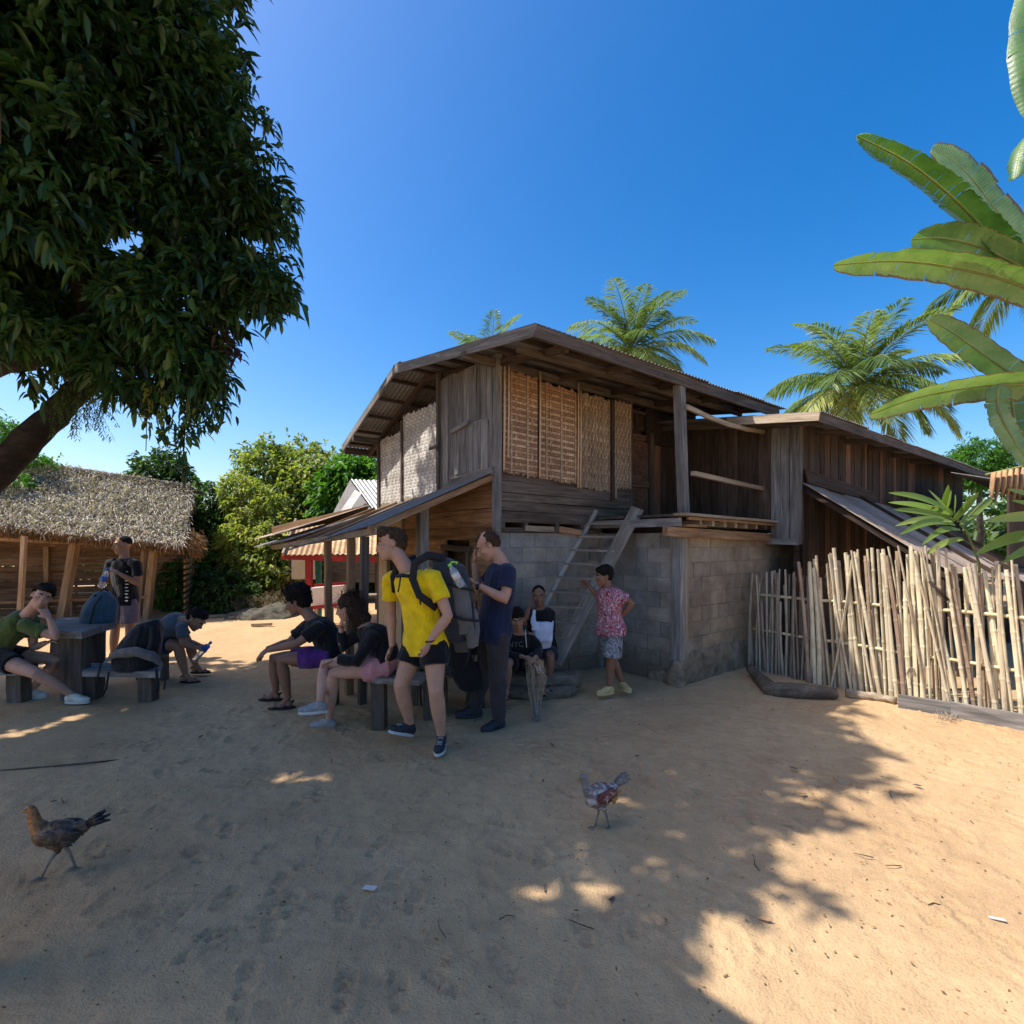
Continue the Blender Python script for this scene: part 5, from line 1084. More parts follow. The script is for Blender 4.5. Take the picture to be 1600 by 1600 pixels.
M['shoe_d'] = plain('dark_shoe', (.03, .035, .045), .7, .3, 40, .003); M['shoe_w'] = plain('off_white_shoe', (.62, .58, .5), .7, .12, 20, .002); M['sole_w'] = plain('pale_sole', (.55, .55, .52), .7, .1, 30, .001); M['shoe_g'] = plain('grey_shoe', (.3, .29, .29), .7, .2, 30, .002); M['clog'] = plain('tan_foam', (.6, .43, .2), .6, .1, 20, 0)
M['strap'] = plain('dark_webbing', (.02, .02, .022), .8, .2, 60, .001); M['watch'] = plain('watch_metal', (.35, .36, .38), .3, .1, 10, 0, .5, metal=.8); M['glass_dk'] = plain('dark_glass', (.01, .01, .015), .1, .1, 5, 0, .6)

def hand_shape(mb, wr, tip, palm, k=1., curl=.5, thumb=1):
    """palm and five fingers: wrist, direction to the knuckles, palm normal"""
    wr = Vector(wr); d = (Vector(tip)-wr).normalized(); pn = (Vector(palm)-d*Vector(palm).dot(d)).normalized(); s_ = d.cross(pn)*thumb
    c = wr+d*.045*k; mb.ell(c, (.024*k, .048*k, .015*k), (s_*1.45, d, pn), 12, 8)
    for j, (o, L) in enumerate(((.030, .068), (.0105, .076), (-.009, .07), (-.028, .056))):
        p = wr+d*.078*k+s_*o*k; q = [p-d*.02*k]; a = .12+curl*.2; dd = d
        for seg, ll in enumerate((.45, .32, .23)):
            dd = (d*math.cos(a)+pn*math.sin(a)); p = p+dd*L*ll*k; q.append(p); a += curl*(1.0+.1*j)
        mb.tube([wr+d*.06*k+s_*o*k]+q[1:], [.0095*k, .009*k, .0082*k, .007*k], 7)
    t0 = wr+d*.022*k+s_*.022*k; t1 = t0+(s_*.75+d*.65+pn*.25).normalized()*.035*k; t2 = t1+(d*.85+s_*.15+pn*(.2+.4*curl)).normalized()*.032*k
    mb.tube([t0, t1, t2], [.0125*k, .0105*k, .008*k], 7)
def shoe(par, an, toe, mat, sole, k=1., lift=0., name='shoe', up=None, bare=False, ground=True):
    an = Vector(an); toe = Vector(toe); upv = Vector(up) if up else UP
    d = toe-an; d = d-upv*d.dot(upv)
    d = d.normalized() if d.length > .01 else Vector((-1, 0, 0)); s_ = upv.cross(d)
    zb_ = -.085*k; c = an+upv*zb_
    mb = MB(); mb.ell(c+d*.10*k+upv*.034*k, (.085*k, .043*k, .034*k), (d, s_, upv)); mb.ell(c-d*.015*k+upv*.045*k, (.055*k, .036*k, .048*k), (d, s_, upv)); mb.ell(c+d*.04*k+upv*.055*k, (.07*k, .037*k, .038*k), (d, s_, upv)); mb.tube([an+upv*.012*k, an-upv*.03*k], [.041*k, .04*k], 12)
    o = remeshed(name, mb, M[mat], par, .007, 3)
    pts = []
    for a in range(18):
        t = 2*math.pi*a/18; x = math.cos(t); y = math.sin(t); w_ = (.043+.006*x)*k; pts.append(c+d*(.055+.125*x)*k+s_*(w_*y))
    mbs = MB(); n = 18; mbs.v = [p+upv*.0 for p in pts]+[p+upv*.022*k+((c+d*.055*k)-p)*.04 for p in pts]; mbs.f = [tuple(range(n))[::-1], tuple(range(n, 2*n))]+[(a, (a+1) % n, n+(a+1) % n, n+a) for a in range(n)]
    obj('sole', mbs, M[sole], o)
    if mat != 'clog':
        ml = MB()
        for q in range(4): cc = c+d*(.05+.022*q)*k+upv*(.088-.007*q)*k; ml.tube([cc-s_*.02*k, cc+upv*.004, cc+s_*.02*k], .0028*k, 4)
        obj('laces', ml, M['sole_w'] if sole == 'sole_w' else M['strap'], o)
    else:
        ml = MB()
        for q in range(6): ml.ell(c+d*(.11+.03*(q // 3))*k+s_*(.018*(q % 3-1))*k+upv*(.064-.007*(q//3))*k, .0045*k, n=6, m=5)
        obj('holes', ml, M['strap'], o)
    return o
def foot_shape(mb, an, toe, k=1.):
    an = Vector(an); toe = Vector(toe); d = toe-an; d.z = 0; d.normalize(); s_ = UP.cross(d); c = an-UP*.06*k
    mb.ell(c-d*.01*k+UP*.015*k, (.035*k, .028*k, .035*k), (d, s_, UP)); mb.ell(c+d*.07*k, (.075*k, .035*k, .022*k), (d, s_, UP)); mb.tube([an, c+d*.05*k+UP*.02*k], [.03*k, .025*k], 10)
    for j in range(5): mb.ell(c+d*(.145-.01*j)*k+s_*(.028-.014*j)*k-UP*.008*k, (.018*k, .0085*k if j else .012*k, .009*k), (d, s_, UP), 8, 6)
def flipflop(par, an, toe, mat='strap', k=1., name='sandal'):
    an = Vector(an); toe = Vector(toe); d = toe-an; d.z = 0; d.normalize(); s_ = UP.cross(d); c = an-UP*.088*k; n = 18
    pts = [c+d*(.055+.125*math.cos(2*math.pi*a/n))*k+s_*(.043*k*math.sin(2*math.pi*a/n)) for a in range(n)]
    mb = MB(); mb.v = pts+[p+UP*.014 for p in pts]; mb.f = [tuple(range(n))[::-1], tuple(range(n, 2*n))]+[(a, (a+1) % n, n+(a+1) % n, n+a) for a in range(n)]
    o = obj(name, mb, M[mat], par); ms = MB()
    for q, hh in ((.02, .06), (.10, .045)): ms.tube([c+d*q*k+s_*.04*k+UP*.01, c+d*(q+.02)*k+UP*hh*k, c+d*q*k-s_*.04*k+UP*.01], .006, 5, flat=2)
    ms.tube([c-d*.04*k+UP*.06*k+s_*.03, c-d*.05*k+UP*.07*k, c-d*.04*k+UP*.06*k-s_*.03], .006, 5, flat=2)
    obj('strap', ms, M['strap'], o)

def person(label, J, skin, hair, hairstyle, k=1., face=(-1, 0, 0), hup=None, shirt=None, sleeve=.55, shirt_loose=.012, bottoms=None, leg=.55, loose=.02, hands=(None, None), curl=(.5, .5), thumbs=(1, -1), shoes=None, feet='shoe', slim=1., vox=.0085, shirt_hem=None, build=1., group=None, bare_arm=True):
    """J: joint name -> point. a = side nearer the lens, b = the other"""
    J = {q: Vector(p) for q, p in J.items()}; low = min(J[q].z for q in J); hipc = (J['ha']+J['hb'])/2; rt = root('person', (hipc.x, hipc.y, max(0, low-.085)), label, 'person', group)
    mb = MB(); kb = k*build
    shc = (J['sa']+J['sb'])/2; neck = J['neck']; head = J['head']; spine = (neck-hipc).normalized()
    sS = (J['sa']-J['sb']).normalized(); sH = (J['ha']-J['hb']).normalized()
    def side(t): 
        s_ = (sH*(1-t)+sS*t); s_ = s_-spine*s_.dot(spine); return s_.normalized()
    def torso(gr, t0=0., t1=1., hem=False):
        out = []
        prof = [(-.10, .11 if t0 > -.11 and not hem else .158, .09 if not hem else .112), (-.04, .155, .11), (.06, .16, .115), (.22, .142, .10), (.4, .14, .098), (.6, .158, .112), (.78, .168, .112), (.9, .15, .095), (.97, .095, .07), (1.03, .058, .058)]
        for t, a, b_ in prof:
            if t < t0-1e-6 or t > t1+1e-6: continue
            bend = J.get('belly', (hipc+neck)/2); c = hipc*(1-t)**2+bend*2*t*(1-t)+neck*t*t if 0 <= t <= 1 else (hipc+(neck-hipc)*t)
            sd = side(min(max(t, 0), 1)); fr = spine.cross(sd); g = gr(t) if callable(gr) else gr
            out.append((c, sd*(a*kb*slim+g), fr*(b_*kb+g)))
        return out
    mb.loft(torso(0))
    for q in 'ab':
        s_, e, w_ = J['s'+q], J['e'+q], J['w'+q]; inner = s_.lerp(neck, .35)
        mb.tube([inner, s_, s_.lerp(e, .35), s_.lerp(e, .8), e, e.lerp(w_, .25), e.lerp(w_, .8), w_], [.05*kb, .056*kb, .049*kb, .04*kb, .038*kb, .041*kb, .028*kb, .025*kb], 12)
        h, kn, an = J['h'+q], J['k'+q], J['n'+q]; calf = (kn-an).normalized()
        mb.tube([h, h.lerp(kn, .3), h.lerp(kn, .8), kn, kn.lerp(an, .3), kn.lerp(an, .55), kn.lerp(an, .9), an], [.088*kb, .083*kb, .062*kb, .054*kb, .056*kb, .05*kb, .034*kb, .034*kb], 12)
        i = 'ab'.index(q)
        tip = J.get('f'+q, w_+(w_-e).normalized()*.08); pal = hands[i] or (0, 0, -1)
        hand_shape(mb, w_, tip, pal, kb*1.02, curl[i], thumbs[i])
        if feet == 'sandal': foot_shape(mb, an, J['t'+q], k)
    # head
    f = Vector(face).normalized(); u = Vector(hup) if hup else (head-neck); u = (u-f*u.dot(f)).normalized() if hup is None or True else u; r_ = f.cross(u); hk = k*1.05
    def hp_(x, y, z): return head+r_*x*hk+f*y*hk+u*z*hk
    def he(c, r, n=14, m=9): mb.ell(hp_(*c), tuple(q*hk for q in r), (r_, f, u), n, m)
    he((0, -.018, .035), (.074, .092, .082)); he((0, .02, -.03), (.058, .068, .08)); he((0, .055, -.095), (.028, .03, .022)); he((0, .03, -.075), (.045, .045, .035)); he((0, .074, .03), (.052, .02, .011)); he((0, .078, -.066), (.022, .016, .012))
    for sx in (-1, 1):
        he((sx*.075, -.01, -.01), (.008, .02, .03)); he((sx*.038, .055, -.025), (.022, .028, .022))
    mb.tube([hp_(0, .084, .018), hp_(0, .098, -.012), hp_(0, .108, -.03), hp_(0, .09, -.042)], [.008*hk, .0095*hk, .014*hk, .01*hk], 8)
    mb.tube([neck-spine*.03, neck.lerp(hp_(0, -.02, -.06), .5), hp_(0, -.02, -.04)], [.066*kb, .056*kb, .056*kb], 14)
    body = remeshed('body', mb, M[skin], rt, vox, 3)
    for sx in (-1, 1):
        e_ = obj('eye', MB().ell(hp_(sx*.03, .079, .004), (.011*hk, .006*hk, .0048*hk), (r_, f, u), 10, 7), M['eyewhite'], rt, True)
        obj('iris', MB().ell(hp_(sx*.03, .083, .004), (.0055*hk, .004*hk, .0048*hk), (r_, f, u), 8, 6), M['iris'], e_, True)
        obj('eyebrow', MB().tube([hp_(sx*.014, .094, .024), hp_(sx*.032, .092, .031), hp_(sx*.05, .078, .024)], .004*hk, 5), M[hair], rt)
    obj('mouth', MB().ell(hp_(0, .079, -.064), (.022*hk, .008*hk, .005*hk), (r_, f, u), 10, 6), M['lip'], rt, True)
    # hair
    hb = MB()
    def hh(c, r): hb.ell(hp_(*c), tuple(q*hk for q in r), (r_, f, u), 14, 9)
    if hairstyle == 'short': hh((0, -.03, .055), (.08, .09, .075)); hh((0, .0, .085), (.066, .085, .045)); hh((0, -.06, .0), (.07, .058, .065)); dsp = .005
    elif hairstyle == 'quiff': hh((0, -.03, .055), (.081, .092, .08)); hh((0, .02, .1), (.062, .078, .045)); hh((0, .05, .118), (.052, .048, .04)); hh((0, .075, .1), (.045, .022, .026)); hh((0, -.062, .0), (.07, .058, .06)); dsp = .009
    elif hairstyle == 'buzz': hh((0, -.026, .045), (.0775, .09, .078)); dsp = .001
    elif hairstyle == 'curly': hh((0, -.03, .07), (.105, .115, .1)); hh((0, -.06, .0), (.095, .075, .085)); hh((0, .03, .11), (.08, .07, .05)); dsp = .013
    elif hairstyle == 'bowl': hh((0, -.025, .055), (.086, .098, .082)); hh((0, .045, .07), (.062, .045, .04)); hh((0, -.05, .0), (.08, .065, .06)); dsp = .005
    elif hairstyle == 'bald': hh((0, -.035, .04), (.079, .085, .072)); hh((0, -.06, -.005), (.072, .056, .055)); hh((0, .01, .075), (.045, .06, .04)); dsp = .003
    elif hairstyle == 'long':
        hh((0, -.025, .05), (.088, .1, .085)); hh((0, -.06, -.03), (.088, .075, .11)); hb.tube([hp_(0, -.07, -.05), hp_(.02, -.09, -.14), hp_(.03, -.09, -.22)], [.085*hk, .09*hk, .045*hk], 12); hb.tube([hp_(.07, -.01, .0), hp_(.085, -.01, -.1), hp_(.07, -.02, -.18)], [.03*hk, .035*hk, .02*hk], 10); dsp = .008
    elif hairstyle == 'tied': hh((0, -.03, .05), (.084, .095, .08)); hh((0, -.06, .0), (.078, .062, .07)); hh((0, -.12, .0), (.035, .04, .04)); hh((0, .04, .085), (.06, .05, .03)); dsp = .005
    remeshed('hair', hb, M[hair], rt, .007, 2, dsp, 60 if hairstyle == 'curly' else 30, (1, 1, 1) if hairstyle == 'curly' else (1, 1, .5))
    # loose strands over the hair
    rs = np.random.RandomState(int(abs(head.x)*1000) % 9999); Bq = []; Dq = []; lng = hairstyle == 'long'
    if hairstyle != 'buzz':
        for _ in range(900 if hairstyle in ('curly', 'long') else 620):
            d = rs.randn(3); d /= np.linalg.norm(d); x, y, z = d
            R_ = (.104, .113, .1) if hairstyle == 'curly' else (.084, .098, .085)
            if hairstyle == 'curly': c_ = (0, -.03, .06)
            else: c_ = (0, -.025, .05)
            if (y > .35 and z < .45) or z < (-.95 if lng or hairstyle == 'curly' else -.6) or (hairstyle == 'bald' and y > -.1 and z > .2): continue
            q = hp_(c_[0]+x*R_[0], c_[1]+y*R_[1], c_[2]+z*R_[2])
            if lng and z < .2: q = q-u*abs(rs.rand()*.16)*hk-f*.02
            out = (r_*x+f*y+u*z); dn = out*.55-u*(.9 if z < .5 else .2)-f*(.5 if z > .3 else 0)+Vector(rs.randn(3)*(.9 if hairstyle == 'curly' else .3))
            if hairstyle == 'quiff' and z > .5: dn = out*.9+u*.5+f*.5+Vector(rs.randn(3)*.4)
            if hairstyle == 'bowl' and y > .2: dn = f*.4-u*.9+Vector(rs.randn(3)*.25)
            Bq.append(list(q-out*.006)); Dq.append(list(dn))
        leafcloud('hair_strands', Bq, Dq, (.09 if lng else .028 if hairstyle != 'curly' else .03)*hk, .0045, M[hair], rt, 'stuff', simple=True, droop=.25)
    # shirt
    if shirt:
        sb = MB(); t0 = -.10 if shirt_hem is None else shirt_hem
        sb.loft(torso(lambda t: (.03 if t < .3 else .018 if t < .55 else shirt_loose)+shirt_loose*.2+(.006 if t > .9 else 0), t0, .97, True)+[(hipc+(neck-hipc)*.995, side(1)*(.07*kb), spine.cross(side(1))*(.068*kb))])
        for q in 'ab':
            s_, e, w_ = J['s'+q], J['e'+q], J['w'+q]; inner = s_.lerp(neck, .4)
            if sleeve <= 1: sb.tube([inner, s_, s_.lerp(e, sleeve*.5), s_.lerp(e, sleeve)], [.055*kb, .066*kb, .064*kb, (.062+shirt_loose*.6)*kb], 12)
            else: sb.tube([inner, s_, s_.lerp(e, .5), e, e.lerp(w_, .5), e.lerp(w_, sleeve-1)], [.055*kb, .068*kb, .062*kb, .056*kb, .046*kb, .04*kb], 12)
        top = remeshed('shirt' if sleeve <= 1 else 'jacket', sb, M[shirt], rt, vox, 3, .011, 12, (1, 1, .5))
    if bottoms:
        pb = MB(); pb.loft(torso(lambda t: .009, -.10, .07))
        for q in 'ab':
            h, kn, an = J['h'+q], J['k'+q], J['n'+q]
            if leg <= 1: pb.tube([h.lerp(hipc, .4), h, h.lerp(kn, leg*.5), h.lerp(kn, leg)], [.09*kb, .1*kb, .094*kb+loose*.5, .08*kb+loose], 14)
            else: pb.tube([h.lerp(hipc, .4), h, h.lerp(kn, .5), kn, kn.lerp(an, .45), an.lerp(kn, .02)], [.09*kb, .1*kb, .088*kb, .068*kb+loose*.3, .06*kb+loose*.3, .05*kb+loose*.4], 14)
        remeshed('trousers' if leg > 1 else 'shorts', pb, M[bottoms], rt, vox, 3, .010, 11, (1, 1, .6))
    if shoes:
        for q in 'ab':
            if feet == 'shoe': shoe(rt, J['n'+q], J['t'+q], shoes[0], shoes[1], k, up=J.get('u'+q))
            else: flipflop(rt, J['n'+q], J['t'+q], 'strap', k)
    rt['_j'] = 0; del rt['_j']
    return rt, J, (head, f, u, r_, hk)
def jj(Y, **q):
    out = {}
    for n_, v in q.items(): out[n_] = W(v[0], v[1], Y+(v[2] if len(v) > 2 else 0))
    return out
# 1 --- walking man in yellow
Pj = jj(4.0, head=(611, 852, .02), neck=(640, 892, .0), sa=(678, 903, -.12), sb=(609, 906, .16), ea=(700, 962, -.2), eb=(611, 958, .2), wa=(671, 1003, -.24), wb=(613, 1010, .15), fa=(664, 1022, -.24), fb=(603, 1030, .1),
        ha=(678, 1005, -.02), hb=(652, 1005, .09), ka=(681, 1078, -.16), kb=(626, 1070, -.02), na=(690, 1150, -.08), nb=(641, 1132, .1), ta=(682, 1176, -.3), tb=(600, 1158, -.06))
Pj['belly'] = W(664, 950, 4.0); Pj['ub'] = Vector((.3, .25, 1)).normalized()*1.; Pj['ua'] = Vector((0, 0, 1.))
yl, YJ, YH = person('young man in bright yellow t-shirt and black shorts rising from the bench with a backpack', Pj, 'sk_l', 'h_brown', 'quiff', 1.0, (-1, -.32, -.08), shirt='c_yellow', sleeve=.6, bottoms='c_black', leg=.5, loose=.03, hands=((-1, .2, 0), (1, 0, 0)), curl=(1.1, .6), thumbs=(-1, 1), shoes=('shoe_d', 'sole_w'), build=1.06, vox=.008)
# 2 --- standing man in navy
Pj = jj(4.4, head=(762, 853, 0), neck=(786, 880, .0), sa=(794, 893, -.13), sb=(777, 888, .16), ea=(790, 937, -.22), eb=(748, 925, .18), wa=(744, 913, -.22), wb=(741, 880, .12), fa=(728, 901, -.2), fb=(741, 860, .1),
        ha=(777, 990, -.08), hb=(763, 988, .1), ka=(779, 1062, -.05), kb=(757, 1052, .18), na=(779, 1124, -.0), nb=(742, 1105, .25), ta=(752, 1136, -.1), tb=(710, 1120, .22))
Pj['belly'] = W(778, 940, 4.4)
nv_, NJ, NH = person('standing man in navy t-shirt and dark trousers with one hand to his face', Pj, 'sk_l', 'h_brown', 'bald', 1.0, (-1, -.15, -.62), shirt='c_navy', sleeve=.6, bottoms='c_pants', leg=2, loose=.02, hands=((-.2, .3, 1), (.9, 0, .1)), curl=(.7, .6), thumbs=(1, -1), shoes=('shoe_d', 'shoe_d'), build=1.05)
# 3 --- seated man with curly hair
Pj = jj(4.95, head=(464, 940, 0), neck=(490, 967, .0), sa=(498, 982, -.17), sb=(478, 978, .17), ea=(463, 1006, -.24), eb=(452, 1003, .2), wa=(419, 1016, -.18), wb=(416, 1014, .12), fa=(402, 1028, -.14), fb=(404, 1026, .06),
        ha=(512, 1027, -.1), hb=(506, 1025, .1), ka=(440, 1030, -.14), kb=(428, 1028, .16), na=(450, 1092, -.1), nb=(431, 1080, .16), ta=(409, 1106, -.14), tb=(398, 1092, .16))
Pj['belly'] = W(520, 1000, 4.95)
cu, CJ, CH_ = person('curly-haired man in black t-shirt and purple shorts sitting bent forward on the bench', Pj, 'sk_b', 'h_dark', 'curly', 1.0, (-1, -.1, -.3), shirt='c_black', sleeve=.62, bottoms='c_purple', leg=.62, loose=.02, hands=((0, .3, -1), (0, -.3, -1)), curl=(.55, .4), shoes=('strap', 'strap'), feet='sandal')
# 4 --- seated woman in pink shorts
Pj = jj(4.45, head=(543, 950, .05), neck=(572, 978, .05), sa=(584, 996, -.13), sb=(562, 988, .16), ea=(556, 1034, -.22), eb=(536, 1012, .12), wa=(524, 1030, -.22), wb=(533, 982, .08), fa=(508, 1036, -.2), fb=(534, 962, .06),
        ha=(602, 1043, -.1), hb=(596, 1040, .1), ka=(522, 1052, -.12), kb=(508, 1038, .0), na=(514, 1124, -.02), nb=(500, 1098, -.22), ta=(466, 1142, -.02), tb=(462, 1120, -.26))
Pj['belly'] = W(606, 1005, 4.45)
wo_, WJ, WH = person('woman in black top and pink shorts sitting cross-legged on the bench, chin in hand', Pj, 'sk_p', 'h_long', 'long', .95, (-1, .05, -.22), shirt='c_black', sleeve=1.85, shirt_hem=.06, bottoms='c_pink', leg=.42, loose=.025, hands=((0, -.3, -1), (1, 0, .2)), curl=(.5, .9), shoes=('shoe_g', 'sole_w'))
# 5 --- reclining person in green
Pj = jj(5.0, head=(66, 932, -.05), neck=(42, 962, .0), sa=(38, 978, -.15), sb=(50, 968, .17), ea=(88, 996, -.1), eb=(52, 1012, .12), wa=(77, 966, -.1), wb=(72, 1004, .1), fa=(68, 952, -.1), fb=(88, 1000, .1),
        ha=(-12, 1025, -.1), hb=(-10, 1022, .1), ka=(56, 1052, -.22), kb=(92, 1030, .18), na=(112, 1085, -.02), nb=(48, 1078, .2), ta=(150, 1094, -.02), tb=(80, 1084, .2))
Pj['belly'] = W(2, 995, 5.0)
gn, GJ, GH = person('person in olive green t-shirt and black shorts leaning an elbow on the table', Pj, 'sk_p', 'h_dark', 'tied', .97, (.72, -.7, -.12), shirt='c_olive', sleeve=.6, bottoms='c_black', leg=.5, loose=.02, hands=((-.8, .3, .3), (0, 0, -1)), curl=(.9, .6), shoes=('shoe_w', 'sole_w'))
# 6 --- far standing man
Pj = jj(6.9, head=(191, 852, 0), neck=(194, 872, .0), sa=(214, 882, -.1), sb=(174, 880, .06), ea=(216, 912, -.12), eb=(167, 908, .0), wa=(188, 897, -.28), wb=(160, 910, -.25), fa=(176, 890, -.3), fb=(160, 900, -.3),
        ha=(203, 938, -.02), hb=(184, 938, .02), ka=(203, 985, -.02), kb=(180, 985, .05), na=(204, 1026, 0), nb=(176, 1022, .1), ta=(196, 1035, -.25), tb=(164, 1032, -.2))
Pj['belly'] = W(194, 910, 6.9)
fs_, FJ, FH_ = person('man in black t-shirt standing beyond the table opening a water bottle', Pj, 'sk_t', 'h_dark', 'buzz', 1.0, (-.55, -.83, -.05), shirt='c_black', sleeve=.6, bottoms='c_mauve', leg=.75, loose=.03, hands=((-.3, .3, -1), (.3, -.3, .5)), curl=(.9, 1.0), shoes=('shoe_d', 'shoe_d'), vox=.01)
# 7 --- man bending forward
Pj = jj(5.9, head=(307, 968, 0), neck=(286, 968, .0), sa=(284, 982, -.15), sb=(280, 976, .17), ea=(286, 1006, -.2), eb=(296, 1004, .16), wa=(306, 1012, -.12), wb=(312, 1008, .1), fa=(318, 1014, -.08), fb=(322, 1010, .08),
        ha=(246, 1008, -.1), hb=(244, 1004, .1), ka=(278, 1008, -.14), kb=(296, 1006, .16), na=(290, 1054, -.1), nb=(306, 1040, .2), ta=(322, 1062, -.12), tb=(328, 1048, .2))
Pj['belly'] = W(262, 975, 5.9)
bd_, BJ, BH = person('man in grey-blue t-shirt sitting bent far forward holding a bottle between his knees', Pj, 'sk_t', 'h_dark', 'short', 1.0, (.72, -.1, -.68), hup=(.72, 0, .7), shirt='c_grey', sleeve=.62, bottoms='c_dshort', leg=.6, loose=.02, hands=((0, .5, -.6), (0, -.5, -.6)), curl=(.9, .9), shoes=('strap', 'strap'), feet='sandal', vox=.01)
# 8 --- hoodie boy
Pj = jj(5.2, head=(808, 968, -.05), neck=(810, 988, .03), sa=(790, 998, 0), sb=(831, 996, .06), ea=(792, 1022, -.1), eb=(843, 1018, -.02), wa=(818, 1026, -.24), wb=(836, 1028, -.22), fa=(828, 1030, -.27), fb=(829, 1032, -.26),
        ha=(801, 1036, .1), hb=(822, 1036, .12), ka=(793, 1036, -.28), kb=(842, 1036, -.26), na=(792, 1076, -.22), nb=(846, 1070, -.2), ta=(788, 1086, -.4), tb=(852, 1082, -.4))
hd, HJ, HH_ = person('boy with fringe in black hoodie with white drawstrings sitting on the log', Pj, 'sk_t', 'h_dark', 'bowl', .86, (.05, -1, -.2), shirt='c_black', sleeve=1.85, bottoms='c_black', leg=.8, loose=.015, hands=((0, .5, -1), (0, .5, -1)), curl=(.6, .6), shoes=('strap', 'strap'), feet='sandal', vox=.009)
# 9 --- boy with white cloth
Pj = jj(5.5, head=(842, 931, 0), neck=(844, 951, .03), sa=(829, 960, 0), sb=(859, 958, .06), ea=(820, 975, -.08), eb=(860, 992, -.02), wa=(826, 952, -.12), wb=(838, 1002, -.2), fa=(829, 940, -.12), fb=(830, 1006, -.22),
        ha=(838, 1016, .1), hb=(856, 1016, .12), ka=(832, 1024, -.28), kb=(860, 1026, -.22), na=(830, 1062, -.2), nb=(858, 1062, -.18), ta=(826, 1070, -.4), tb=(862, 1072, -.4))
wb_, WBJ, WBH = person('short-haired boy in black t-shirt and white cloth bag, hand at cheek, seated by ladder', Pj, 'sk_b', 'h_dark', 'buzz', .88, (-.1, -1, -.1), shirt='c_black', sleeve=.9, bottoms='c_dshort', leg=.8, loose=.015, hands=((.6, -.2, 0), (0, .5, -1)), curl=(.8, .5), shoes=('strap', 'strap'), feet='sandal', vox=.009)
# 10 --- standing boy in the printed shirt
Pj = jj(5.22, head=(943, 900, 0), neck=(950, 918, .02), sa=(962, 927, -.08), sb=(944, 925, .1), ea=(988, 942, -.1), eb=(936, 934, .18), wa=(972, 962, -.04), wb=(919, 914, .22), fa=(963, 972, .02), fb=(912, 908, .22),
        ha=(962, 985, -.05), hb=(947, 985, .07), ka=(955, 1030, -.02), kb=(957, 1028, .1), na=(952, 1073, .0), nb=(972, 1066, .14), ta=(935, 1086, -.05), tb=(976, 1084, .1))
Pj['belly'] = W(953, 955, 5.2)
st, SJ, SH_ = person('boy in red and white printed shirt standing with crossed legs by the ladder', Pj, 'sk_b', 'h_dark', 'bowl', .84, (-1, -.25, -.08), shirt='c_batik', sleeve=.62, shirt_loose=.016, bottoms='c_print', leg=.9, loose=.03, hands=((-.5, 0, 1), (0, -.5, -1)), curl=(.4, .8), shoes=('clog', 'clog'), vox=.0085)
# ================================================================ BAGS, BOTTLES, TABLES, BIRDS, LITTER
M['pk_dark'] = cloth('dark_nylon', (.03, .034, .042), .7); M['pk_grey'] = cloth('grey_nylon', (.14, .13, .125), .7); M['pk_blue'] = cloth('blue_nylon', (.04, .085, .13), .7); M['pk_black'] = cloth('black_nylon', (.014, .015, .02), .6)
def clear(name, c, a=.75):
    m, t, b = newmat(name); b.inputs['Base Color'].default_value = (*c, 1); b.inputs['Roughness'].default_value = .12; b.inputs['Transmission Weight'].default_value = a; b.inputs['IOR'].default_value = 1.3; return m
M['pet'] = clear('clear_plastic', (.8, .86, .9)); M['lime'] = plain('lime_plastic', (.3, .75, .08), .4, .05, 5, 0); M['lab_w'] = plain('white_label', (.62, .6, .56), .5, .08, 30, 0); M['lab_b'] = plain('blue_label', (.04, .12, .5), .4, .1, 20, 0); M['orange'] = plain('orange_band', (.85, .45, .03), .6, .1, 20, 0)
def bottle(label, p0, p1, r=.033, cap='lab_b', lab='lab_b', clip=False, labelr=(.35, .6)):
    p0 = Vector(p0); p1 = Vector(p1); rt = root('water_bottle', p0, label, 'bottle'); P = lambda t: p0.lerp(p1, t)
    obj('bottle_body', MB().tube([P(0), P(.03), P(.3), P(.33), P(.36), P(.7), P(.82), P(.88), P(.93)], [r*.8, r, r, r*.93, r, r, r*.55, r*.42, r*.42], 14), M['pet'], rt, True)
    obj('label_band', MB().tube([P(labelr[0]), P(labelr[1])], r*1.02, 14), M[lab], rt, True); obj('cap', MB().tube([P(.91), P(1)], r*.5, 12), M[cap], rt, True)
    if clip: obj('carry_loop', MB().tube([P(.97), P(1.08)+Vector((.025, 0, .0)), P(1.05)+Vector((.07, 0, .005)), P(.99)+Vector((.05, 0, 0))], .006, 6), M[cap], rt, True)
    return rt
def pack(label, secs, mat, straps=(), parts=(), group=None, vox=.01):
    """secs: centre, half vectors a and b of the body from bottom to top"""
    rt = root('backpack', secs[0][0], label, 'backpack', group); mb = MB(); mb.loft(secs, 14)
    b_ = remeshed('pack_body', mb, M[mat], rt, vox, 5, .012, 8)
    for nm, sc, mt in parts: m2 = MB(); m2.loft(sc, 12); remeshed(nm, m2, M[mt], rt, vox, 4, .008, 10)
    for nm, pts, r, fl in straps: obj(nm, MB().tube(pts, r, 6, flat=fl), M['strap'], rt, True)
    return rt
V = Vector
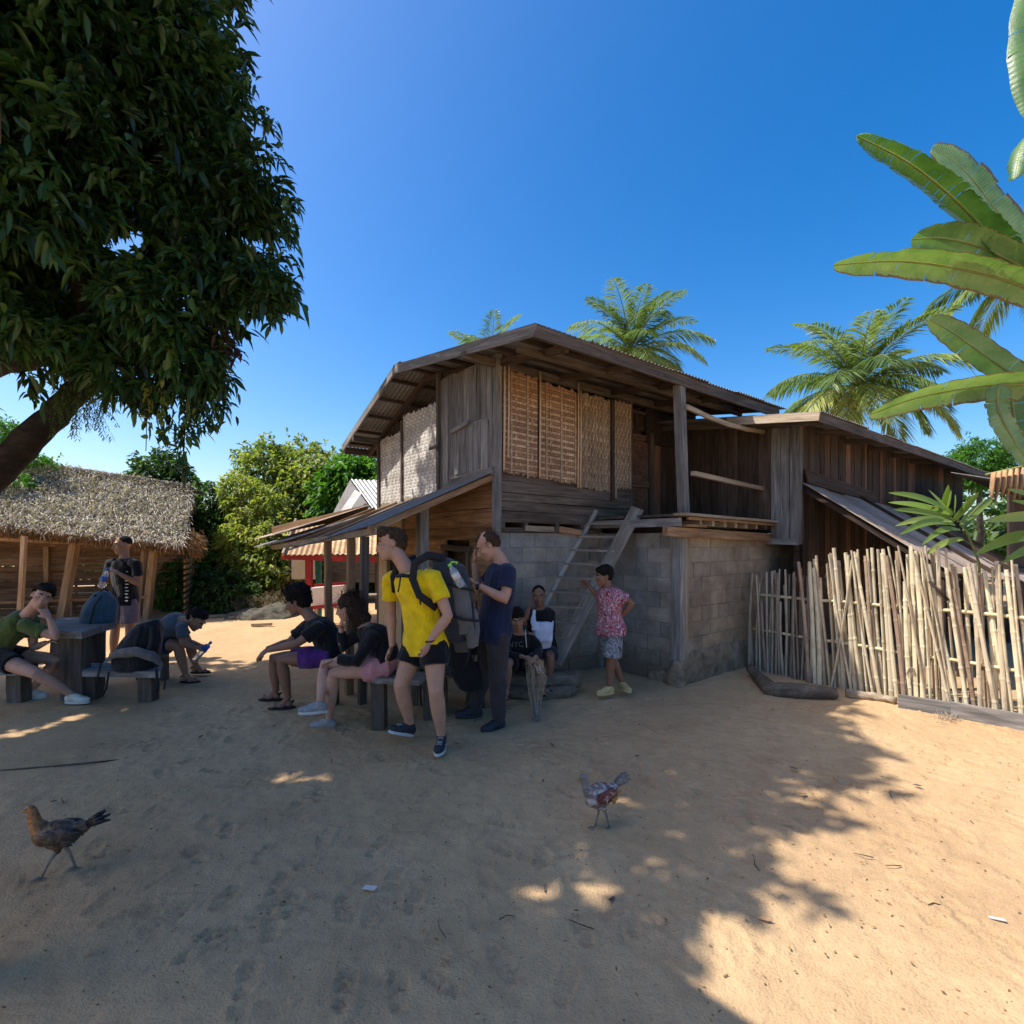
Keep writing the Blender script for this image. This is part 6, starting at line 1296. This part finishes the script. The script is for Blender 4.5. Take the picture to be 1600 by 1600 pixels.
# yellow man's pack: behind his back, leaning with him
d1, d2 = V((.34, .1, 0)), V((-.0, .16, 0))
def sec(px, py, Y, a, b_): return (W(px, py, Y), V(a), V(b_))
pack('large dark trekking backpack with grey lower panels worn by the man in yellow',
     [sec(716, 1000, 4.1, (.09, .03, 0), (0, .14, 0)), sec(716, 985, 4.08, (.12, .03, 0), (0, .17, 0)), sec(712, 945, 4.08, (.135, .03, 0), (0, .18, 0)), sec(706, 905, 4.08, (.14, .04, .0), (0, .17, 0)), sec(698, 880, 4.08, (.13, .04, -.02), (0, .15, .0)), sec(690, 868, 4.08, (.09, .03, -.03), (0, .1, .0))], 'pk_dark',
     straps=[('shoulder_strap', [W(695, 872, 3.98), W(668, 868, 3.86), W(648, 880, 3.80), W(645, 905, 3.80), W(655, 930, 3.78), W(682, 950, 3.84)], .016, 2.0), ('shoulder_strap', [W(650, 872, 4.1), W(624, 880, 4.03), W(615, 900, 4.0), W(618, 925, 4.05)], .014, 2.0),
             ('chest_strap', [W(646, 901, 3.80), W(630, 899, 3.83), W(618, 900, 3.98)], .007, 2.0), ('hanging_strap', [W(626, 900, 3.82), W(624, 915, 3.80), W(622, 925, 3.80)], .004, 1.5), ('hanging_strap', [W(655, 925, 3.76), W(657, 945, 3.75)], .004, 1.5),
             ('compression_strap', [W(700, 912, 3.90), W(716, 918, 3.875), W(738, 922, 3.92)], .006, 1.8), ('compression_strap', [W(704, 962, 3.88), W(724, 968, 3.86), W(748, 970, 3.93)], .006, 1.8), ('webbing', [W(738, 940, 3.95), W(742, 985, 3.95), W(728, 1040, 3.98), W(718, 1050, 4.)], .004, 1.5)],
     parts=[('side_panel', [sec(722, 990, 3.98, (.06, 0, 0), (0, .06, 0)), sec(724, 960, 3.96, (.075, 0, 0), (0, .07, 0)), sec(716, 915, 3.96, (.075, 0, 0), (0, .065, 0)), sec(708, 895, 3.98, (.05, 0, 0), (0, .04, 0))], 'pk_grey'),
            ('lower_pocket', [sec(738, 1010, 4.05, (.05, 0, 0), (0, .1, 0)), sec(738, 985, 4.05, (.06, 0, 0), (0, .12, 0)), sec(735, 950, 4.05, (.05, 0, 0), (0, .1, 0))], 'pk_grey')])
bottle('clear bottle with lime green cap in the side pocket of the worn trekking pack', W(722, 917, 3.87), W(702, 881, 3.84), .031, 'lime', 'lab_w', True)
hb_ = obj('bag_pull', MB().tube([W(688, 975, 3.85), W(704, 971, 3.85)], .012, 6, flat=.6), M['orange'], yl)
# wristband, watch, phone, text print, hoodie strings
obj('bracelet', MB().tube([YJ['wa'].lerp(YJ['ea'], .03)+V((.033*math.cos(a*.7), -.0+.03*math.sin(a*.7), .006*math.cos(a*.7))) for a in range(10)], .005, 6), M['strap'], yl, True)
wp = NJ['wa'].lerp(NJ['ea'], .08); ax = (NJ['wa']-NJ['ea']).normalized(); x_, y_, z_ = basis(ax)
wt = obj('wristwatch', MB().tube([wp+(y_*math.cos(a*.7)+z_*math.sin(a*.7))*.031 for a in range(10)], .006, 6, flat=2), M['strap'], nv_, True); obj('dial', MB().tube([wp+V((-.0, -.033, .006)), wp+V((0, -.043, .008))], .017, 14), M['watch'], wt, True); obj('glass', MB().tube([wp+V((-.0, -.043, .008)), wp+V((0, -.045, .008))], .013, 14), M['glass_dk'], wt, True)
ph = root('phone', NJ['fa'], 'dark phone held low in the hand of the man in navy', 'phone'); obj('case', MB().beam(W(731, 906, 4.16), W(723, 890, 4.12), .072, .009, up=(-.8, -.3, .5)), M['glass_dk'], ph)
tx = MB()
for a in range(9): y = 893+a*5.2+(4 if a else 0); tx.beam(W(196+(a % 2)*.6-(0 if a else -2), y, 6.70), W(199+(a % 2), y+.4, 6.70), .012, .022, up=(0, -1, 0))
for i, a in enumerate((792.5, 821)): obj('drawstring', MB().tube([W(a, 984, 5.02), W(a-.5+i, 996, 4.99), W(a-1+3*i, 1012, 4.98)], .0045, 6), M['lab_w'], hd, True)
def text_part(name, body, loc, right, up_, size, mat, parent):
    cu_ = bpy.data.curves.new(name, 'FONT'); cu_.body = body; cu_.size = size; cu_.extrude = .001; cu_.align_x = 'CENTER'
    tmp = bpy.data.objects.new('t', cu_); C.objects.link(tmp); bpy.context.view_layer.update(); me = bpy.data.meshes.new_from_object(tmp.evaluated_get(bpy.context.evaluated_depsgraph_get())); bpy.data.objects.remove(tmp)
    me.materials.clear(); me.materials.append(mat); r_ = Vector(right).normalized(); u_ = Vector(up_).normalized(); o = bpy.data.objects.new(name, me); link(o, frame(Vector(loc), r_, u_, r_.cross(u_)), parent); return o
text_part('chest_lettering', 'NYC', W(806, 1011, 4.955), (1, 0, .1), (0, .05, 1), .075, M['pk_grey'], hd)
txo = obj('shirt_lettering', tx, M['lab_w'], fs_)
# white cloth bag on the boy
cb = root('cloth_bag', W(845, 1000, 5.35), 'white cloth sling bag worn across the boy sitting behind', 'bag')
mb = MB(); mb.loft([sec(846, 1013, 5.38, (.1, 0, 0), (0, .045, 0)), sec(847, 1000, 5.34, (.115, 0, 0), (0, .06, 0)), sec(848, 985, 5.34, (.11, 0, 0), (0, .05, 0)), sec(850, 972, 5.36, (.09, 0, 0), (0, .03, 0))], 14)
mb.tube([W(836, 985, 5.3), W(833, 968, 5.34), W(835, 953, 5.40)], [.04, .028, .018], 8, flat=.6); mb.tube([W(862, 985, 5.34), W(864, 970, 5.4)], [.02, .012], 8)
remeshed('bag_body', mb, M['c_white'], cb, .008, 3, .008, 12)
# bottles
bottle('clear half-full water bottle in the hands of the man standing beyond the table', W(158, 918, 6.58), W(168, 888, 6.55), .036)
bottle('clear plastic bottle held by the man bending forward', W(303, 1032, 5.78), W(330, 1003, 5.8), .032, labelr=(.6, .8))
# left table with seats
def slab(name, label, pts, z, th, legs, mat='w_grey', cat='table', group=None):
    cx_ = sum(p[0] for p in pts)/len(pts); cy_ = sum(p[1] for p in pts)/len(pts); rt = root(name, (cx_, cy_, 0), label, cat, group); mb = MB(); n = len(pts)
    mb.v = [V((p[0], p[1], z)) for p in pts]+[V((p[0], p[1], z-th)) for p in pts]; mb.f = [tuple(range(n)), tuple(range(n, 2*n))[::-1]]+[(i, n+i, n+(i+1) % n, (i+1) % n) for i in range(n)]
    obj('top' if cat == 'table' else 'seat', mb, M[mat], rt)
    for x, y, wx, wy in legs: plank('leg', V((x, y, -.02)), V((x, y, z-th)), wx, wy, M['w_wall'], rt, up=(0, 1, 0), jit=.01)
    return rt
def XY(px, Y): return ((px-800)/FPX*Y, Y)
slab('plank_table', 'low thick-slab wooden table with a grey top at far left', [XY(66, 5.05), XY(128, 4.95), XY(150, 5.2), XY(182, 5.6), XY(130, 5.9), XY(92, 5.85)], .72, .07, [(*XY(118, 5.15), .22, .12), (*XY(150, 5.55), .12, .12), (*XY(95, 5.7), .14, .12)])
slab('plank_bench', 'low dark bench on a stub leg carrying the big trekking pack at left', [XY(128, 5.05), XY(250, 5.0), XY(252, 5.32), XY(130, 5.38)], .32, .06, [(*XY(232, 5.15), .14, .12), (*XY(140, 5.2), .2, .12)], cat='bench')
slab('plank_bench', 'bench under the green-shirted person at the left edge', [XY(-60, 4.9), XY(60, 4.9), XY(60, 5.25), XY(-60, 5.25)], .36, .05, [(*XY(-40, 5.05), .14, .12), (*XY(30, 5.1), .14, .12)], cat='bench')
slab('plank_bench', 'low seat under the man bending forward', [XY(214, 5.75), XY(262, 5.75), XY(262, 6.1), XY(214, 6.1)], .34, .05, [(*XY(225, 5.9), .12, .1), (*XY(252, 5.9), .12, .1)], cat='bench')
# middle bench and table
slab('plank_bench', 'grey plank bench under the seated woman and curly-haired man', [XY(585, 4.27), XY(655, 4.2), XY(668, 4.42), XY(530, 5.25), XY(485, 5.15)], .455, .045, [(*XY(593, 4.40), .11, .13), (*XY(520, 5.0), .1, .1)], cat='bench')
slab('plank_table', 'dark plank table with thick posts behind the man in yellow', [XY(640, 4.75), XY(745, 4.45), XY(760, 4.75), XY(660, 5.15)], .60, .05, [(*XY(672, 4.62), .1, .1), (*XY(735, 4.75), .08, .08), (*XY(650, 5.0), .09, .09)])
slab('plank_bench', 'low shelf-like bench on the far side of the middle table', [XY(640, 5.0), XY(760, 4.8), XY(770, 5.05), XY(650, 5.25)], .33, .04, [(*XY(690, 5.05), .1, .1), (*XY(750, 4.95), .1, .1)], cat='bench')
# packs standing about
pack('blue-grey daypack standing on the low table at left', [sec(154, 980, 5.55, (.17, 0, 0), (0, .1, 0)), sec(153, 968, 5.55, (.19, 0, 0), (0, .12, 0)), sec(156, 948, 5.56, (.17, 0, 0), (0, .12, 0)), sec(161, 932, 5.58, (.12, 0, 0), (0, .09, 0)), sec(163, 924, 5.6, (.07, 0, 0), (0, .05, 0))], 'pk_blue',
     straps=[('grab_loop', [W(157, 924, 5.55), W(163, 919, 5.55), W(169, 924, 5.55)], .006, 1.5), ('webbing', [W(140, 975, 5.42), W(148, 945, 5.42), W(160, 930, 5.45)], .005, 1.5), ('shoulder_strap', [W(130, 985, 5.5), W(131, 960, 5.5), W(150, 930, 5.5)], .012, 1.6)])
pack('black trekking backpack with grey hip belt lying on the low bench at left', [sec(212, 1045, 5.15, (.2, 0, 0), (0, .15, 0)), sec(212, 1025, 5.15, (.22, 0, .0), (0, .17, 0)), sec(222, 1000, 5.15, (.19, 0, .02), (0, .15, 0)), sec(228, 980, 5.15, (.14, 0, .03), (0, .12, 0)), sec(230, 971, 5.15, (.1, 0, .03), (0, .08, 0))], 'pk_black',
     straps=[('shoulder_strap', [W(222, 978, 5.0), W(214, 1000, 4.96), W(210, 1020, 4.98)], .014, 1.8), ('shoulder_strap', [W(238, 978, 5.0), W(236, 1005, 4.96), W(228, 1025, 4.98)], .014, 1.8),
             ('hanging_strap', [W(158, 1035, 5.0), W(152, 1060, 5.0), W(150, 1080, 5.0)], .007, 1.6), ('hanging_strap', [W(170, 1050, 5.), W(166, 1075, 5.), W(161, 1086, 5.)], .007, 1.6), ('hanging_strap', [W(244, 1045, 5.), W(246, 1070, 5.), W(244, 1082, 5.)], .009, 1.6), ('hanging_strap', [W(256, 1035, 5.), W(259, 1060, 5.), W(256, 1078, 5.)], .005, 1.6)],
     parts=[('hip_belt', [sec(165, 1033, 4.98, (.02, 0, 0), (0, .02, .04)), sec(180, 1022, 4.95, (.0, .0, .045), (.0, .04, 0)), sec(212, 1018, 4.93, (.0, .0, .05), (.0, .05, 0)), sec(240, 1026, 4.95, (0, .0, .05), (0, .04, 0)), sec(257, 1042, 5.0, (0, 0, .035), (0, .02, 0))], 'pk_grey')])
pack('black and grey backpack leaning on the middle table behind the man in yellow', [sec(740, 1075, 4.62, (.13, 0, 0), (0, .12, 0)), sec(735, 1060, 4.62, (.16, 0, 0), (0, .15, 0)), sec(728, 1030, 4.6, (.17, 0, 0), (0, .15, 0)), sec(722, 1000, 4.6, (.13, 0, 0), (0, .12, 0)), sec(718, 985, 4.6, (.08, 0, 0), (0, .08, 0))], 'pk_black',
     straps=[('webbing', [W(744, 940, 4.45), W(748, 1000, 4.45), W(735, 1045, 4.45), W(722, 1052, 4.5)], .005, 1.5), ('webbing', [W(736, 1070, 4.5), W(728, 1100, 4.5)], .004, 1.5)],
     parts=[('front_pocket', [sec(722, 1020, 4.45, (.06, 0, 0), (0, .04, 0)), sec(720, 1000, 4.44, (.07, 0, 0), (0, .05, 0)), sec(716, 980, 4.46, (.05, 0, 0), (0, .04, 0))], 'pk_grey')])
# tied bundle of sticks in front of the log
tb = root('twig_bundle', G(838, 1124), 'upright bundle of thin dry sticks tied at the foot, standing by the log', 'bundle')
g0 = G(838, 1124); mb = MB()
for k in range(44):
    a = k*2.4; r = .008+.03*(k % 7)/7; top = W(838+RN.uniform(-17, 17), 1045+RN.uniform(-18, 18), g0.y+RN.uniform(-.08, .08)); p = g0+V((r*math.cos(a), r*math.sin(a), 0)); mid = p.lerp(top, .45)+V((RN.uniform(-.03, .03), RN.uniform(-.03, .03), 0))
    stick = MB().tube([p, mid, top], [.004, .0035, .002], 4)
    if k < 44: mb.add(stick.v, stick.f)
obj('sticks', mb, M['w_pale'], tb, kind='stuff'); obj('stem', MB().tube([g0-UP*.02, g0+UP*.16], [.036, .028], 10), M['w_grey'], tb, True)
obj('tie', MB().tube([g0+UP*.1+V((.034*math.cos(a), .034*math.sin(a), 0)) for a in np.linspace(0, 6.3, 12)], .005, 5), M['w_pale'], tb)
Bq = [list(W(838+RN.uniform(-14, 10), 1040+RN.uniform(-6, 14), g0.y)) for _ in range(14)]; leafcloud('withered_leaves', Bq, NP.randn(14, 3)*.6+np.array([0, 0, -.6]), .07, .014, M['thatch'], tb)

# ---- chickens
def feathers(name, c, cols, scale):
    return pattern_cloth(name, cols, scale, .6)
def featmat(name, stops, scale=60, gl=.5):
    m, t, b = newmat(name); v = coords(t, (1, 1, 1.6), rnd=False); vo = t.nodes.new('ShaderNodeTexVoronoi'); vo.inputs['Scale'].default_value = scale; t.links.new(v, vo.inputs['Vector']); n = noise(t, v, 14, 3, .6, .5)
    sx = t.nodes.new('ShaderNodeSeparateXYZ'); t.links.new(vo.outputs['Color'], sx.inputs[0])
    f = math_(t, 'ADD', math_(t, 'MULTIPLY', n, .7), math_(t, 'MULTIPLY', sx.outputs[0], .3)); t.links.new(ramp(t, f, stops), b.inputs['Base Color'])
    b.inputs['Roughness'].default_value = gl; bump(t, vo.outputs['Distance'], .7, .004, b); return m
def chicken(label, foot, k, fd, mats, seed, legpose, headc, neck_up=.2, tailup=.5, comb=False):
    """fd facing direction; foot: ground point under the body"""
    fd = V(fd).normalized(); sd = UP.cross(fd); g = V((foot[0], foot[1], 0)); P = lambda x, y, z: g+fd*x*k+sd*y*k+UP*z*k
    rt = root('chicken', g, label, 'chicken'); A3 = (fd, sd, UP)
    def tilt(a): return (fd*math.cos(a)+UP*math.sin(a), sd, UP*math.cos(a)-fd*math.sin(a))
    mb = MB(); mb.ell(P(.0, 0, .225), (.105*k, .062*k, .07*k), tilt(.12)); mb.ell(P(.065, 0, .225), (.06*k, .052*k, .062*k), tilt(.5)); mb.ell(P(-.09, 0, .238), (.06*k, .035*k, .038*k), tilt(-.35))
    mb.ell(P(.01, 0, .18), (.06*k, .045*k, .04*k), A3)
    mb.tube([P(.08, 0, .24), P(.115, 0, .30), P(.125, 0, .345)], [.045*k, .028*k, .021*k], 10)
    for s_ in (-1, 1): mb.tube([P(-.0, s_*.028, .19), P(.005 if s_ < 0 else -.01, s_*.03, .13)], [.034*k, .014*k], 8)
    remeshed('body', mb, M[mats[0]], rt, .005, 2, .003, 40)
    nk = MB(); nk.tube([P(.085, 0, .25), P(.115, 0, .30), P(.127, 0, .35), P(.13, 0, .37)], [.043*k, .031*k, .024*k, .02*k], 12); nk.ell(P(.137, 0, .372), (.024*k, .019*k, .021*k), A3); hd_ = remeshed('head', nk, M[mats[1]], rt, .0045, 2, .002, 60)
    obj('beak', MB().tube([P(.152, 0, .37), P(.175, 0, .362), P(.185, 0, .354)], [.009*k, .006*k, .001*k], 8), M['beak'], hd_, True)
    for s_ in (-1, 1): obj('eye', MB().ell(P(.146, s_*.0165, .376), .0035*k, n=8, m=6), M['iris'], hd_, True)
    cm = MB()
    for q in range(4): cm.ell(P(.155-.014*q, 0, .391+.004*(q % 2)), (.007*k, .003*k, .008*k), A3, 6, 5)
    if comb: obj('comb', cm, M['comb'], hd_, True)
    for s_ in (-1, 1):
        wg = MB(); wg.ell(P(-.015, s_*.055, .232), (.085*k, .018*k, .045*k), tilt(-.08)); w_ = remeshed('wing', wg, M[mats[2]], rt, .005, 2, .004, 45)
        for q in range(5): 
            a, b_ = P(-.03-.004*q, s_*.067, .25-.014*q), P(-.135+.012*q, s_*.05, .238-.016*q); obj('flight_feather', MB().tube([a, a.lerp(b_, .6), b_], [.012*k, .012*k, .003*k], 6, flat=.3, up=tuple(sd)), M[mats[3]], w_, True)
    rs = random.Random(seed); tl = root_ = None
    for q in range(9):
        a0 = P(-.12, (q % 3-1)*.012, .25); el = tailup+.09*(q-4); b_ = a0+(-fd*math.cos(el)+UP*math.sin(el))*(.105+.02*rs.random())*k+sd*(q % 3-1)*.012*k
        obj('tail_feather', MB().tube([a0, a0.lerp(b_, .5)+UP*.004*k, b_], [.012*k, .017*k, .005*k], 6, flat=.25, up=tuple(sd)), M[mats[4]], rt, True)
    for i, s_ in enumerate((-1, 1)):
        hx, fx, lift = legpose[i]; hip = P(-.005, s_*.03, .145); hk_ = P(hx, s_*.03, .095); ft = P(fx, s_*.03, .008+lift)
        lg = obj('leg', MB().tube([hip, hk_, hk_.lerp(ft, .5), ft], [.013*k, .008*k, .0065*k, .007*k], 8), M['shank'], rt, True)
        for a in (-.45, 0, .45): obj('toe', MB().tube([ft, ft+(fd*math.cos(a)+sd*math.sin(a))*.028*k+UP*.002, ft+(fd*math.cos(a)+sd*math.sin(a))*.055*k-UP*(.004)], [.006*k, .005*k, .002*k], 6), M['shank'], lg, True)
        obj('toe', MB().tube([ft, ft-fd*.028*k-UP*.003], [.005*k, .002*k], 6), M['shank'], lg, True)
    return rt
M['beak'] = plain('beak_horn', (.25, .17, .08), .4, .2, 20, 0); M['comb'] = plain('red_comb', (.4, .04, .03), .6, .2, 20, 0); M['shank'] = plain('leg_scale', (.22, .19, .15), .6, .25, 60, .002)
M['f_brown'] = featmat('brown_feather', [(.3, (.035, .022, .015)), (.5, (.09, .055, .03)), (.7, (.16, .1, .045))]); M['f_orange'] = featmat('orange_feather', [(.3, (.14, .05, .015)), (.7, (.36, .17, .05))]); M['f_dark'] = featmat('dark_feather', [(.3, (.012, .012, .014)), (.7, (.05, .04, .035))]); M['f_black'] = featmat('black_feather', [(.3, (.006, .007, .01)), (.7, (.02, .022, .03))], 60, .35)
M['f_white'] = featmat('white_feather', [(.3, (.1, .06, .05)), (.48, (.22, .16, .14)), (.56, (.4, .34, .31)), (.72, (.5, .44, .4))], 45); M['f_grey'] = featmat('grey_feather', [(.3, (.1, .09, .085)), (.6, (.22, .2, .19)), (.75, (.36, .33, .31))], 80); M['f_red'] = featmat('chestnut_feather', [(.3, (.07, .014, .01)), (.55, (.17, .04, .028)), (.66, (.5, .44, .42))], 40)
M['f_tan'] = featmat('tan_feather', [(.3, (.2, .09, .02)), (.7, (.5, .28, .09))], 40)
g = G(82, 1366); chicken('brown hen with orange neck and black tail walking in the dark shade at left', (g.x+.035, g.y), .88, (-.97, -.22, 0), ('f_brown', 'f_orange', 'f_dark', 'f_dark', 'f_black'), 3, ((-.03, -.06, 0), (.03, .07, .0)), None, tailup=.42)
g = G(938, 1296); chicken('speckled white and chestnut chicken with grey neck standing in mid yard', (g.x+.0, g.y), .86, (-.86, -.5, 0), ('f_white', 'f_grey', 'f_red', 'f_tan', 'f_grey'), 5, ((-.01, .02, 0), (-.025, -.05, 0)), None, tailup=.45)

# ---- litter on the sand
for i in range(34):
    y = 1.9+RN.random()*3.2; x = RN.uniform(-.9, 1.)*y; L = RN.uniform(.012, .034); a = RN.uniform(0, 6.28); p = V((x, y, .012)); d = V((math.cos(a), math.sin(a), 0)); s_ = UP.cross(d)
    vs = [p-d*L, p-d*L*.3+s_*L*.35+UP*.008, p+d*L*.5+s_*L*.3+UP*.006, p+d*L+UP*.01, p+d*L*.4-s_*L*.3+UP*.004, p-d*L*.4-s_*L*.3+UP*.004]; n = 6
    mb = MB(); mb.v = vs+[q-UP*.0012 for q in vs]; mb.f = [tuple(range(n)), tuple(range(n, 2*n))[::-1]]+[(q, n+q, n+(q+1) % n, (q+1) % n) for q in range(n)]
    o = obj('fallen_leaf', mb, M['dryb'] if i % 3 else M['w_wall'], None); tag(o, 'small dry leaf fallen on the bare sand of the yard', 'leaf', 'dry leaves scattered on the sand')
for i in range(22):
    y = 1.9+RN.random()*3.3; x = RN.uniform(-.9, 1.)*y; L = RN.uniform(.03, .11); a = RN.uniform(0, 3.14); p = V((x, y, .008)); d = V((math.cos(a), math.sin(a), 0))
    o = obj('twig', MB().tube([p, p+d*L*.5+UP*.006+UP.cross(d)*L*.1, p+d*L], [.003, .0025, .0015], 5), M['w_dark'] if i % 2 else M['w_wall'], None); tag(o, 'thin broken twig lying on the sand of the yard', 'twig', 'twigs scattered on the sand')
g = G(578, 1392); o = obj('paper_scrap', MB().beam(g+V((-.03, .01, .012)), g+V((.03, -.012, .02)), .028, .003), M['lab_w'], None); tag(o, 'crumpled pale scrap lying in the shaded sand in front of the benches', 'scrap')
g = G(1556, 1440); o = obj('paper_scrap', MB().beam(g+V((-.02, .01, .012)), g+V((.03, -.012, .014)), .014, .003), M['lab_w'], None); tag(o, 'small white scrap on the sunlit sand near the right edge', 'scrap')
peb = MB()
for i in range(900):
    y = 1.7+RN.random()**1.2*6; x = RN.uniform(-1, 1)*y; r = RN.uniform(.0015, .005); peb.ell((x, y, .008), (r*1.3, r, r*.7), n=6, m=4)
tag(obj('pebbles', peb, plain('pebble', (.28, .2, .12), .95, .4, 30, 0), None, True), 'scattered little pebbles and crumbs of soil on the yard', kind='stuff')
st_ = MB(); st_.tube([G(0, 1204)+UP*.0, G(120, 1196)+UP*.01, G(200, 1186)+UP*.0], .006, 5); tag(obj('buried_pipe', st_, M['w_wall'], None, True), 'thin half-buried cane lying across the shaded sand at far left', 'cane')

rs = np.random.RandomState(77); n = 1500; y = 1.7+rs.rand(n)**.9*7; x = rs.uniform(-1, 1, n)*y; d = rs.randn(n, 3)*np.array([1, 1, .12])
tag(leafcloud('leaf_crumbs', np.stack([x, y, np.full(n, .012)], 1), d, .022, .008, M['thatch_b'], None, 'stuff', simple=True, droop=0), 'tiny crumbs of dry leaf and bark strewn over the sand', kind='stuff')
finish_remesh()
